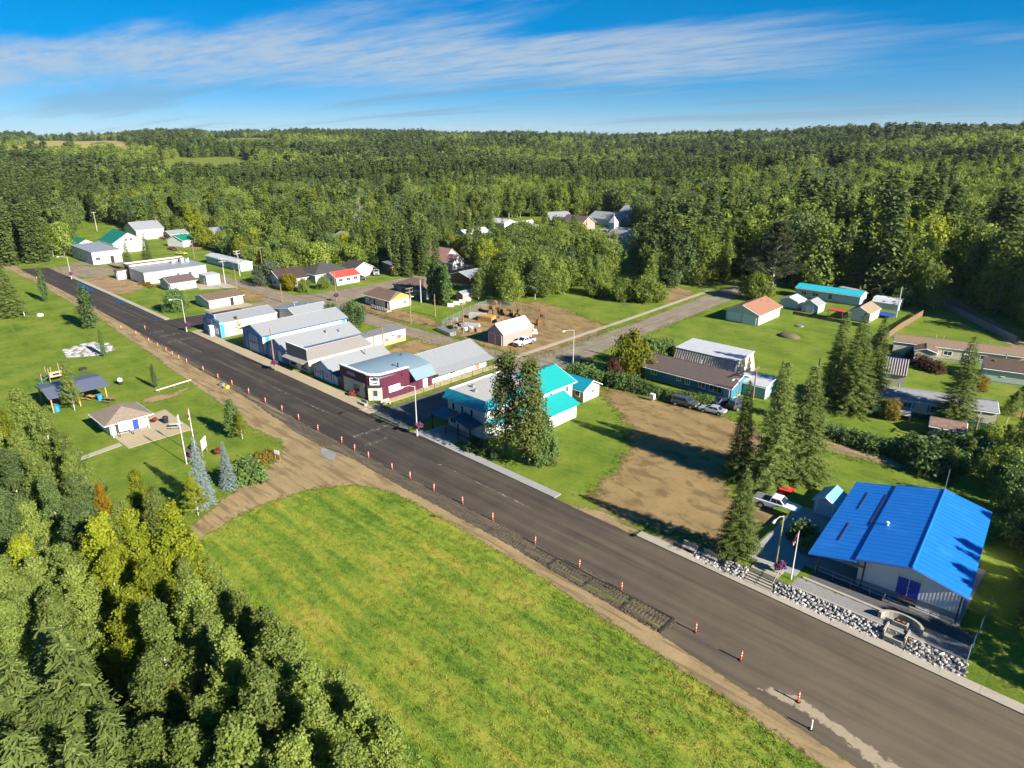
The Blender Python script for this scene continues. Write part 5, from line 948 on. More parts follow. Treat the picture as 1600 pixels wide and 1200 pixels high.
# board fences, board by board where they show
def board_fence(label, pts, h, mat, bw=0.22, gap=0.03):
    f = thing('board_fence', label, 'fence', (*pts[0], 0)); P = [Vector((x - pts[0][0], y - pts[0][1], 0)) for x, y in pts]
    me_ = MB().box(0, bw, -.015, .015, .05, h).mesh('board', mat); cnt = 0
    for a, b in zip(P[:-1], P[1:]):
        L = (b - a).length; k = max(1, int(L / (bw + gap))); d = (b - a) / k; ang_ = math.atan2(d.y, d.x)
        for i in range(k):
            p = a + d * i; o = link('board', me_, f, loc=(p.x, p.y, random.uniform(-.05, .04))); o.rotation_euler = (0, random.uniform(-.02, .02), ang_); cnt += 1
        m = MB()
        for i in range(int(L / 2.4) + 1): p = a + (b - a) * min(1, i * 2.4 / L); m.box(p.x - .05, p.x + .05, p.y - .05, p.y + .05, 0, h)
        m.build('post_row', mat, f)
    return f
FB = plain('brown_fence_board', (.20, .125, .075), .85, .35, 2.5); FG = plain('grey_fence_board', (.17, .18, .19), .85, .3, 2.5); FY = plain('yellow_fence_board', (.50, .34, .12), .85, .2, 2.5)
board_fence('brown board fence running back from the striped shed', [(-41.5, 166), (-42.0, 185), (-41.5, 204)], 1.7, FB, .36)
board_fence('grey board fence along the forest lane', [(-40.2, 220), (-28.2, 203), (-19.0, 191)], 1.7, FG, .36)
board_fence('dark low fence between lawn and garden sheds', [(-67.5, 182.5), (-50, 181.5)], .9, plain('dark_fence_board', (.06, .05, .05), .9), .36)
board_fence('yellow board fence at the right of the lilac roofed home', [(-12.5, 138), (-6, 139.5)], 1.5, FY, .3)
for px, py, lb, L_, mt, rf_ in ((783, 224, 'tan farm barn far off on the skyline ridge', 22, W_TAN, R_BROWNG),):
    x, y = att(px, py); gable('far_barn', lb, 'barn', x - L_ / 2, x + L_ / 2, y - 6, y + 6, 4, 7, 'X', mt, rf_, hs1(x, y) + 1, rz=R(40), fnd=0.0)
# park kiosk, shelter, playground
ks = hip('park_kiosk', 'white park kiosk with wide brown hipped roof', 'kiosk', -121.4, -115.6, 28.9, 34.6, 2.3, 3.9, W_WHITE, S_KIOSK, 0.05, 0.9, 2.9, doors=[('+X', 1.0, .1, .9, 2.0, {'mat': DOORB})])
wrect(m := MB(), 2.9, 0, '+X', -0.3, 1.75, 4.9, .45, .0, .05); m.build('purple_band', plain('purple_paint', (.10, .07, .25), .6), ks)
for y in (-2.7, 0, 2.7): MB().box(3.6, 3.7, y - .05, y + .05, 0, 2.3).build('eave_post', TRIM, ks)
pv = thing('picnic_shelter', 'open timber picnic shelter with slate blue metal roof', 'shelter', (-137.6, 29.8, 0)); m = MB(); m.slab([(-4.2, -4.7, 3.1), (-4.2, 5.0, 3.1), (0.4, 5.0, 3.75), (0.4, -4.7, 3.75)], .12); m.slab([(0.4, -4.7, 3.75), (0.4, 5.0, 3.75), (4.4, 5.0, 2.85), (4.4, -4.7, 2.85)], .12)
m.build('roof', metalroof('slate_metal_roof', (.10, .115, .16), 'Y', .4, .45, .08), pv)
for x in (-3.6, 3.6):
    for y in (-4.2, 0, 4.4):
        MB().box(x - .1, x + .1, y - .1, y + .1, 0, 3.0).build('post', WOODL, pv)
    MB().box(x - .08, x + .08, -4.6, 4.9, 2.8, 3.0).build('beam', WOODL, pv)
def picnic(label, x, y, rz, top=WOODL):
    t = thing('picnic_table', label, 'picnic table', (x, y, 0.0), rz)
    for k in range(4): MB().box(-.9, .9, -.38 + k * .2, -.2 + k * .2, .72, .76).build('plank', top, t)
    for s in (-1, 1): MB().box(-.9, .9, s * .72 - .13, s * .72 + .13, .42, .46).build('seat', top, t)
    for x_ in (-.65, .65): MB().tube([(x_, -.75, 0), (x_, 0.0, .72)], .045, 5).tube([(x_, .75, 0), (x_, 0.0, .72)], .045, 5).tube([(x_, -.8, .4), (x_, .8, .4)], .04, 5).build('leg_frame', DARKT, t)
picnic('wooden picnic table under the right bay of the shelter', -136.0, 32.2, .3); picnic('picnic table in the middle of the shelter', -137.2, 30.2, .2); picnic('dark picnic table on the grass right of the shelter', -132.5, 34.0, .5, WOOD); picnic('pale picnic table on the kiosk pad', -111.7, 37.5, .9, plain('pale_plank', (.45, .43, .38), .8))
picnic('picnic table at the left end of the shelter', -137.8, 27.2, .2)
for (x, y, lb) in ((-134.6, 33.2, 'bright blue bin at the right post of the shelter'), (-134.2, 26.2, 'bright blue bin at the left post of the shelter')):
    b_ = thing('waste_bin', lb, 'bin', (x, y, 0)); MB().tube([(0, 0, 0), (0, 0, 1.05)], [.38, .45], 12).build('drum', plain('bright_blue', (.03, .25, .6), .5), b_); MB().tube([(0, 0, 1.05), (0, 0, 1.12)], .47, 12).build('lid', plain('bright_blue', (0, 0, 0)), b_)
b_ = thing('waste_bin', 'dark waste bin on the kiosk pad', 'bin', (-115.0, 37.2, .06)); MB().tube([(0, 0, 0), (0, 0, 1.0)], [.4, .46], 12).build('drum', BLACKM, b_); MB().blob((0, 0, 1.0), (.46, .46, .25), 12, 6).build('lid', BLACKM, b_)
PLW = plain('muted_play_wood', (.27, .19, .11), .85)
pl = thing('playground', 'wooden playground tower with blue slides behind the shelter', 'playground', (-152.6, 30.8, 0)); pl.scale = (.72, .72, .72)
for x, y, h in ((-1.6, -1.6, 4.0), (1.6, -1.6, 4.2), (1.6, 1.6, 3.8), (-1.6, 1.6, 4.3), (-3.4, 0, 3.0), (3.2, 2.4, 3.0), (0, -3.2, 2.8)): MB().box(x - .1, x + .1, y - .1, y + .1, 0, h).build('post', PLW, pl)
MB().box(-1.7, 1.7, -1.7, 1.7, 1.5, 1.65).build('deck', PLW, pl); m = MB(); m.box(1.6, 1.7, -1.6, -.8, 1.65, 3.0); m.box(1.6, 1.7, .8, 1.6, 1.65, 3.0); m.box(1.6, 1.7, -.8, .8, 2.5, 3.0); m.box(1.6, 1.7, -.8, .8, 1.65, 1.95); m.build('window_panel', plain('tan_panel', (.40, .31, .21), .7), pl)
for dx, dy in ((-1, -.2), (.2, -1), (.3, 1)): 
    m = MB(); m.slab([(dx * 1.7 - dy * .4, dy * 1.7 + dx * .4, 1.6), (dx * 1.7 + dy * .4, dy * 1.7 - dx * .4, 1.6), (dx * 4.4 + dy * .4, dy * 4.4 - dx * .4, .3), (dx * 4.4 - dy * .4, dy * 4.4 + dx * .4, .3)], .08); m.build('slide', plain('steel_blue', (.06, .15, .23), .5), pl)
# ------------------------------------------------------------------ trees
def proj(x, y, z):
    v = np.stack([np.asarray(x, float), np.asarray(y, float), np.asarray(z, float) - CAMZ], -1); c = v @ FWD
    c = np.where(c < 1, 1, c); return 800 + FPX * (v @ RIGHT) / c, 600 - FPX * (v @ UPV) / c
def leafmat(name, dark, mid, light, hue=None, tr=0.5):
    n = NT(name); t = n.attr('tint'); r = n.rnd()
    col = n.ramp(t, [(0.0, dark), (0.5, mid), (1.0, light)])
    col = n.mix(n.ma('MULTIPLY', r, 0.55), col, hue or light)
    hv = n.n('ShaderNodeHueSaturation'); n.L(col, hv.inputs['Color']); n.L(n.rng(r, 0, 1, 0.8, 1.3, False), hv.inputs['Value'])
    col = hv.outputs[0]
    d = n.prin(col, 0.55, None, 0, 0.15); tl = n.n('ShaderNodeBsdfTranslucent'); n.L(col, tl.inputs[0])
    return n.end(n.mixs(tr, d, tl.outputs[0]))
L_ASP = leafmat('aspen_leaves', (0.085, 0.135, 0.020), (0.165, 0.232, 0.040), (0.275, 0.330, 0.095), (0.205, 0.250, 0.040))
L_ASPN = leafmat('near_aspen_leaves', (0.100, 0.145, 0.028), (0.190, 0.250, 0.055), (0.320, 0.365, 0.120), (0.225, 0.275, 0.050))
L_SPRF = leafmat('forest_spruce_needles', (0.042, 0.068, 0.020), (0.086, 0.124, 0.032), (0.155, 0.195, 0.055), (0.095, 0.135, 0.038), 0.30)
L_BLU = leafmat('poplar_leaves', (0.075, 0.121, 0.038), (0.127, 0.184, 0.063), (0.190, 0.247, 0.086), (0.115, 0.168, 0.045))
L_YEL = leafmat('yellowing_leaves', (0.130, 0.174, 0.017), (0.235, 0.280, 0.024), (0.370, 0.381, 0.033), (0.270, 0.302, 0.022))
L_ORA = leafmat('orange_leaves', (0.15, 0.095, 0.010), (0.28, 0.18, 0.012), (0.42, 0.27, 0.02), (0.30, 0.17, 0.01))
L_SPR = leafmat('spruce_needles', (0.060, 0.090, 0.022), (0.125, 0.170, 0.040), (0.225, 0.270, 0.075), (0.145, 0.190, 0.050), 0.32)
L_PIN = leafmat('pine_needles', (0.054, 0.078, 0.020), (0.108, 0.138, 0.033), (0.180, 0.198, 0.050), (0.120, 0.132, 0.031), 0.25)
L_BSP = leafmat('blue_spruce_needles', (0.07, 0.10, 0.10), (0.15, 0.20, 0.20), (0.26, 0.32, 0.31), (0.2, 0.25, 0.24), 0.15)
L_DRK = leafmat('dark_shrub_leaves', (0.042, 0.072, 0.024), (0.077, 0.131, 0.040), (0.131, 0.197, 0.059), (0.106, 0.171, 0.040), 0.28)
L_GLD = leafmat('golden_shrub_leaves', (0.12, 0.10, 0.02), (0.24, 0.17, 0.03), (0.36, 0.26, 0.05), (0.2, 0.18, 0.03))
L_RUS = leafmat('reddish_shrub_leaves', (0.05, 0.02, 0.015), (0.11, 0.05, 0.035), (0.17, 0.09, 0.06), (0.10, 0.06, 0.03))
BARKW = plain('pale_aspen_bark', (0.38, 0.36, 0.31), 0.9, 0.35, 5.0, 0.3, 12); BARKD = plain('dark_bark', (0.085, 0.065, 0.05), 0.95, 0.3, 5.0, 0.4, 12)

LG0 = leafmat('light_aspen_leaves', (.10, .155, .018), (.185, .25, .032), (.28, .335, .06))
class TB:
    """tree builder: quads only; material 0 bark, 1 leaves"""
    def __init__(s): s.V = []; s.F = []; s.mi = []; s.t = []; s.n = 0
    def tube(s, p0, p1, r0, r1, k=5):
        p0, p1 = np.array(p0, float), np.array(p1, float); d = p1 - p0; d /= np.linalg.norm(d) + 1e-9
        u = np.cross(d, (0, 0, 1) if abs(d[2]) < .9 else (1, 0, 0)); u /= np.linalg.norm(u); v = np.cross(d, u)
        a = np.arange(k) * 2 * np.pi / k; c = np.cos(a)[:, None] * u + np.sin(a)[:, None] * v
        s.V += [p0 + c * r0, p1 + c * r1]; i = np.arange(k); j = (i + 1) % k
        s.F.append(np.stack([i, j, j + k, i + k], 1) + s.n); s.mi.append(np.zeros(k, int)); s.t.append(np.zeros(k)); s.n += 2 * k
    def leaves(s, C, U, W, tint):
        """quads with centre C and half axes U, W"""
        N = len(C); q = np.stack([C - U - W, C + U - W, C + U + W, C - U + W], 1).reshape(-1, 3)
        s.V.append(q); s.F.append(np.arange(4 * N).reshape(N, 4) + s.n); s.mi.append(np.ones(N, int)); s.t.append(tint); s.n += 4 * N
    def meshes(s, name, bark, leaf):
        V = np.concatenate(s.V); F = np.concatenate(s.F); mi = np.concatenate(s.mi); t = np.concatenate(s.t)
        out = []
        for k, nm, mt in ((0, 'trunk', bark), (1, 'crown', leaf)):
            f = F[mi == k]; u, inv = np.unique(f, return_inverse=True); out.append(npmesh(nm, V[u], inv.reshape(f.shape), [mt], t[mi == k]))
        out.append(npmesh(name, V, F, [bark, leaf], t, mi)); return out      # trunk, crown, both together
def rdir(N, g, up=0.0):
    d = g.normal(size=(N, 3)); d[:, 2] += up; return d / np.linalg.norm(d, axis=1, keepdims=True)
def leafset(tb, cen, out, g, per, sig, size, ctint, upb=0.6):
    N = len(cen); C = np.repeat(cen, per, 0) + g.normal(size=(N * per, 3)) * np.repeat(np.broadcast_to(sig, (N,)), per)[:, None] * (1, 1, 1.25)
    nr = rdir(N * per, g) + np.repeat(out, per, 0) * 0.7; nr[:, 2] += upb; nr /= np.linalg.norm(nr, axis=1, keepdims=True)
    a = np.cross(nr, rdir(N * per, g)); a /= np.linalg.norm(a, axis=1, keepdims=True) + 1e-9; b = np.cross(nr, a)
    s = size * g.uniform(.6, 1.25, (N * per, 1)); tint = np.clip(np.repeat(ctint, per) * .65 + g.uniform(0, 1, N * per) * .35, 0, 1)
    tb.leaves(C, a * s * .5, b * s * .42, tint)
def decid(seed, H, Rr, base, ncl, per, sig, size, lean=0.3, top=1.0, fat=1.0, stems=1):
    """broadleaf tree: trunk, rising limbs and leaf clumps spread through an uneven crown"""
    g = np.random.default_rng(seed); tb = TB(); axis = g.normal(size=2) * lean
    lobes = g.uniform(0, 6.28, 5); la = g.uniform(.08, .24, 5)
    prof = lambda t: np.clip((t + .06) ** .42 * np.clip(1 - t, 0, 1) ** (.86 / fat) * (1.72 if fat < 1.2 else 1.75), 0, 1.05)
    tr = lambda t: np.array([axis[0] * t * t, axis[1] * t * t, H * t])
    for sidx in range(stems):
        o = g.normal(size=2) * .25 * (stems > 1); k = 7
        for i in range(k):
            p, q = tr(i / k), tr((i + 1) / k); p[:2] += o * (1 + i * .5); q[:2] += o * (1 + (i + 1) * .5); r = H * .0105
            tb.tube(p, q, r * (1 - .85 * i / k) + .01, r * (1 - .85 * (i + 1) / k) + .01, 6)
    t = g.beta(1.15, 1.25, ncl); th = g.uniform(0, 6.283, ncl); z = base + (H * top - base) * t
    lob = 1 + sum(a * np.sin((i + 1) * th + l + t * 5) for i, (l, a) in enumerate(zip(lobes, la)))
    rr = Rr * prof(t) * lob * (1 - .62 * g.uniform(0, 1, ncl) ** 1.9)
    cen = np.stack([rr * np.cos(th) + axis[0] * (z / H) ** 2, rr * np.sin(th) + axis[1] * (z / H) ** 2, z + g.normal(size=ncl) * .15], 1)
    out = np.stack([np.cos(th), np.sin(th), np.full(ncl, .35)], 1)
    nb = min(ncl, 46)
    for i in g.choice(ncl, nb, False):
        c = cen[i]; zb = max(base * .6, c[2] - rr[i] * g.uniform(.7, 1.3)); p = tr(zb / H); tb.tube(p, c, H * .0030, .012, 3)
    leafset(tb, cen, out, g, per, sig * g.uniform(.7, 1.3, ncl), size, g.uniform(0, 1, ncl)); return tb
def aspen(seed, H, Rr, base, nl, ncl, per, sig, size, el=52, side=2, k3=3):
    """aspen: limbs rise steeply from the stem, leaf sprays along their outer half, gaps between them"""
    g = np.random.default_rng(seed); tb = TB(); ax = g.normal(size=2) * .35; tr = lambda t: np.array([ax[0] * t * t, ax[1] * t * t, H * t])
    for i in range(7): tb.tube(tr(i / 7), tr((i + 1) / 7), H * .010 * (1 - .88 * i / 7) + .008, H * .010 * (1 - .88 * (i + 1) / 7) + .008, 6)
    C, O, T = [], [], []; a = g.uniform(0, 6.28)
    for i in range(nl):
        t = base / H + (.97 - base / H) * (i + g.uniform(0, 1)) / nl; a += 2.4 + g.normal() * .35; L = (Rr * 1.35 * (1 - t) ** .72 + .35) * g.uniform(.6, 1.2); e = R(el + 22 * t + g.normal() * 8); d = np.array([math.cos(a) * math.cos(e), math.sin(a) * math.cos(e), math.sin(e)]); p = tr(t); ct = g.uniform(0, 1)
        q = p + d * L; tb.tube(p, q, .035 * (1 - t) + .012, .008, k3)
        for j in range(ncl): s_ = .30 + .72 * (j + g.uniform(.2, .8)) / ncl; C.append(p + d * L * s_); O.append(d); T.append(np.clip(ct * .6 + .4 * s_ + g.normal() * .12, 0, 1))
        for j in range(side):
            b = a + g.choice([-1, 1]) * g.uniform(.5, 1.1); e2 = e - R(g.uniform(5, 25)); d2 = np.array([math.cos(b) * math.cos(e2), math.sin(b) * math.cos(e2), math.sin(e2)]); p2 = p + d * L * g.uniform(.3, .6)
            for q_ in (.2, .36, .52): C.append(p2 + d2 * L * q_); O.append(d2); T.append(np.clip(ct * .6 + .3 * q_ + g.normal() * .15, 0, 1))
    for j in range(6): C.append(tr(.95 + .01 * j)); O.append(np.array([0, 0, 1.])); T.append(.8)
    leafset(tb, np.array(C), np.array(O), g, per, sig, size, np.array(T)); return tb
def spruce(seed, H, Rr, lev, dens, tw, droop=.25, base=.04, gaps=.0):
    """conifer: whorls of drooping boughs, every bough a spray of twig faces"""
    g = np.random.default_rng(seed); tb = TB()
    for i in range(6): tb.tube((0, 0, H * i / 6), (0, 0, H * (i + 1) / 6), H * .011 * (1 - i / 6.2) + .01, H * .011 * (1 - (i + 1) / 6.2) + .01, 6)
    C, U, W, T = [], [], [], []; ph = g.uniform(0, 6.28, 4)
    for i in range(lev):
        f = (i + g.uniform(0, .6)) / lev; z = H * (base + (1 - base) * f); L0 = Rr * (1 - f) ** .82 + .12; nb = max(4, int(round(5 + 4 * (1 - f))))
        a0 = g.uniform(0, 6.28)
        for b in range(nb):
            if g.uniform() < gaps: continue
            a = a0 + 6.283 * b / nb + g.normal() * .18; L = L0 * g.uniform(.72, 1.15) * (1 + .13 * math.sin(2 * a + ph[0]) + .1 * math.sin(5 * f * 6 + ph[1] + a)); d = np.array([math.cos(a), math.sin(a), 0]); side = np.array([-d[1], d[0], 0]); bt = g.uniform(0, 1)
            k = max(2, int(L / tw * dens)); dr = droop * g.uniform(.7, 1.3)
            for j in range(k):
                s_ = (j + .6) / k; s_ = .22 + .78 * s_; p = d * L * s_ + np.array([0, 0, z - L * dr * s_ + L * .28 * dr * s_ ** 3 * 2])
                wdt = tw * (.55 + .75 * math.sin(math.pi * min(1, s_ * 1.02)) ) * g.uniform(.8, 1.2)
                for sg in (-1, 1):
                    u = (side * sg * .8 + d * .6 + np.array([0, 0, -.28 + g.normal() * .22])); u /= np.linalg.norm(u); wv = np.cross(u, (0, 0, 1)); wv /= np.linalg.norm(wv) + 1e-9; wv = wv + np.array([0, 0, g.normal() * .55]); wv /= np.linalg.norm(wv)
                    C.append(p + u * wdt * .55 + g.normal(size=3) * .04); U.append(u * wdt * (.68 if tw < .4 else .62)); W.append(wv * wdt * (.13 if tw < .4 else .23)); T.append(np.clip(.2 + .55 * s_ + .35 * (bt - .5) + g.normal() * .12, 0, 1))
    for q in range(10): C.append(np.array([0, 0, H * .985 + g.uniform(-.3, .25)]) + g.normal(size=3) * (.05, .05, 0)); u = rdir(1, g, 1.5)[0]; U.append(u * .22); W.append(np.cross(u, (1, .3, 0)) * .08); T.append(.7)
    tb.leaves(np.array(C), np.array(U), np.array(W), np.array(T)); return tb
def pine(seed, H, Rr, tufts, per, size, base=.18):
    g = np.random.default_rng(seed); tb = TB()
    for i in range(7): tb.tube((0, 0, H * i / 7), (0, 0, H * (i + 1) / 7), H * .011 * (1 - i / 7.3) + .01, H * .011 * (1 - (i + 1) / 7.3) + .01, 6)
    cen, out = [], []
    for i in range(tufts):
        f = g.uniform(0, 1) ** .9; z = H * (base + (1 - base) * f); a = g.uniform(0, 6.28); L = Rr * (1.05 - .72 * f) * g.uniform(.35, 1.0); e = np.array([math.cos(a) * L, math.sin(a) * L, z + L * .12]); cen.append(e); out.append((math.cos(a), math.sin(a), .5))
        if i % 2 == 0: tb.tube((0, 0, z - .3), e, .045, .012, 3)
    leafset(tb, np.array(cen), np.array(out), g, per, .38, size, g.uniform(0, 1, tufts), .4); return tb
def shrub(seed, h, r, ncl, per, sig, size):
    g = np.random.default_rng(seed); tb = TB()
    for i in range(7): a = g.uniform(0, 6.28); tb.tube((0.1 * math.cos(a), .1 * math.sin(a), 0), (r * .6 * math.cos(a), r * .6 * math.sin(a), h * .7), .05, .015, 4)
    d = rdir(ncl, g); d[:, 2] = np.abs(d[:, 2]); k = (1 - .45 * g.uniform(0, 1, ncl) ** 2) * (1 + .22 * np.sin(3 * np.arctan2(d[:, 1], d[:, 0]) + g.uniform(0, 6)))
    cen = d * k[:, None] * (r, r, h * .93); cen[:, 2] += .1 * h; leafset(tb, cen, d, g, per, sig, size, g.uniform(0, 1, ncl), .4); return tb

P = {}   # prototypes: kind -> list of (trunk, crown, whole, nominal height)
def reg(kind, tbs, bark, leaf, H): P[kind] = [(*tb.meshes(kind, bark, leaf), H) for tb in tbs]
reg('aspen_hi', [aspen(10 + i, 15, 3.0 + .35 * (i % 3), 1.8, 62, 7, 21, .15, .135, 42, 3) for i in range(6)], BARKW, L_ASPN, 15)
reg('aspen_mid', [aspen(30 + i, 15, 3.4 + .4 * (i % 2), 2.2, 38, 4, 10, .38, .44, 38, 1, 3) for i in range(2)] + [decid(35 + i, 14, 3.7 + .2 * i, 1.5, 200, 13, .48, .44, .3, 1.0, 2.1) for i in range(5)], BARKW, L_ASP, 15)
reg('aspen_far', [decid(40 + i, 14.5, 3.9, 1.8, 74, 8, .62, .92, .3, 1.0, 2.0) for i in range(5)], BARKW, L_ASP, 15)
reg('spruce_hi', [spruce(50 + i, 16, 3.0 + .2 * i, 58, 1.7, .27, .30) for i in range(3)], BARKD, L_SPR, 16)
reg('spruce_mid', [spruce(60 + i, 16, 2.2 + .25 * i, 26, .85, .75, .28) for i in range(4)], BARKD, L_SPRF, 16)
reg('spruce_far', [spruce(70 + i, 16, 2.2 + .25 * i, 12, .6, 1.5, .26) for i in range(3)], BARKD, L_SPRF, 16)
reg('pine', [pine(80 + i, 15.5, 3.2, 270, 26, .23) for i in range(2)], BARKD, L_PIN, 15.5)
reg('poplar', [decid(90 + i, 10, 1.15, .4, 230, 16, .22, .26, .1, 1.0, 1.7) for i in range(2)], BARKW, L_DRK, 10)
reg('willow', [decid(95 + i, 8, 4.2, .6, 340, 22, .42, .34, .5, .95, 1.9, 3) for i in range(3)], BARKD, L_ASP, 8)
reg('shrub', [shrub(110 + i, 2.2, 1.7, 120, 18, .22, .22) for i in range(3)], BARKD, L_ASP, 2.2)
SETM = {}
def tree(kind, name, label, x, y, H, leaf=None, group=None, parts=True, z=0.0, wide=1.0, cat='tree'):
    tr_, cr_, both, H0_ = random.choice(P[kind]); s = H / H0_; rz = random.uniform(0, 6.28)
    def lf(o, i):
        if leaf is not None: o.material_slots[i].link = 'OBJECT'; o.material_slots[i].material = leaf
    if parts:
        r_ = thing(name, label, cat, (x, y, z - .05), rz, group); r_.scale = (s * wide, s * wide, s)
        link('trunk', tr_, r_); c = link('crown', cr_, r_); lf(c, 0)
    else:
        r_ = link(name, both, None, (x, y, z - .05), label=label, category=cat); r_.rotation_euler = (0, 0, rz); r_.scale = (s * wide, s * wide, s); lf(r_, 1)
        if group: r_['group'] = group
    return r_
def top2ground(px, py, H): return at(px, py, H)
random.seed(21)
# --- wood in the lower left corner, seen from above: placed by the tips that show
NEARW = [(28,605,15,'A'),(4,635,14,'Y'),(62,640,15,'A'),(96,668,13,'A'),(40,700,14,'A'),(8,712,15,'B'),(75,745,14,'B'),(120,742,13,'B'),(152,757,9,'O'),(205,733,12,'Y'),(236,768,12,'A'),(180,790,12,'A'),(48,790,13,'A'),(18,835,15,'Y'),(100,800,14,'B'),(146,818,15,'Y'),(205,795,16,'Y'),(257,792,16,'Y'),(285,815,13,'Y'),(58,868,15,'A'),(30,900,14,'A'),(120,885,15,'A'),(177,938,14,'Y'),(90,940,14,'A'),(215,880,14,'Y'),(247,962,15,'A'),(300,912,15,'A'),(330,870,9,'A'),(345,905,12,'A'),(377,928,13,'A'),(350,990,15,'A'),(305,1005,12,'S'),(418,942,13,'A'),(450,985,12,'A'),
 (97,1000,18,'S'),(68,985,15,'S'),(10,1025,17,'S'),(20,1148,16,'S'),(225,1040,14,'A'),(263,1058,13,'G'),(400,1050,15,'A'),(430,1035,13,'A'),(475,1045,14,'A'),(530,1045,13,'A'),(560,1090,13,'A'),(500,1100,14,'A'),(600,1140,12,'A'),(340,1090,14,'A'),(300,1130,14,'A'),(385,1140,15,'A'),(450,1150,14,'A'),(540,1165,14,'A'),(235,1125,14,'A'),(165,1110,15,'S'),(60,1085,15,'S'),(110,1160,16,'S'),(600,1200,13,'A'),(330,1200,14,'A'),(420,1210,14,'A'),(500,1215,14,'A'),(270,1195,14,'B'),(560,1230,13,'A'),(630,1230,12,'A'),(60,1220,15,'S'),(0,1090,15,'S'),(0,960,15,'A'),(0,780,15,'B'),(-30,680,15,'A'),(-30,850,15,'A'),(-40,1100,15,'A'),(310,960,14,'A'),(420,990,14,'A'),(0,880,15,'A'),(60,920,14,'A'),(285,870,12,'A'),(160,860,14,'Y'),(100,850,14,'A'),(240,830,14,'Y'),(60,715,14,'A'),(20,670,14,'A'),(110,705,12,'A')]
CNAME = {'A': ('aspen_hi', 'aspen_tree', 'green aspen in the dense wood at lower left', None, 'green aspens of the lower left wood'), 'B': ('aspen_hi', 'poplar_tree', 'bluish green poplar in the wood at the left edge', L_BLU, 'bluish poplars of the left wood'), 'Y': ('aspen_hi', 'aspen_tree', 'yellowing aspen in the wood at lower left', L_YEL, 'yellowing aspens of the lower left wood'), 'O': ('aspen_hi', 'aspen_tree', 'small orange leaved aspen at the edge of the park lawn', L_ORA, None), 'S': ('spruce_hi', 'spruce_tree', 'tall spruce in the wood at the lower left corner', None, 'spruces of the lower left wood'), 'G': ('spruce_hi', 'larch_tree', 'yellow green larch among the lower left aspens', leafmat('larch_needles', (.07, .09, .012), (.14, .16, .02), (.22, .22, .03)), None)}
for px, py, H, k in NEARW:
    x, y = at(px, py, H); kd, nm, lb, lf_, gp = CNAME[k]; tree(kd, nm, lb, x, y, H * random.uniform(.97, 1.03), lf_, gp, wide=1.3 if k == 'S' else random.uniform(.9, 1.1))
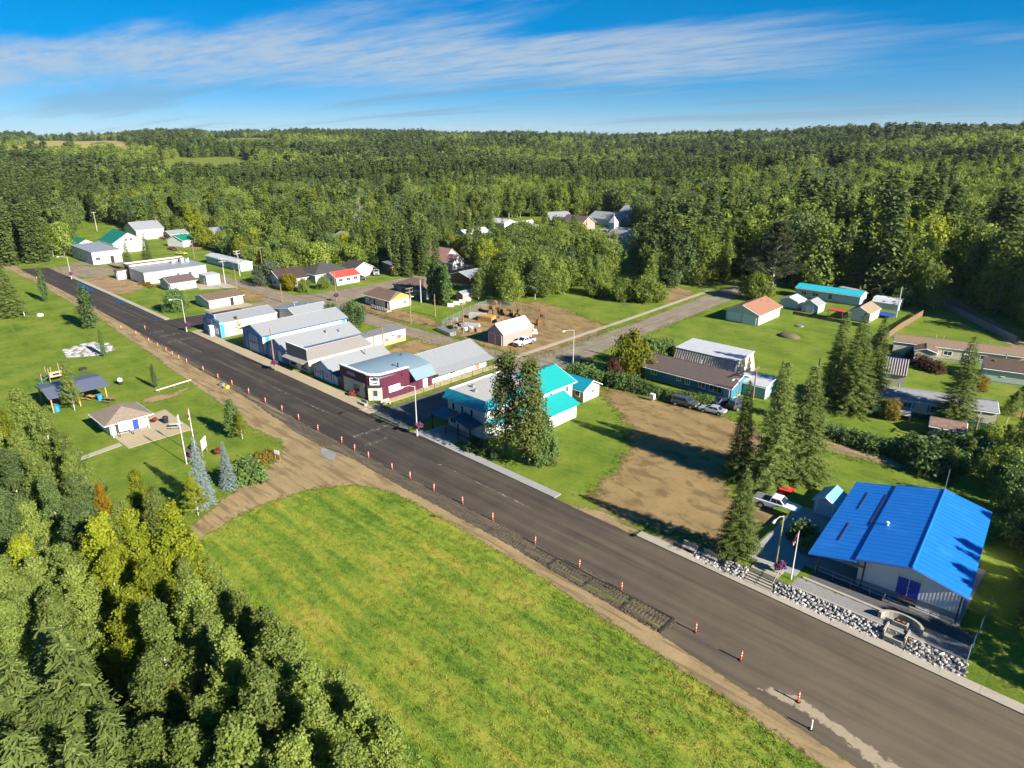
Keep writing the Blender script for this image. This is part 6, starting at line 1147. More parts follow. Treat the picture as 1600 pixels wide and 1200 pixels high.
# --- single trees of the village: (photo pixel of the foot, height, prototype, name, label, leaves, spread)
ONE = [(1150,872,11.5,'spruce_hi','spruce_tree','broad spruce at the sidewalk beside the hall steps',None,1.25),(1205,757,18,'spruce_hi','spruce_tree','tall spruce, left of the big pair by the dirt lot',None,1.3),(1247,757,17.5,'spruce_hi','spruce_tree','tall spruce, right of the big pair beside the red bin',None,1.35),(1153,745,14.5,'spruce_hi','spruce_tree','slimmer spruce left of the big pair',None,.95),
 (1300,628,17,'spruce_hi','spruce_tree','left spruce of the trio before the lilac roofed home',None,1.25),(1326,642,17.5,'spruce_hi','spruce_tree','middle spruce of the trio before the lilac roofed home',None,1.25),(1358,632,16,'spruce_hi','spruce_tree','right spruce of the trio before the lilac roofed home',None,1.25),(1490,668,15.8,'spruce_hi','spruce_tree','single spruce standing before the lilac roofed home',None,1.2),(1212,650,10,'spruce_hi','spruce_tree','young spruce behind the big pair',None,.9),
 (18,494,15.5,'spruce_hi','spruce_tree','large spruce at the left edge of the park',None,1.5),(-25,490,16,'spruce_hi','spruce_tree','spruce cut by the left edge beside the park',None,1.4),(140,513,10.2,'poplar','poplar_tree','bushy columnar poplar beside the street in the park',None,1.35),(72,471,9.6,'poplar','poplar_tree','slim columnar poplar farther up the park edge',None,.7),(163,557,6.0,'poplar','poplar_tree','thin young poplar beside the pale stone bed',None,.7),(243,606,4.8,'poplar','poplar_tree','thin young poplar on the lawn near the log rail',None,.6),
 (675,472,11.5,'poplar','poplar_tree','first of four columnar poplars by the slate bungalow',None,.9),(683,474,12,'poplar','poplar_tree','second of four columnar poplars by the slate bungalow',None,.9),(690,476,11,'poplar','poplar_tree','third of four columnar poplars by the slate bungalow',None,.8),(697,478,11.5,'poplar','poplar_tree','fourth of four columnar poplars by the slate bungalow',None,.9),
 (117,641,8.5,'aspen_hi','aspen_tree','small aspen before the picnic shelter',None,1.1),(366,682,6.2,'poplar','poplar_tree','dense dark young poplar on the park lawn by the street',None,1.3),(379,686,4.5,'aspen_hi','aspen_tree','small yellow green aspen beside the dark young poplar',L_YEL,1.2),(320,790,10,'spruce_hi','blue_spruce','silvery blue spruce near the gravel drive, taller one',L_BSP,.85),(358,762,7,'spruce_hi','blue_spruce','silvery blue spruce near the gravel drive, shorter one',L_BSP,1.0),(310,805,5.5,'aspen_hi','aspen_tree','small yellow aspen at the foot of the blue spruce',L_YEL,1.3),
 (790,715,15.8,'pine','pine_tree','left of two loose tall pines before the inn',None,.95),(826,727,15.6,'pine','pine_tree','right of two loose tall pines before the inn',None,1.0),(862,726,4.2,'spruce_hi','spruce_tree','small dark spruce beside the two pines',None,1.3),(845,722,7.0,'willow','willow_tree','bushy tree under the right pine',L_DRK,.6),
 (748,470,8.5,'aspen_hi','aspen_tree','round aspen at the edge of the dirt yard',None,1.4),(1010,472,7.6,'willow','willow_tree','largest round willow beside the playing field',None,1.0),(972,470,6.5,'willow','willow_tree','middle round willow beside the playing field',None,.9),(935,462,7.0,'willow','willow_tree','left round willow beside the playing field',None,.9),
 (985,585,9.0,'willow','willow_tree','yellow green tree left of the teal house',leafmat('yellow_green_leaves',(.06,.085,.01),(.13,.155,.016),(.22,.22,.02)),.7),(1015,575,6.5,'willow','willow_tree','dark tree against the left end of the teal house',L_DRK,.8),(960,592,4.5,'willow','willow_tree','reddish shrubby tree beside the cross street',L_RUS,.6),(970,560,5.5,'spruce_hi','spruce_tree','small spruce beside the cross street lamp',None,.8),(1040,560,4.5,'willow','willow_tree','dark bush before the ribbed barn',L_DRK,.8),
 (275,488,6.5,'willow','willow_tree','round tree on the corner lawn before the washrooms',L_DRK,.75),(552,512,6.5,'willow','willow_tree','bushy tree behind the white garage',L_DRK,.8),(520,507,5.5,'willow','willow_tree','darker bush behind the white garage',L_DRK,.7),(372,522,4.5,'aspen_hi','aspen_tree','pale slim bush beside the blue store wall',L_GLD,1.2),
 (425,445,7.5,'willow','willow_tree','grey green willow at the back street corner',leafmat('grey_leaves',(.05,.07,.04),(.09,.12,.07),(.14,.17,.10)),.95),(453,453,5.0,'willow','willow_tree','yellow shrub tree at the back street corner',leafmat('lime_leaves',(.09,.10,.008),(.2,.19,.012),(.32,.27,.015)),.9),(476,456,4.0,'willow','willow_tree','rusty green shrub before the brown roofed house',L_ASP,.8),(505,452,4.0,'willow','willow_tree','green shrub left of the red roofed house',L_ASP,.8),
 (203,424,11,'spruce_hi','spruce_tree','left spruce of the pair behind the sandy lot',None,1.1),(233,417,12,'spruce_hi','spruce_tree','right spruce of the pair behind the sandy lot',None,1.4),(1390,655,3.6,'willow','willow_tree','golden brown shrub before the lilac roofed home',L_GLD,.75),(1375,648,3.0,'willow','willow_tree','olive shrub before the lilac roofed home',L_ASP,.7),(1530,610,3.0,'willow','willow_tree','orange shrub beside the dark roofed home',L_ORA,.8),(1572,662,6,'aspen_hi','aspen_tree','aspen at the right edge behind the hedge',None,1.4),(1600,690,7,'aspen_hi','aspen_tree','taller aspen at the right edge behind the hedge',None,1.4),
 (785,395,14,'spruce_hi','spruce_tree','brown green spruce before the white storey house',L_PIN,1.0),(1150,420,20,'aspen_hi','aspen_tree','broad aspen at the end of the cross street, left one',None,1.7),(1205,455,21,'aspen_hi','aspen_tree','broad grey green aspen beside the turquoise roofed home',leafmat('olive_leaves',(.055,.065,.03),(.10,.12,.055),(.16,.18,.085)),1.9),(1275,450,12,'spruce_hi','spruce_tree','slim spruce behind the turquoise roofed home',None,.7),(1000,425,14,'spruce_hi','blue_spruce','dark blue spruce behind the willows',L_BLU,1.1),(1090,445,14,'spruce_hi','spruce_tree','yellowish spruce beside the cross street bend',L_PIN,1.3),(1130,440,13,'spruce_hi','spruce_tree','second yellowish spruce beside the cross street bend',L_PIN,1.1)]
EDGE = [(1545,705,4.5),(1572,722,6),(1604,705,6.5),(1604,745,7),(1512,728,4.5),(1485,738,4),(1562,765,6.5),(1548,592,4),(1592,645,5)]
for i_, (px, py, H) in enumerate(EDGE): ONE.append((px, py, H, 'aspen_hi' if i_ % 3 else 'willow', 'aspen_tree' if i_ % 3 else 'willow_tree', ['stout willow behind the mossy shed', 'slender aspen right of the dark pole', 'tall aspen cut by the right picture edge', 'willow at the right edge above the hall', 'young aspen in the thicket behind the hall roof', 'smallest aspen in the thicket behind the hall', 'willow right behind the hall ridge end', 'aspen left of the dark roofed home', 'aspen before the dark roofed home at the right edge'][i_], None, 1.5 if i_ % 3 else .8))
for px, py, H, kd, nm, lb, lf_, wd in ONE: x, y = at(px, py); tree(kd, nm, lb, x, y, H, lf_, None, True, 0, wd)
ORDN = 'first second third fourth fifth sixth'.split(); g7 = np.random.default_rng(17)
for i_ in range(13):
    x, y = 3.6 + g7.uniform(0, 8), 66.5 + i_ * 2.35 + g7.uniform(-1, 1); tree('aspen_hi' if i_ % 4 else 'spruce_hi', 'aspen_tree' if i_ % 4 else 'spruce_tree', ('leafy aspen' if i_ % 4 else 'dark spruce') + ' in the shady belt right of the blue hall', x, y, float(g7.uniform(8.5, 12.5)), [None, L_DRK][i_ % 2] if i_ % 4 else None, 'shady belt right of the blue hall', True, 0, 1.25)
shrubs_later = True
for i_, (px, py, H, w_) in enumerate([(1596, 868, 5.5, 1.4), (1602, 935, 5.0, 1.5), (1590, 815, 6.5, 1.3), (1600, 985, 4.0, 1.5), (1578, 778, 6.0, 1.3), (1608, 840, 7.0, 1.3)]):
    x, y = at(px, py); tree('aspen_hi' if i_ % 2 else 'willow', 'aspen_tree' if i_ % 2 else 'willow_tree', ('low aspen' if i_ % 2 else 'dark willow') + ' at the right picture edge, ' + ORDN[i_] + ' beyond the hall fence', x, y, H, L_DRK if i_ % 2 == 0 else L_BLU, None, True, 0, w_ if i_ % 2 else .8)
# shrubs and hedges
def shrubs(pts, name, label, group, leaf, h=(1.8, 2.6)):
    for px, py in pts: x, y = at(px, py); tree('shrub', name, label, x, y, random.uniform(*h), leaf, group, True, 0, random.uniform(.9, 1.4), 'shrub')
shrubs([(1005 + i * 13 + random.uniform(-4, 4), 612 + i * 2.6 + random.uniform(-3, 3)) for i in range(9)], 'hedge_shrub', 'leafy shrub in the hedge before the teal house', 'hedge before the teal house', L_DRK, (1.1, 1.7))
shrubs([(900 + i * 14 + random.uniform(-4, 4), 585 + i * 3.6 + random.uniform(-3, 3)) for i in range(8)], 'hedge_shrub', 'dark shrub in the hedge beside the guest cabin', 'hedge beside the guest cabin', L_DRK, (1.6, 2.6))
shrubs([(1275 + i * 9 + random.uniform(-3, 3), 672 + i * 2.9 + random.uniform(-5, 5)) for i in range(18)], 'hedge_shrub', 'shrub in the long dark hedge below the lilac roofed home', 'long hedge by the alley', L_DRK, (1.4, 2.1))
shrubs([(1440 + i * 12 + random.uniform(-5, 5), 712 + (i % 3) * 14 + random.uniform(-6, 6)) for i in range(14)], 'hedge_shrub', 'thick shrub behind the blue hall at the right edge', 'thicket behind the blue hall', L_DRK, (2.0, 3.4))
shrubs([(408, 722), (420, 716), (398, 728)], 'golden_shrub', 'golden shrub beside the gravel drive', 'golden shrubs by the drive', L_GLD, (1.0, 1.6)); shrubs([(383, 748)], 'dark_shrub', 'dark leafy shrub right of the blue spruces', None, L_DRK, (2.4, 2.6))
shrubs([(1262, 862), (1252, 850)], 'dark_shrub', 'dark shrub in the shade beside the blue hall', 'shrubs beside the blue hall', L_DRK, (2.2, 2.8)); shrubs([(742, 703), (758, 709), (776, 716)], 'low_shrub', 'low shrub along the front of the inn', 'shrubs before the inn', L_DRK, (.9, 1.4)); shrubs([(232, 447), (224, 444), (238, 450)], 'yellow_shrub', 'yellow flowering shrub at the office wall', 'shrubs by the office wall', L_GLD, (1.0, 1.4))
shrubs([(1425, 560), (1440, 572), (1460, 580)], 'garden_shrub', 'rusty garden shrub between the two mobile homes', 'garden shrubs', L_RUS, (1.4, 2.2)); shrubs([(385, 505), (395, 540)], 'yard_shrub', 'shrub in the gap between the blue store and garage', 'gap shrubs', L_ASP, (1.5, 2.0))

# leafy trees standing among the houses of the middle village
GT = [(395, 411), (408, 404), (432, 412), (447, 404), (462, 414), (474, 426), (500, 424), (517, 417), (536, 413), (550, 424), (566, 414), (577, 404), (602, 416), (590, 394), (612, 389), (641, 394), (656, 404), (690, 399), (706, 394), (716, 388), (726, 406), (760, 399), (776, 402), (541, 394), (506, 396), (420, 424), (350, 392), (362, 398), (380, 404), (815, 378), (835, 372), (850, 366), (872, 364), (905, 370), (890, 378), (640, 412), (668, 384), (745, 372), (325, 385), (445, 432), (490, 436), (905, 398), (1020, 392), (1030, 378)]
GT += [(1262, 452), (1302, 450), (1332, 456), (1412, 478), (1428, 470), (1456, 484), (1380, 462), (1185, 468)]
GH = np.array([(o.location.x, o.location.y) for o in COL.objects if o.get('category') in ('house', 'building', 'mobile home', 'church', 'hall', 'garage')])
for i_, (px, py) in enumerate(GT):
    x, y = at(px + random.uniform(-4, 4), py)
    if ((GH - (x, y)) ** 2).sum(1).min() < 36: continue
    k_ = i_ % 3; tree(['willow', 'aspen_mid', 'willow'][k_], 'garden_tree', 'leafy garden tree among the houses behind the shops', x, y, random.uniform(5.5, 10) if k_ != 1 else random.uniform(8, 13), [None, LG0, L_DRK, L_YEL, None][i_ % 5], 'leafy garden trees among the houses', True, 0, random.uniform(.8, 1.1))
# --- forests
def stand(x, y): return .5 + .5 * np.sin(x * .019 + 1.9 * np.sin(y * .012 + .6)) * np.cos(y * .017 + 1.6 * np.sin(x * .011))
def vnoise(x, y): return .5 + .25 * np.sin(x * .011 + 2.1 * np.sin(y * .007)) + .25 * np.sin(y * .013 + 1.7 * np.sin(x * .009) + 1)
TOWN = atp([(-300, 470), (-80, 424), (55, 413), (112, 398), (112, 368), (128, 348), (175, 350), (230, 371), (300, 367), (345, 380), (385, 391), (470, 402), (520, 372), (585, 372), (622, 352), (700, 347), (760, 344), (850, 339), (965, 342), (1005, 362), (1012, 400), (1025, 440), (1060, 452), (1130, 438), (1180, 428), (1215, 443), (1345, 463), (1440, 472), (1460, 452), (1492, 460), (1560, 500)]) + [(-6, 197), (26, 172), (30, 120), (14, 101), (0.5, 95), (-.5, 88), (1.2, 80), (2.0, 67), (7, 65.0), (130, 64.5), (130, -60), (-400, -60)]
WOODS = [(atp([(742, 440), (770, 470), (800, 478), (862, 468), (905, 458), (935, 452), (962, 440), (950, 415), (905, 392), (860, 385), (800, 395), (765, 412)]), 5.2, .02, 'poplars of the grove behind the dirt yard', 'poplar in the dense grove behind the dirt yard'), (atp([(385, 400), (480, 425), (478, 398), (400, 380)]), 6.0, .1, 'trees behind the mobile homes', 'leafy tree behind the mobile homes'), (atp([(468, 405), (520, 402), (520, 385), (478, 380)]), 5.0, .95, 'spruces behind the dark roofed house', 'spruce behind the dark roofed house'),
 (atp([(590, 425), (640, 442), (685, 430), (680, 400), (640, 385), (600, 400)]), 6.0, .8, 'spruces by the second cross street', 'spruce beside the second cross street'), (atp([(545, 415), (590, 422), (590, 400), (555, 395)]), 7.0, .2, 'trees behind the red roofed house', 'leafy tree behind the red roofed house'), (atp([(1010, 455), (1060, 450), (1125, 437), (1120, 400), (1060, 380), (1015, 385), (985, 410)]), 5.0, .45, 'trees by the church', 'leafy tree in the copse below the church'), (atp([(1290, 440), (1350, 455), (1440, 462), (1450, 430), (1380, 420), (1300, 420)]), 6.5, .1, 'trees behind the turquoise roofed home', 'aspen behind the turquoise roofed home'),
 (atp([(560, 398), (600, 392), (600, 372), (565, 376)]), 6.5, .3, 'trees left of the far cottages', 'leafy tree left of the far cottages'), (atp([(700, 405), (735, 418), (765, 408), (760, 392), (735, 398)]), 6.5, .25, 'trees beside the white storey house', 'leafy tree beside the white storey house'), (atp([(1450, 440), (1500, 455), (1580, 500), (1640, 540), (1640, 470), (1520, 420)]), 6.0, .1, 'trees along the forest lane', 'leafy tree along the forest lane'), (atp([(640, 385), (700, 375), (770, 372), (770, 360), (690, 352), (640, 365)]), 7.5, .6, 'trees between the far cottages', 'leafy tree between the far cottages')]
def jgrid(x0, x1, y0, y1, sp, g):
    X, Y = np.meshgrid(np.arange(x0, x1, sp), np.arange(y0, y1, sp), indexing='ij'); X = X.ravel() + g.uniform(-.45, .45, X.size) * sp; Y = Y.ravel() + g.uniform(-.45, .45, Y.size) * sp; return X, Y
g5 = np.random.default_rng(5)
WPTS = [W_[0] for W_ in WOODS]
HOUSES = [(o.location.x, o.location.y) for o in COL.objects if o.get('category') in ('house', 'building', 'shed', 'barn', 'mobile home', 'church', 'hall', 'garage', 'camper', 'workshop', 'shop')]
HA = np.array(HOUSES)
def clear_of(X, Y, r): return ((X[:, None] - HA[:, 0]) ** 2 + (Y[:, None] - HA[:, 1]) ** 2).min(1) > r * r
for poly, sp, fs_, gp, lb in WOODS:
    p = np.array(poly); X, Y = jgrid(p[:, 0].min(), p[:, 0].max(), p[:, 1].min(), p[:, 1].max(), sp, g5); k = (sdist(X, Y, poly) > 0) & clear_of(X, Y, 7); X, Y = X[k], Y[k]
    for x, y in zip(X, Y):
        isS = g5.uniform() < fs_
        tree('spruce_mid' if isS else 'aspen_mid', 'spruce_tree' if isS else ('poplar_tree' if 'grove' in gp else 'aspen_tree'), lb.replace('leafy tree', 'spruce').replace('aspen', 'spruce').replace('poplar', 'spruce') if isS else lb.replace('spruce', 'leafy tree'), float(x), float(y), float((g5.uniform(9, 14.5) if 'grove' in gp else g5.uniform(9, 15)) if not isS else g5.uniform(11, 18)), None if isS or g5.uniform() < .7 else (L_YEL if g5.uniform() < .3 else L_BLU), gp, False)
# forest proper
X, Y = jgrid(-620, 260, 20, 640, 5.3, g5); d = np.hypot(X, Y); px, py = proj(X, Y, hfun(X, Y) + 8); f = X * FLAT[0] + Y * FLAT[1]
sdT = sdist(X, Y, TOWN); k = (sdT < -1.0) & (f > 0) & (px > -160) & (px < 1800) & (d < 620) & (d > 60)
k &= clear_of(X, Y, 9) & (np.hypot(X + 168, Y - 246) > 22)
k &= ~((X > -3) & (Y < 112) & ((X < 14) | (g5.uniform(0, 1, len(X)) < .5)))
k &= ~((stand(X * 3.1 + 40, Y * 2.7) > .86) & (sdT < -12))
X, Y, d, sdT, px = X[k], Y[k], d[k], sdT[k], px[k]
sp_ = g5.uniform(0, 1, len(X)) < np.clip((vnoise(X, Y) - .5) * 1.8 + .42 + (stand(X, Y) - .5) * .8 - .34 * (px > 1050), .05, np.where(px > 1050, .24, .92))
Ht = np.where(sp_, g5.uniform(13, 23, len(X)), g5.uniform(8.5, 16.5, len(X)))
Ht *= np.where(X > -5, 1.12, 1) * (1 + .33 * np.clip((px - 1050) / 200, 0, 1)) * (.88 + .28 * stand(Y + 90, X - 40))
order = np.argsort(d + 2.0 * np.clip(-sdT - 6, 0, 60)); inframe = (px > -10) & (px < 1610)
ind = np.zeros(len(X), bool)
for kind in (True, False):
    sel = [i for i in order if sp_[i] == kind and inframe[i] and -sdT[i] < 26]; ind[sel[:150 if kind else 105]] = True
for i in np.nonzero(ind)[0]:
    near = d[i] < 190
    if sp_[i]: tree('spruce_hi' if near else 'spruce_mid', 'spruce_tree', 'dark spruce at the front of the forest around the village', float(X[i]), float(Y[i]), float(Ht[i]), None, 'spruces along the forest edge', False, hs1(X[i], Y[i]))
    else: tree('aspen_hi' if near else 'aspen_mid', 'aspen_tree', 'leafy aspen at the front of the forest around the village', float(X[i]), float(Y[i]), float(Ht[i]), [None, LG0, LG0, L_BLU, L_YEL if g5.uniform() < .4 else LG0][int(g5.integers(0, 5)) if g5.uniform() < .75 else 0], 'aspens along the forest edge', False, hs1(X[i], Y[i]))
def snag(seed):
    g = np.random.default_rng(seed); tb = TB(); H = 14.
    for i in range(7): tb.tube((.2 * math.sin(i), 0, H * i / 7), (.2 * math.sin(i + 1), 0, H * (i + 1) / 7), .16 * (1 - i / 7.5), .16 * (1 - (i + 1) / 7.5), 6)
    for i in range(46):
        z = H * g.uniform(.3, .97); a = g.uniform(0, 6.28); L = 2.6 * (1.1 - z / H) + .4; p = np.array([0, 0, z]); q = p + np.array([math.cos(a) * L, math.sin(a) * L, L * .8]); tb.tube(p, q, .045, .015, 4)
        for j in range(3): b = a + g.normal() * .7; o = p + (q - p) * g.uniform(.4, .9); tb.tube(o, o + np.array([math.cos(b) * L * .4, math.sin(b) * L * .4, L * .35]), .025, .008, 3)
    V = np.concatenate(tb.V); F = np.concatenate(tb.F); return npmesh('snag', V, F, [plain('dead_wood', (.36, .33, .31), .9, .2, 4)])
SN = [snag(i) for i in range(3)]
for i_, (px, py, lb) in enumerate([(1465, 400, 'bare grey dead tree standing above the right forest'), (1388, 455, 'bare grey dead aspen behind the turquoise roofed home'), (1405, 458, 'second bare dead aspen behind the turquoise roofed home'), (565, 372, 'bare grey dead tree behind the tarp shed'), (100, 372, 'bare pale trunk at the forest edge on the left'), (545, 330, 'grey dead tree in the middle forest'), (640, 318, 'grey dead tree among the far spruces')]):
    x, y = at(px, py); o = link('dead_tree', SN[i_ % 3], None, (x, y, hs1(x, y)), label=lb, category='tree'); o.scale = (1.25, 1.25, 1.3 if i_ != 1 else .8)
# instancer for the mass of the forest
def proto_coll(cname, items):
    c = bpy.data.collections.new(cname)
    for i, (me_, mt) in enumerate(items):
        o = bpy.data.objects.new('%s_%02d' % (cname, i), me_); c.objects.link(o)
        if mt is not None: o.material_slots[1].link = 'OBJECT'; o.material_slots[1].material = mt
    return c
def instancer(name, pts, scale, rot, idx, coll, label, tilt=None):
    me_ = bpy.data.meshes.new(name); me_.vertices.add(len(pts)); me_.vertices.foreach_set('co', np.asarray(pts, np.float32).ravel())
    for nm, tp, dt in (('sc', 'FLOAT', scale), ('wd', 'FLOAT', scale * g5.uniform(.8, 1.3, len(pts))), ('ro', 'FLOAT', rot), ('ix', 'INT', idx)):
        a = me_.attributes.new(nm, tp, 'POINT'); a.data.foreach_set('value', np.asarray(dt, np.float32 if tp == 'FLOAT' else np.int32))
    o = link(name, me_, kind='stuff', label=label); ng = bpy.data.node_groups.new(name, 'GeometryNodeTree')
    ng.interface.new_socket('Geometry', in_out='INPUT', socket_type='NodeSocketGeometry'); ng.interface.new_socket('Geometry', in_out='OUTPUT', socket_type='NodeSocketGeometry')
    N = ng.nodes.new; Lk = ng.links.new; gi, go = N('NodeGroupInput'), N('NodeGroupOutput'); iop = N('GeometryNodeInstanceOnPoints'); ci = N('GeometryNodeCollectionInfo')
    ci.inputs['Collection'].default_value = coll; ci.inputs['Separate Children'].default_value = True; ci.inputs['Reset Children'].default_value = True
    def na(nm, tp): a = N('GeometryNodeInputNamedAttribute'); a.data_type = tp; a.inputs['Name'].default_value = nm; return a.outputs['Attribute']
    cx = N('ShaderNodeCombineXYZ'); Lk(na('ro', 'FLOAT'), cx.inputs[2]); er = N('FunctionNodeEulerToRotation'); Lk(cx.outputs[0], er.inputs[0]); s3 = N('ShaderNodeCombineXYZ'); sa = na('sc', 'FLOAT')
    wa = na('wd', 'FLOAT'); Lk(wa, s3.inputs[0]); Lk(wa, s3.inputs[1]); Lk(sa, s3.inputs[2])
    Lk(gi.outputs[0], iop.inputs['Points']); Lk(ci.outputs[0], iop.inputs['Instance']); iop.inputs['Pick Instance'].default_value = True
    Lk(na('ix', 'INT'), iop.inputs['Instance Index']); Lk(er.outputs[0], iop.inputs['Rotation']); Lk(s3.outputs[0], iop.inputs['Scale']); Lk(iop.outputs[0], go.inputs[0])
    md = o.modifiers.new('scatter', 'NODES'); md.node_group = ng; return o
midA = [p[2] for p in P['aspen_mid']]; midS = [p[2] for p in P['spruce_mid']]; farA = [p[2] for p in P['aspen_far']]; farS = [p[2] for p in P['spruce_far']]
LG = LG0
C_MID = proto_coll('forest_mid', [(m_, mt) for m_ in midA for mt in (None, LG, L_YEL if m_ is midA[0] else L_BLU)] + [(m_, None) for m_ in midS]); nA, nS = len(midA) * 3, len(midS)
C_FAR = proto_coll('forest_far', [(m_, mt) for m_ in farA for mt in (None, LG, L_YEL if m_ is farA[0] else None)] + [(m_, None) for m_ in farS]); fA, fS = len(farA) * 3, len(farS)
def scatter(name, X, Y, S, H, coll, na_, ns_, label):
    q_ = stand(X * 1.3 + 200, Y * 1.3) + g5.normal(size=len(X)) * .22 + .34 * (X > -140); var = np.where(q_ > .62, 1, np.where(q_ > .16, 0, 2)); idx = np.where(S, na_ + g5.integers(0, ns_, len(X)), g5.integers(0, na_ // 3, len(X)) * 3 + var); instancer(name, np.stack([X, Y, hfun(X, Y) - .1], 1), H / np.where(S, 16, 15), g5.uniform(0, 6.28, len(X)), idx, coll, label)
k = ~ind; scatter('near_forest', X[k], Y[k], sp_[k], Ht[k], C_MID, nA, nS, 'dense mixed forest of aspen and spruce behind the village')
def inclear(X, Y):
    b = np.zeros(len(X), bool)
    for c in CLEAR: b |= sdist(X, Y, c) > -3
    return b
def band(r0, r1, sp, name, label, hmul):
    N_ = int((r1 ** 2 - r0 ** 2) * R(50) / sp ** 2); a0 = math.atan2(FLAT[1], FLAT[0]); th = a0 + g5.uniform(-R(50), R(50), N_); rr = np.sqrt(g5.uniform(r0 ** 2, r1 ** 2, N_)); X, Y = rr * np.cos(th), rr * np.sin(th)
    k = (~inclear(X, Y)) & (sdist(X, Y, TOWN) < 0) & (stand(X * 1.9 + 11, Y * 2.1) < .93); X, Y = X[k], Y[k]; S = g5.uniform(0, 1, len(X)) < np.clip((vnoise(X, Y) - .5) * 1.4 + .30 + (stand(X * .6, Y * .6) - .5) * .9, .03, .9); H = np.where(S, g5.uniform(14, 23, len(X)), g5.uniform(9, 16, len(X))) * hmul * (.8 + .42 * stand(Y + 50, X))
    scatter(name, X, Y, S, H, C_FAR, fA, fS, label); return len(X)
n1 = band(620, 1050, 6.2, 'middle_forest', 'rolling mixed forest beyond the village', 1.0); n2 = band(1050, 2700, 10.0, 'far_forest', 'far forest covering the hills to the skyline', 1.12)
print('forest', len(X), n1, n2, ind.sum())
# ------------------------------------------------------------------ vehicles
def paintm(name, c, rough=0.25):
    if name in MATS: return MATS[name]
    n = NT(name); MATS[name] = n.end(n.prin(n.mix(n.noise(n.obj(), 2.5, 4), tuple(x * .9 for x in c), c), rough, None, 0, .5, **{'Coat Weight': .5})); return MATS[name]
TYRE = plain('tyre_rubber', (.018, .018, .018), .9); RIM = plain('wheel_rim', (.42, .42, .43), .35, .1, 2, 0, 30, .6); LAMPW = plain('headlamp_glass', (.6, .6, .58), .15); LAMPR = plain('tail_lamp', (.35, .01, .01), .25); CGLASS = glassm('car_glass', (.018, .024, .03))
def quadpanel(mb, q, u0, u1, v0, v1, off):
    a, b, c, d = [Vector(p) for p in q]; f = lambda u, v: (a * (1 - u) + b * u) * (1 - v) + (d * (1 - u) + c * u) * v
    nr = (b - a).cross(d - a).normalized() * off; P_ = [f(u0, v0), f(u1, v0), f(u1, v1), f(u0, v1)]; mb.add([p + nr for p in P_] + [p - nr * .5 for p in P_], [(0, 1, 2, 3), (0, 4, 5, 1), (1, 5, 6, 2), (2, 6, 7, 3), (3, 7, 4, 0)])
SPEC = {  # profile (x,z) of the lower body, cabin floor x0,x1, cabin top x0,x1, belt z, roof z, half width, wheel x, wheel radius
 'pickup': ([(-2.9, .55), (2.75, .45), (2.95, .7), (2.9, 1.05), (2.6, 1.16), (1.3, 1.24), (-2.9, 1.22)], -.75, 1.35, -.55, .55, 1.22, 1.9, .98, (-1.75, 1.85), .42),
 'suv': ([(-2.3, .5), (2.25, .42), (2.4, .7), (2.32, .98), (1.2, 1.1), (-2.3, 1.1), (-2.4, .8)], -2.2, 1.25, -1.95, .45, 1.09, 1.78, .93, (-1.4, 1.45), .37),
 'sedan': ([(-2.3, .42), (2.2, .35), (2.35, .55), (2.25, .78), (1.1, .92), (-1.6, .95), (-2.3, .92), (-2.4, .65)], -1.65, 1.15, -.95, .25, .92, 1.42, .88, (-1.4, 1.4), .33)}
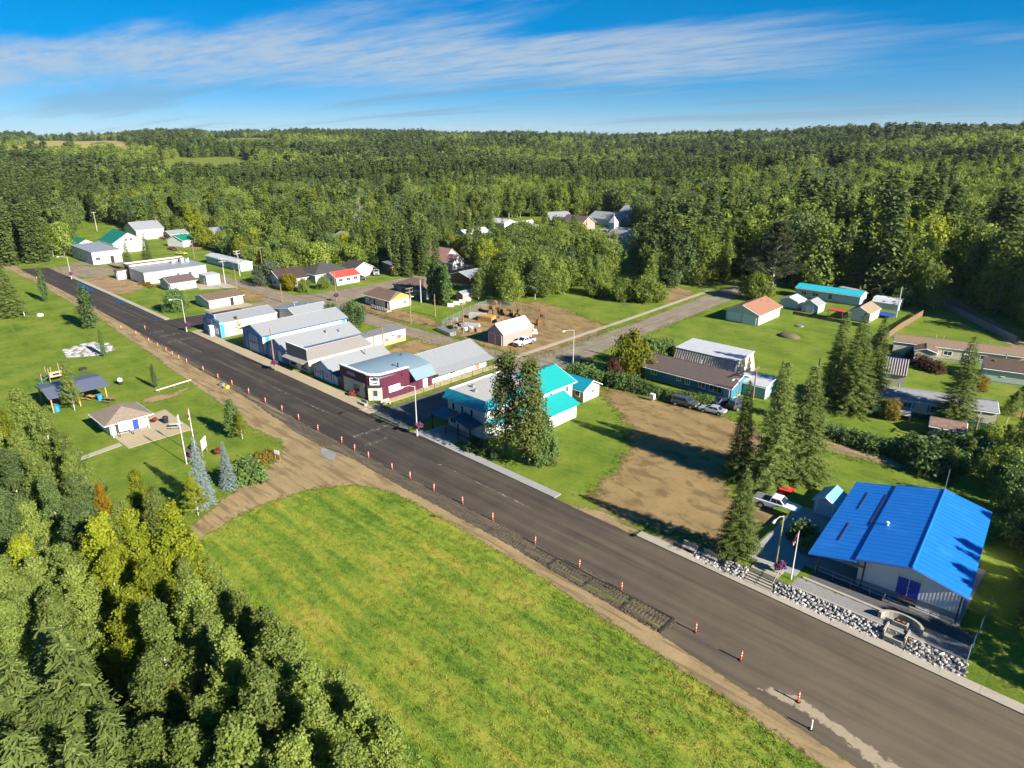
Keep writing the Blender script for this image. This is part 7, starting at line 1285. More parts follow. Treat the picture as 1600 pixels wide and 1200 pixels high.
def car(kind, label, x, y, rz, pm, z=0.0, cat=None):
    pr, c0, c1, t0, t1, zb, zr, hw, wx, wr = SPEC[kind]; c = thing('pickup_truck' if kind == 'pickup' else ('parked_car'), label, cat or ('truck' if kind == 'pickup' else 'car'), (x, y, z), rz)
    m = MB(); m.loft([(a, -hw, b) for a, b in pr], [(a, hw, b) for a, b in pr]); m.build('body', pm, c, bevel=.07)
    lo = [(c0, -hw + .06, zb - .03), (c1, -hw + .06, zb - .03), (c1, hw - .06, zb - .03), (c0, hw - .06, zb - .03)]; hi = [(t0, -hw + .22, zr), (t1, -hw + .22, zr), (t1, hw - .22, zr), (t0, hw - .22, zr)]
    m = MB(); m.loft(lo, hi); cab = m.build('cabin', pm, c, bevel=.04)
    for k, nm in ((0, 'side_window'), (1, 'windscreen'), (2, 'side_window'), (3, 'rear_window')):
        q = [lo[k], lo[(k + 1) % 4], hi[(k + 1) % 4], hi[k]]
        if k in (0, 2):
            for (u0, u1) in (((.1, .48), (.53, .9)) if kind != 'suv' else ((.06, .32), (.36, .62), (.66, .92))): m = MB(); quadpanel(m, q, u0, u1, .16, .88, .012); m.build(nm, CGLASS, cab)
        else: m = MB(); quadpanel(m, q, .07, .93, .14, .9, .012); m.build(nm, CGLASS, cab)
    for wxx in wx:
        for s in (-1, 1):
            MB().tube([(wxx, s * (hw - .20), wr + .06), (wxx, s * (hw + .012), wr + .06)], wr * 1.2, 14).build('wheel_arch', BLACKM, c)
            w_ = MB().tube([(wxx, s * (hw - .22), wr), (wxx, s * (hw + .03), wr)], wr, 16).build('wheel', TYRE, c); MB().tube([(wxx, s * (hw + .028), wr), (wxx, s * (hw + .045), wr)], wr * .6, 10).build('rim', RIM, w_)
    xf, xr = max(a for a, b in pr), min(a for a, b in pr)
    for s in (-1, 1):
        MB().box(xf - .14, xf + .015, s * hw * .78 - .16, s * hw * .78 + .16, zb - .42, zb - .25).build('headlight', LAMPW, c); MB().box(xr - .015, xr + .1, s * hw * .82 - .12, s * hw * .82 + .12, zb - .4, zb - .15).build('tail_light', LAMPR, c)
        MB().box(c1 - .5, c1 - .3, s * (hw + .02) - .1 * (s < 0), s * (hw + .02) + .1 * (s > 0), zb, zb + .16).build('mirror', pm, c)
    MB().box(xf - .1, xf + .05, -hw * .9, hw * .9, .42, .6).build('front_bumper', STEEL if kind == 'pickup' else BLACKM, c); MB().box(xr - .06, xr + .08, -hw * .9, hw * .9, .45, .62).build('rear_bumper', STEEL if kind == 'pickup' else BLACKM, c)
    if kind == 'pickup':
        MB().box(-2.8, -.85, -hw + .12, hw - .12, 1.2, 1.235).build('bed_cover', plain('truck_bed', (.13, .13, .135), .8), c); MB().box(.9, 2.2, -.35, .35, 1.17, 1.27).build('hood_scoop', pm, c); MB().box(xf - .02, xf + .02, -.55, .55, .68, .98).build('grille', BLACKM, c)
    return c
WP = paintm('white_paint', (.72, .73, .74)); KP = paintm('black_paint', (.015, .016, .018)); SP = paintm('silver_paint', (.36, .37, .39)); GP_ = paintm('dark_grey_paint', (.06, .065, .07)); RP = paintm('red_paint', (.38, .03, .025)); YP = paintm('yellow_paint', (.62, .50, .05))
car('pickup', 'white pickup truck with hood scoop on the dirt lot under the spruces', -28.2, 80.2, .08, WP); car('suv', 'dark sport utility car parked by the hedge of the teal house', -55.2, 103.9, .12, GP_); car('sedan', 'silver sedan parked behind the dark utility car', -50.0, 104.4, math.pi + .12, SP)
car('sedan', 'dark blue car half hidden before the teal house', -50.6, 109.4, 1.2, paintm('navy_paint', (.02, .03, .06))); car('suv', 'grey car at the right end of the teal house', -47.6, 109.6, 1.3, GP_); car('pickup', 'white pickup truck beside the pink shed', -101.4, 112.2, -math.pi / 2, WP)
car('suv', 'black car parked before the pinkish roofed cottage', -192.6, 171.6, .5, KP); car('pickup', 'black truck beside the black car at the cottage', -188.2, 174.6, .5, KP); car('pickup', 'white pickup before the dark door of the metal workshop', -290.0, 125.5, .3, WP)
x, y = at(469, 483); car('suv', 'white utility car behind the row of shops', x, y, .2, WP); x, y = at(563, 438); car('suv', 'dark car beside the red roofed house', x, y, 1.5, GP_); x, y = at(588, 429); car('pickup', 'grey pickup before the pallet shed', x, y, -.6, SP); x, y = at(750, 566); car('suv', 'black car at the back end of the grey metal annex', x, y, 1.6, KP)
x, y = at(284, 398); car('sedan', 'yellow car in the yard by the back street', x, y, .4, YP); x, y = at(270, 391); car('sedan', 'dark red car in the yard by the back street', x, y, .2, paintm('maroon_paint', (.12, .02, .02))); x, y = at(258, 374); car('pickup', 'red truck before the white camper at the wood', x, y, .1, RP); x, y = at(945, 361); car('sedan', 'pale car parked left of the church', x, y, .8, SP)
# ------------------------------------------------------------------ lamps, poles, flags
def solveh(px, py, ty, z0=0.0):
    X_, Y_ = at(px, py, z0); best = min(np.arange(1, 18, .1), key=lambda h: abs(float(proj(X_, Y_, z0 + h)[1]) - ty)); return X_, Y_, float(best)
POLEW = plain('wooden_pole', (.23, .155, .095), .9, .25, 3); LAMPC = plain('lamp_post_grey', (.40, .41, .40), .5, .1); LAMPO = plain('lamp_post_olive', (.30, .28, .14), .6, .1); FLOW = leafmat('pink_petunias', (.05, .035, .045), (.16, .05, .13), (.30, .12, .26), (.14, .05, .11), .2); FLOWR = leafmat('red_petunias', (.05, .03, .02), (.20, .035, .035), (.34, .10, .09), (.2, .04, .03), .2)
gfl = np.random.default_rng(8)
def flowers(name, label, x, y, z, r, leaf=FLOW, cat='flowers', group=None):
    t = thing(name, label, cat, (x, y, z), 0, group); MB().tube([(0, 0, -r * .8), (0, 0, 0)], [r * .35, r * .7], 10).build('basket', DARKT, t)
    tb = TB(); d_ = rdir(70, gfl); d_[:, 2] = np.abs(d_[:, 2]) * .9 - .25; leafset(tb, d_ * r, d_, gfl, 8, r * .16, r * .26, gfl.uniform(0, 1, 70), .2)
    V = np.concatenate(tb.V); F = np.concatenate(tb.F); link('blossoms', npmesh('blossoms', V, F, [leaf], np.concatenate(tb.t)), t); return t
def lamp(label, px, py, ty, mat=LAMPC, z0=0.0, arm=2.2, basket=None):
    X_, Y_, h = solveh(px, py, ty, z0); t = thing('street_lamp', label, 'street lamp', (X_, Y_, z0)); MB().tube([(0, 0, -.1), (0, 0, h)], [.12, .075], 10).build('pole', mat, t)
    MB().tube([(0, 0, h - .15), (0, -arm * .5, h + .35), (0, -arm, h + .42)], .045, 6).build('arm', LAMPC, t); hd = MB().tube([(0, -arm + .1, h + .42), (0, -arm - .35, h + .45), (0, -arm - .75, h + .40)], [.09, .15, .08], 8).build('lamp_head', LAMPC, t); MB().box(-.1, .1, -arm - .6, -arm - .1, h + .27, h + .31).build('lens', LAMPW, hd)
    MB().tube([(0, 0, 0), (0, 0, .5)], .17, 10).build('base_cover', mat, t)
    if basket: flowers('flower_basket', basket, X_ + .45, Y_ + .1, z0 + 1.9, .55)
lamp('olive street lamp standing in the rock bank by the hall', 1209, 905, 806, LAMPO, .1, 2.2, 'pink flower basket on the olive lamp by the hall'); lamp('grey street lamp at the corner of the inn', 652, 681, 603, LAMPC, .0, 2.2, 'pink flower basket on the lamp before the inn'); lamp('grey street lamp at the corner of the blue store', 292, 518, 468, LAMPC, 0, 2.2, 'purple flower basket on the lamp by the blue store'); lamp('far street lamp beside the sandy lot', 112, 436, 402, LAMPC, 0, 2.2, 'purple flower basket on the farthest lamp'); lamp('street lamp with side arm at the cross street corner', 895, 577, 516, LAMPC, 0, 3.0); lamp('lamp at the end wall of the teal house', 1150, 630, 592, LAMPC, 0, 2.0)
def pole(label, px, py, ty, arms=1, mat=POLEW, basket=None):
    X_, Y_, h = solveh(px, py, ty); t = thing('utility_pole', label, 'utility pole', (X_, Y_, 0)); MB().tube([(0, 0, -.2), (0, 0, h)], [.17, .11], 8).build('pole', mat, t)
    for k in range(arms):
        z = h - .35 - k * .9; MB().box(-.06, .06, -1.15, 1.15, z, z + .12).build('crossarm', mat, t)
        for yy in (-1.0, -.4, .4, 1.0): MB().tube([(0, yy, z + .12), (0, yy, z + .34)], [.05, .035], 6).build('insulator', LAMPC, t)
    if arms > 1: MB().tube([(.32, 0, h - 2.6), (.32, 0, h - 1.7)], .22, 10).build('transformer', STEEL, t)
    if basket: flowers('flower_basket', basket, X_ + .4, Y_ - .2, 1.9, .6)
    return (X_, Y_, h)
pl_ = [pole(*a) for a in [('wooden pole with flower basket before the blue fronted shop', 430, 579, 514, 0, POLEW, 'purple flower basket before the false front shop'), ('utility pole behind the storage trailers', 600, 559, 508, 0), ('utility pole at the fenced yard', 642, 505, 449, 2), ('thin grey pole before the slate bungalow', 658, 473, 437, 0, LAMPC), ('short pole on the bungalow lawn', 680, 495, 460, 0), ('pole with white top in the scrap yard', 724, 522, 474, 1), ('pole with basket at the second cross street', 526, 471, 424, 0, POLEW, 'red flower basket at the second cross street'), ('pole with basket by the spruces', 626, 427, 394, 0, POLEW, 'red flower basket by the spruces'), ('pole at the back street corner', 441, 472, 444, 0),
 ('double pole by the utility shed', 352, 443, 403, 2, LAMPC), ('utility pole beside the pale mobile home', 375, 431, 391, 2, LAMPC), ('leaning pole behind the washrooms', 371, 457, 420, 0), ('pole beside the second mobile home', 410, 418, 386, 1), ('pole before the willows', 427, 428, 404, 1), ('utility pole before the metal workshop', 304, 404, 379, 0), ('tall pole at the green clearing', 152, 361, 331, 1, LAMPC), ('pole left of the white camper', 206, 372, 349, 0), ('utility pole at the white camper', 248, 370, 339, 1), ('pale pole in the far yard', 237, 372, 356, 1, LAMPC), ('utility pole before the church', 970, 418, 371, 0), ('pole at the village back houses', 916, 368, 331, 1), ('pole at the blue house behind the grove', 797, 378, 349, 0), ('tall pole right of the teal house', 1176, 625, 574, 1), ('pole between the spruces and trio', 1272, 617, 558, 0, LAMPC), ('leaning pole behind the garden shed', 1400, 496, 449, 0, LAMPC), ('dark pole beside the mossy shed', 1517, 702, 646, 1), ('thin pole right of the long grey house', 541, 410, 385, 0, LAMPC), ('pole beside the narrow shed', 479, 412, 388, 0, LAMPC)]]
def wire(a, b, sag=.8):
    m = MB(); pts = [(a[0] + (b[0] - a[0]) * t, a[1] + (b[1] - a[1]) * t, a[2] + (b[2] - a[2]) * t - sag * 4 * t * (1 - t)) for t in np.linspace(0, 1, 9)]; m.tube(pts, .012, 4, False); return m.build('wire', DARKT, None, label='thin power wire between two village poles', category='wire', group='power wires')
for i, j in ((1, 2), (2, 5), (8, 9), (9, 10), (23, 22), (8, 6), (6, 7), (2, 4), (14, 17)): wire(pl_[i], pl_[j])
def flagpole(label, px, py, ty, z0, kind):
    X_, Y_, h = solveh(px, py, ty, z0); t = thing('flagpole', label, 'flagpole', (X_, Y_, z0)); MB().tube([(0, 0, -.1), (0, 0, h)], [.07, .04], 8).build('pole', TRIM, t); MB().blob((0, 0, h + .06), (.08, .08, .08), 8, 6).build('finial', STEEL, t)
    f = thing('flag', label.split(' ')[0] + ' ' + {'ca': 'red and white maple leaf flag hanging from its pole', 'wh': 'white flag drooping from its pole'}[kind], 'flag', (X_, Y_, z0 + h)); g_ = np.random.default_rng(int(px)); n_ = 9; L_, Hh = 1.5, 1.0
    def cloth(u, v): a = u * .42; return (-.02 - a * .9, -.12 * math.sin(u * 7 + v * 2) - .04, -.1 - v * Hh - u * .85 + .06 * math.sin(5 * u))
    for (u0, u1, mt, nm) in ([(0, .25, 'flag_red', 'band'), (.25, .75, 'flag_white', 'field'), (.75, 1, 'flag_red', 'band')] if kind == 'ca' else [(0, 1, 'flag_white', 'field')]):
        m = MB(); us = np.linspace(u0, u1, 6); vs = np.linspace(0, 1, 5); m.add([cloth(u, v) for u in us for v in vs], [(i * 5 + j, (i + 1) * 5 + j, (i + 1) * 5 + j + 1, i * 5 + j + 1) for i in range(5) for j in range(4)]); m.build(nm, plain(mt, (.48, .015, .02) if mt == 'flag_red' else (.72, .72, .72), .8, .05), f)
    if kind == 'ca':
        lf = [(0, .42), (.07, .25), (.16, .3), (.14, .1), (.3, .16), (.26, .02), (.36, -.04), (.16, -.2), (.18, -.28), (.02, -.25), (.02, -.42), (-.02, -.42), (-.02, -.25), (-.18, -.28), (-.16, -.2), (-.36, -.04), (-.26, .02), (-.3, .16), (-.14, .1), (-.16, .3), (-.07, .25)]
        v = [cloth(.5 + a * .5, .5 - b * .8) for a, b in lf]; MB().add([(x_ + .0, y_ - .012, z_) for x_, y_, z_ in v], [tuple(range(len(v)))]).build('maple_leaf', plain('flag_red', (0, 0, 0)), f)
flagpole('right white flagpole on the hall terrace', 1236, 905, 831, TZ, 'ca'); flagpole('taller white flagpole in the park beside the sign', 307, 712, 640, 0, 'ca'); flagpole('nearer white flagpole in the park lawn', 292, 725, 648, 0, 'wh')
# ------------------------------------------------------------------ delineator posts along the road works
DO = plain('orange_plastic', (.60, .10, .045), .5, .08); DW = plain('reflective_white', (.75, .74, .72), .35, .05)
def delineator(label, x, y):
    t = thing('delineator_post', label, 'traffic post', (x, y, .02), random.uniform(0, 6), 'orange and white delineators along the road works'); t.rotation_euler = (random.uniform(-.05, .05), random.uniform(-.05, .05), 0)
    MB().tube([(0, 0, .05), (0, 0, 1.05), (0, 0, 1.12)], [.085, .075, .04], 10).build('tube', DO, t); MB().tube([(0, 0, 0), (0, 0, .06)], [.24, .2], 8).build('base', BLACKM, t)
    for z in (.55, .85): MB().tube([(0, 0, z), (0, 0, z + .09)], .087, 10).build('band', DW, t)
DL = [(1247,1097),(1157,1032),(1087,988),(971,922),(905,887),(836,850),(770,813),(723,787),(678,767),(641,748),(613,734),(576,716),(554,704),(534,692),(497,673),(467,656),(441,642),(415,630),(389,615),(363,602),(341,592),(318,580),(292,568),(280,562),(270,556),(260,550),(247,543),(233,535),(213,524),(190,515),(227,515),(58,437)]
ORD = 'first second third fourth fifth sixth seventh eighth ninth tenth eleventh twelfth thirteenth fourteenth fifteenth sixteenth seventeenth eighteenth nineteenth twentieth'.split()
for i, (px, py) in enumerate(DL): x, y = at(px, py); delineator('orange and white road post, ' + (ORD[i] + ' from the near end of the row' if i < 20 else (ORD[29 - i] + ' from the far end of the row' if i < 30 else ['standing out in the road beside the far row', 'alone at the far end of the asphalt'][i - 30])), x, y)
x, y = at(1267, 1140); t = thing('delineator_post', 'white road post at the near edge of the asphalt', 'traffic post', (x, y, .02)); MB().tube([(0, 0, 0), (0, 0, 1.0)], [.08, .06], 10).build('tube', DW, t); MB().tube([(0, 0, 0), (0, 0, .05)], .2, 8).build('base', BLACKM, t)
for (px, py, mt, lb) in ((347, 603, STEEL, 'grey equipment box beside the dug up strip'), (354, 607, YP, 'yellow equipment box beside the dug up strip')): x, y = at(px, py); b = thing('equipment_box', lb, 'box', (x, y, .03), .3); MB().box(-.45, .45, -.35, .35, 0, .6).build('case', mt, b, bevel=.04); MB().box(-.2, .2, -.04, .04, .6, .7).build('handle', BLACKM, b)
def sawhorse(label, px, py):
    x, y = at(px, py); s = thing('sawhorse', label, 'sawhorse', (x, y, 0), .5); MB().box(-.6, .6, -.05, .05, .6, .75).build('beam', WOOD, s)
    for a in (-.5, .5): MB().tube([(a, -.3, 0), (a, 0, .65)], .03, 5).tube([(a, .3, 0), (a, 0, .65)], .03, 5).build('leg_pair', WOOD, s)
sawhorse('small wooden sawhorse on the gravel near the street', 333, 612); sawhorse('small wooden sawhorse beside the meadow edge', 688, 812)
# ------------------------------------------------------------------ park furniture
def signboard(name, label, x, y, rz, w_, h_, z_, pm=TRIM, marks=None, post=WOOD):
    s = thing(name, label, 'sign', (x, y, 0), rz)
    for a in (-w_ / 2, w_ / 2): MB().box(a - .06, a + .06, -.06, .06, 0, z_ + h_).build('post', post, s)
    b = MB().box(-w_ / 2, w_ / 2, -.1, -.06, z_, z_ + h_).build('panel', pm, s)
    if marks: MB().box(-w_ * .25, w_ * .25, -.12, -.1, z_ + h_ * .35, z_ + h_ * .65).build('panel_print', marks, b)
    return s
signboard('park_sign', 'white park sign board on two posts by the flagpoles', -98.2, 36.4, 2.4, 1.9, 1.7, 1.1, TRIM); signboard('map_board', 'framed white notice board before the kiosk', -114.2, 30.8, 1.4, 1.9, 1.6, 1.0, TRIM, STEEL, DARKT); signboard('small_sign', 'small white sign by the golden shrubs', -88.8, 43.2, .3, .9, .6, .9, TRIM)
flowers('flower_pot', 'pink flowers at the foot of the park sign', -98.9, 34.9, .55, .6); flowers('flower_pot', 'reddish flowers right of the park sign', -96.8, 38.0, .6, .55, FLOWR); flowers('flower_pot', 'red flowers beside the kiosk corner', -116.4, 36.0, .6, .4, FLOWR); flowers('flower_tub', 'tub of red flowers before the maroon shop front', -102.6, 66.05, .62, .6, FLOWR)
lg = thing('log_rail', 'long pale log rail lying on the lawn by the street', 'log', (-131.6, 45.2, 0), math.atan2(7.1, -1.2)); MB().tube([(-3.6, 0, .45), (3.6, 0, .45)], .14, 8).build('log', plain('pale_log', (.46, .42, .36), .8), lg)
for a in (-3, 0, 3): MB().tube([(a, 0, 0), (a, 0, .4)], .12, 8).build('foot', WOOD, lg)
sheet('worn_path', atp([(217, 626), (246, 617), (268, 616), (292, 604), (296, 607), (262, 624), (228, 630)]), .005, M_SAND, .6, .5, label='short bare path beside the log rail')
bed = thing('stone_bed', 'pale flat stone bed in the park lawn', 'stones', (-170.8, 42, 0)); SB = [(-174.0 + 170.8, 37.6 - 42), (-167.1 + 170.8, 36.8 - 42), (-164.0 + 170.8, 41.6 - 42), (-166.0 + 170.8, 46.2 - 42), (-172.4 + 170.8, 46.8 - 42), (-176.8 + 170.8, 44 - 42)]
sheet('stone_bed_gravel', [(x - 170.8, y + 42) for x, y in SB], .006, M_GREYG, .6, .4, label='grey gravel under the flat stones')
FS = [MB().prism([(r_ * math.cos(a + random.uniform(-.2, .2)), r_ * .8 * math.sin(a)) for a, r_ in zip(np.arange(0, 6.2, 1.05), [random.uniform(.55, .85) for _ in range(6)])], 0, .14).mesh('stone', plain('pale_flagstone', (.42, .40, .38), .9, .25, 2)) for _ in range(5)]
for _ in range(700):
    x, y = random.uniform(-6.5, 7), random.uniform(-6, 5.5)
    if float(sdist(np.array([x]), np.array([y]), SB)[0]) > .4 and all((x - o.location.x) ** 2 + (y - o.location.y) ** 2 > 1.25 for o in bed.children): o = link('stone', random.choice(FS), bed, loc=(x, y, random.uniform(0, .12))); o.rotation_euler = (0, 0, random.uniform(0, 6.28))
wb = thing('barbecue_drum', 'white drum barbecue on the lawn behind the shelter', 'barbecue', (-140.8, 38.7, 0)); MB().blob((0, 0, .95), (.65, .5, .45), 12, 8).build('drum', TRIM, wb, smooth=True); MB().box(-.35, .35, -.3, .3, 0, .6).build('stand', BLACKM, wb)
fp = thing('fire_ring', 'dark fire ring in the park lawn', 'fire pit', (*at(130, 578), 0)); MB().tube([(0, 0, 0), (0, 0, .4)], .7, 14).build('ring', DARKT, fp); fp = thing('fire_ring', 'fire ring with grate on the wide lawn by the garage', 'fire pit', (*at(1250, 510), 0)); MB().tube([(0, 0, 0), (0, 0, .35)], .9, 14).build('ring', STEEL, fp)
for (px, py, lb, ry) in ((28, 495, 'pair of white signs under the big park spruce', 0), (53, 494, 'white boulder seat near the big park spruce', 1)):
    x, y = at(px + 10, py); b = thing('park_marker', lb, 'marker', (x, y, 0)); (MB().box(-.5, -.1, -.05, .05, 0, 1.3).box(.2, .6, -.05, .05, 0, 1.3).build('boards', TRIM, b) if not ry else MB().blob((0, 0, .3), (1.0, .8, .55), 8, 5, .2).build('boulder', plain('pale_boulder', (.5, .49, .46), .9), b))
# ------------------------------------------------------------------ street side bits
for (x, y, rz, lb) in ((-31.6, 63.9, .0, 'left concrete bench by the sidewalk near the broad spruce'), (-29.0, 63.95, .0, 'right concrete bench by the sidewalk near the broad spruce'), (-97.3, 64.6, .0, 'concrete planter bench at the maroon shop corner'), (-94.6, 67.6, 1.5, 'concrete slab bench on the corner beside the maroon shop')):
    b = thing('concrete_bench', lb, 'bench', (x, y, .05), rz); MB().box(-.9, .9, -.3, .3, .38, .5).build('seat', M_CONC, b); MB().box(-.9, .9, .22, .34, .5, 1.0).build('backrest', M_CONC, b)
    for a in (-.7, .7): MB().box(a - .12, a + .12, -.28, .3, 0, .38).build('leg', M_CONC, b)
dmp = thing('red_dumpster', 'red waste dumpster under the big spruces', 'dumpster', (*at(1228, 776), 0), .15); dmp.scale = (.8, .8, .9); MB().loft([(-.9, -.7, .1), (.9, -.7, .1), (.9, .7, .1), (-.9, .7, .1)], [(-1.1, -.9, 1.3), (1.1, -.9, 1.3), (1.1, .9, 1.3), (-1.1, .9, 1.3)]).build('body', plain('dumpster_red', (.55, .05, .03), .5), dmp); MB().box(-1.12, 1.12, -.92, .92, 1.3, 1.36).build('lid', plain('dumpster_red', (0, 0, 0)), dmp)
for i, (px, py) in enumerate(((704, 479), (713, 476), (722, 473), (731, 470))): b = thing('concrete_block', 'pale concrete barrier block, %s from the poplars' % ORD[i], 'barrier', (*at(px, py), 0), .55, 'concrete barrier blocks'); m = MB(); m.loft([(-.8, -.35, 0), (.8, -.35, 0), (.8, .35, 0), (-.8, .35, 0)], [(-.8, -.15, .9), (.8, -.15, .9), (.8, .15, .9), (-.8, .15, .9)]); m.build('block', TRIM, b)
wbx = thing('mail_box', 'white community mail box at the edge of the dirt lot', 'mail box', (*at(1019, 626), 0)); MB().box(-.45, .45, -.3, .3, .35, 1.35).build('box', TRIM, wbx); MB().box(-.1, .1, -.1, .1, 0, .35).build('post', STEEL, wbx)
md = thing('earth_mound', 'low brown earth mound on the wide lawn', 'mound', (*at(1232, 526), 0)); MB().blob((0, 0, 0), (2.6, 1.9, .9), 14, 8, .12).build('soil', plain('mound_soil', (.12, .10, .06), .95, .3), md, smooth=True)
# scrap yard: bales, lumber, pipes, mesh fence, digger arm
BALE = plain('old_hay', (.15, .095, .045), .95, .35, 3, .5, 14)
bp_ = [(765, 491, 0), (773, 490, 0), (781, 489, 0), (769, 490, 1.15), (777, 489, 1.15), (773, 489, 2.2), (792, 493, 0), (800, 492, 0), (796, 492, 1.1), (808, 497, 0), (816, 498, 0), (812, 497, 1.1), (818, 503, 0), (783, 501, 0), (777, 505, 0)]
for i, (px, py, z) in enumerate(bp_): x, y = at(px, py); b = thing('hay_bale', 'brown round hay bale heaped in the scrap yard', 'hay bale', (x, y, z + .62), random.uniform(0, 3), 'hay bales in the scrap yard'); MB().tube([(-.65, 0, 0), (.65, 0, 0)], .64, 12).build('roll', BALE, b); MB().tube([(-.2, 0, 0), (-.15, 0, 0)], .655, 12).tube([(.2, 0, 0), (.25, 0, 0)], .655, 12).build('twine', WOOD, b, kind='stuff')
PALEB = plain('pale_board', (.36, .35, .33), .8, .3)
def stack(name, label, px, py, rz, L_, rows, cols, s, mat, cat):
    x, y = at(px, py); t = thing(name, label, cat, (x, y, 0), rz); me_ = MB().box(-L_ / 2, L_ / 2, -s * .46, s * .46, 0, s * .9).mesh('board', mat)
    for r_ in range(rows):
        for c_ in range(cols): o = link('board', me_, t, loc=(random.uniform(-.15, .15), (c_ - cols / 2) * s, r_ * s)); o.rotation_euler = (0, 0, random.uniform(-.03, .03))
stack('board_stack', 'white sheet stack at the back of the scrap yard', 747, 497, .5, 4.5, 3, 3, .5, PALEB, 'boards'); stack('board_stack', 'white sheet stack in the middle of the scrap yard', 738, 510, .5, 4.0, 2, 3, .45, PALEB, 'boards'); stack('board_stack', 'yellow lumber stack in the scrap yard', 762, 501, .2, 4.2, 3, 5, .5, WOODL, 'boards'); stack('board_stack', 'pale lumber beside the pink shed', 822, 514, 1.2, 3.5, 3, 4, .4, WOODL, 'boards'); stack('pipe_stack', 'long grey pipes on the grass before the scrap yard', 698, 520, -.15, 6.5, 2, 4, .45, STEEL, 'pipes')
for i, (px, py, mt) in enumerate(((715, 512, STEEL), (722, 508, BLACKM), (708, 506, WOOD), (730, 515, TRIM), (742, 517, WOOD), (790, 505, WOOD), (800, 508, STEEL), (836, 520, TRIM), (712, 500, STEEL))):
    x, y = at(px, py); s = thing('scrap_pile', ['grey', 'black', 'brown', 'white', 'tan', 'rusty', 'steel', 'pale', 'mixed'][i] + ' scrap heap in the fenced yard', 'scrap', (x, y, 0), i)
    for k in range(6): a = random.uniform(0, 6); MB().box(-random.uniform(.3, 1.0), .5, -.25, .25, 0, random.uniform(.3, .9)).build('piece', random.choice([mt, mt, STEEL, WOOD]), s).location = (random.uniform(-1, 1), random.uniform(-1, 1), 0)
dg = thing('digger_arm', 'rusty digger arm rearing over the scrap yard', 'machine', (*at(842, 508), 0), 2.6); MB().box(-.6, .6, -.5, .5, 0, 1.4).build('base', plain('rust', (.22, .09, .04), .8), dg); MB().tube([(0, 0, 1.2), (.5, 0, 3.6), (-.9, 0, 4.1), (-1.9, 0, 3.2)], .16, 6).build('boom', plain('rust', (0, 0, 0)), dg); MB().box(-2.3, -1.7, -.35, .35, 2.6, 3.2).build('bucket', BLACKM, dg)
yf = thing('wire_fence', 'wire mesh fence around the scrap yard', 'fence', (0, 0, 0)); YP_ = atp([(690, 513), (735, 490), (760, 480), (805, 484), (852, 503), (856, 517)]); k_ = 0
n = NT('wire_mesh'); wmsh = n.end(n.mixs(.22, n.n('ShaderNodeBsdfTransparent').outputs[0], n.prin((.25, .27, .27), .5)))
for a, b in zip(YP_[:-1], YP_[1:]):
    L_ = math.hypot(b[0] - a[0], b[1] - a[1]); q = max(1, int(L_ / 3))
    for i in range(q): p = (a[0] + (b[0] - a[0]) * i / q, a[1] + (b[1] - a[1]) * i / q); MB().tube([(*p, 0), (*p, 2.3)], .045, 6).build('post', STEEL, yf)
    MB().add([(*a, .05), (*b, .05), (*b, 2.1), (*a, 2.1)], [(0, 1, 2, 3)]).build('mesh_panel', wmsh, yf)
cn = thing('covered_boat', 'long blue covered boat behind the cream mobile home', 'boat', (-21.5, 177.5, 0), .1); MB().loft([(-3.2, -.8, .3), (2.6, -.8, .3), (3.6, 0, .5), (2.6, .8, .3), (-3.2, .8, .3)], [(-3.3, -1.0, 1.2), (2.8, -1.0, 1.2), (4.0, 0, 1.4), (2.8, 1.0, 1.2), (-3.3, 1.0, 1.2)]).build('hull', plain('bright_blue', (0, 0, 0)), cn); MB().loft([(-3.2, -.9, 1.2), (2.8, -.9, 1.2), (2.8, .9, 1.2), (-3.2, .9, 1.2)], [(-2.8, -.1, 1.7), (2.4, -.1, 1.7), (2.4, .1, 1.7), (-2.8, .1, 1.7)]).build('cover', plain('pale_tarp_blue', (.3, .42, .55), .6), cn)
# ------------------------------------------------------------------ rough grass tufts
def tuft(seed, h, w_, nb):
    g = np.random.default_rng(seed); V, F = [], []
    for i in range(nb):
        a = g.uniform(0, 6.28); r_ = g.uniform(0, w_); p = np.array([math.cos(a) * r_, math.sin(a) * r_, -.02]); b = g.uniform(0, 6.28); s = np.array([math.cos(b), math.sin(b), 0]) * g.uniform(.02, .045); l = g.normal(size=3) * h * .35; l[2] = h * g.uniform(.6, 1.1); k = len(V)
        V += [p - s, p + s, p + l * .6 + s * .7, p + l + s * .1]; F.append((k, k + 1, k + 2, k + 3))
    return npmesh('tuft', np.array(V), np.array(F), [M_TUFT, M_TUFT])
def tuftmat():
    n = NT('meadow_tuft'); P_ = n.oloc(); col = meadow_color(n, P_); hv = n.n('ShaderNodeHueSaturation'); n.L(col, hv.inputs['Color']); n.L(n.rng(n.rnd(), 0, 1, .75, 1.45, False), hv.inputs['Value']); tl = n.n('ShaderNodeBsdfTranslucent'); n.L(hv.outputs[0], tl.inputs[0]); return n.end(n.mixs(.35, n.prin(hv.outputs[0], .7, None, 0, .15), tl.outputs[0]))
M_TUFT = tuftmat(); C_T = proto_coll('tufts', [(tuft(i, .15, .30, 12), None) for i in range(4)])
gX, gY = g5.uniform(-96, 12, 40000), g5.uniform(4, 50, 40000); sdm = sdist(gX, gY, MEADOW); pxx, pyy = proj(gX, gY, 0 * gX); k = (sdm > -.2) & (pxx > -60) & (pxx < 1660) & (pyy < 1290); gX, gY, sdm = gX[k], gY[k], sdm[k]
instancer('meadow_grass', np.stack([gX, gY, 0 * gX], 1), g5.uniform(.6, 1.35, len(gX)), g5.uniform(0, 6.28, len(gX)), g5.integers(0, 4, len(gX)), C_T, 'tall rough grass of the meadow beside the road')
print('tufts', len(gX))
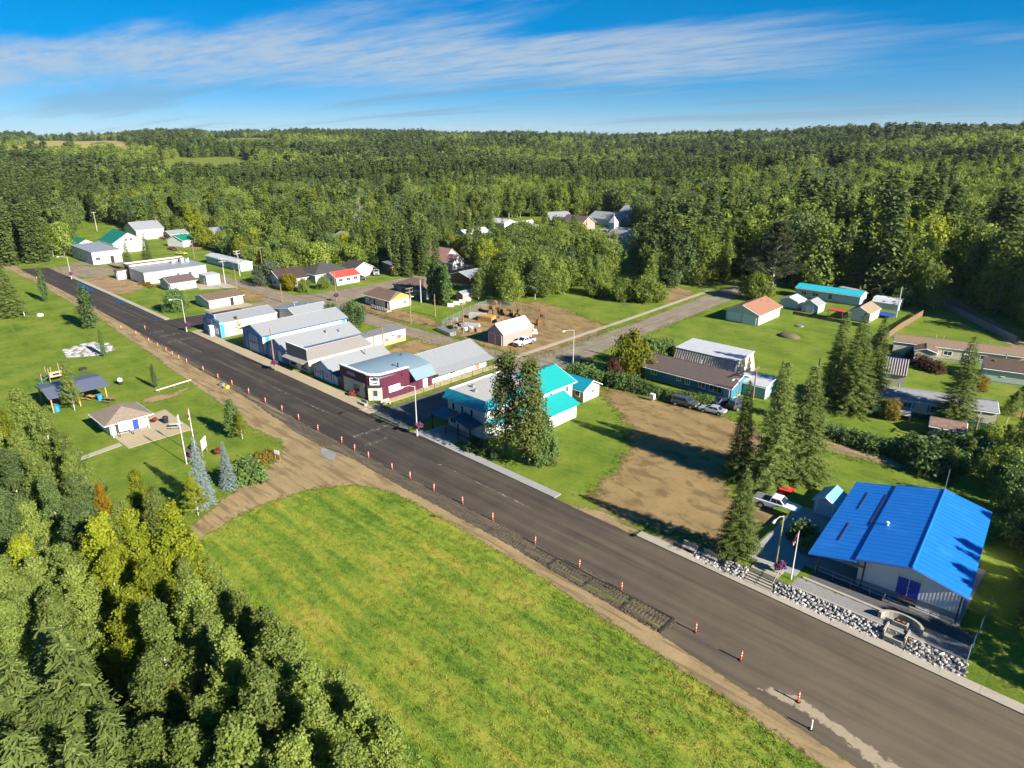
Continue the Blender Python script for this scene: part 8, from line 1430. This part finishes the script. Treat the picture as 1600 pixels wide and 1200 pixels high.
# weeds and rough grass creeping over the borders of the dirt and gravel
PB = [p for o in COL.objects if o.name.split('.')[0] in ('parking_lot', 'road_shoulder', 'dirt_yard', 'sandy_lot', 'container_yard', 'hall_driveway', 'back_street', 'cross_street', 'alley') for p in [o]]
wx_, wy_, wc_ = [], [], 0
for o in PB:
    me_ = o.data; nv = len(me_.vertices); co = np.empty(nv * 3, np.float32); me_.vertices.foreach_get('co', co); co = co.reshape(-1, 3); sdv = np.empty(nv, np.float32); me_.attributes['sd'].data.foreach_get('value', sdv)
    q = np.nonzero((sdv < .5) & (sdv > -1.6))[0]; q = np.repeat(q, 4); wx_.append(co[q, 0] + g5.uniform(-.7, .7, len(q))); wy_.append(co[q, 1] + g5.uniform(-.7, .7, len(q)))
wx_, wy_ = np.concatenate(wx_), np.concatenate(wy_); k = (np.hypot(wx_, wy_) < 190) & (sdist(wx_, wy_, KERB + NEAR) < -1.6) & ~((wy_ > 46.5) & (wy_ < 65)) & (g5.uniform(0, 1, len(wx_)) < .8); wx_, wy_ = wx_[k], wy_[k]
def weedmat():
    n = NT('verge_weeds'); c = n.mix(n.rnd(), (.075, .13, .014), (.21, .20, .05)); tl = n.n('ShaderNodeBsdfTranslucent'); n.L(c, tl.inputs[0]); return n.end(n.mixs(.35, n.prin(c, .7, None, 0, .15), tl.outputs[0]))
M_TUFT = weedmat(); C_W = proto_coll('weeds', [(tuft(20 + i, .16, .30, 14), None) for i in range(4)])
instancer('verge_weeds', np.stack([wx_, wy_, 0 * wx_], 1), g5.uniform(.4, 1.2, len(wx_)), g5.uniform(0, 6.28, len(wx_)), g5.integers(0, 4, len(wx_)), C_W, 'weeds and rough grass along the gravel borders')
print('weeds', len(wx_))
# ------------------------------------------------------------------ thin late-summer air
n = NT('thin_haze'); pv_ = n.n('ShaderNodeVolumePrincipled'); pv_.inputs['Color'].default_value = (.80, .90, 1.0, 1); pv_.inputs['Density'].default_value = 0.000042; pv_.inputs['Anisotropy'].default_value = 0.2
n.L(pv_.outputs[0], n.out.inputs['Volume']);
MB().box(-5060, 5060, -5060, 5060, GROUND_LOW - 1, 92).build('haze', n.m, None, kind='stuff', label='thin blue haze over the far forest')
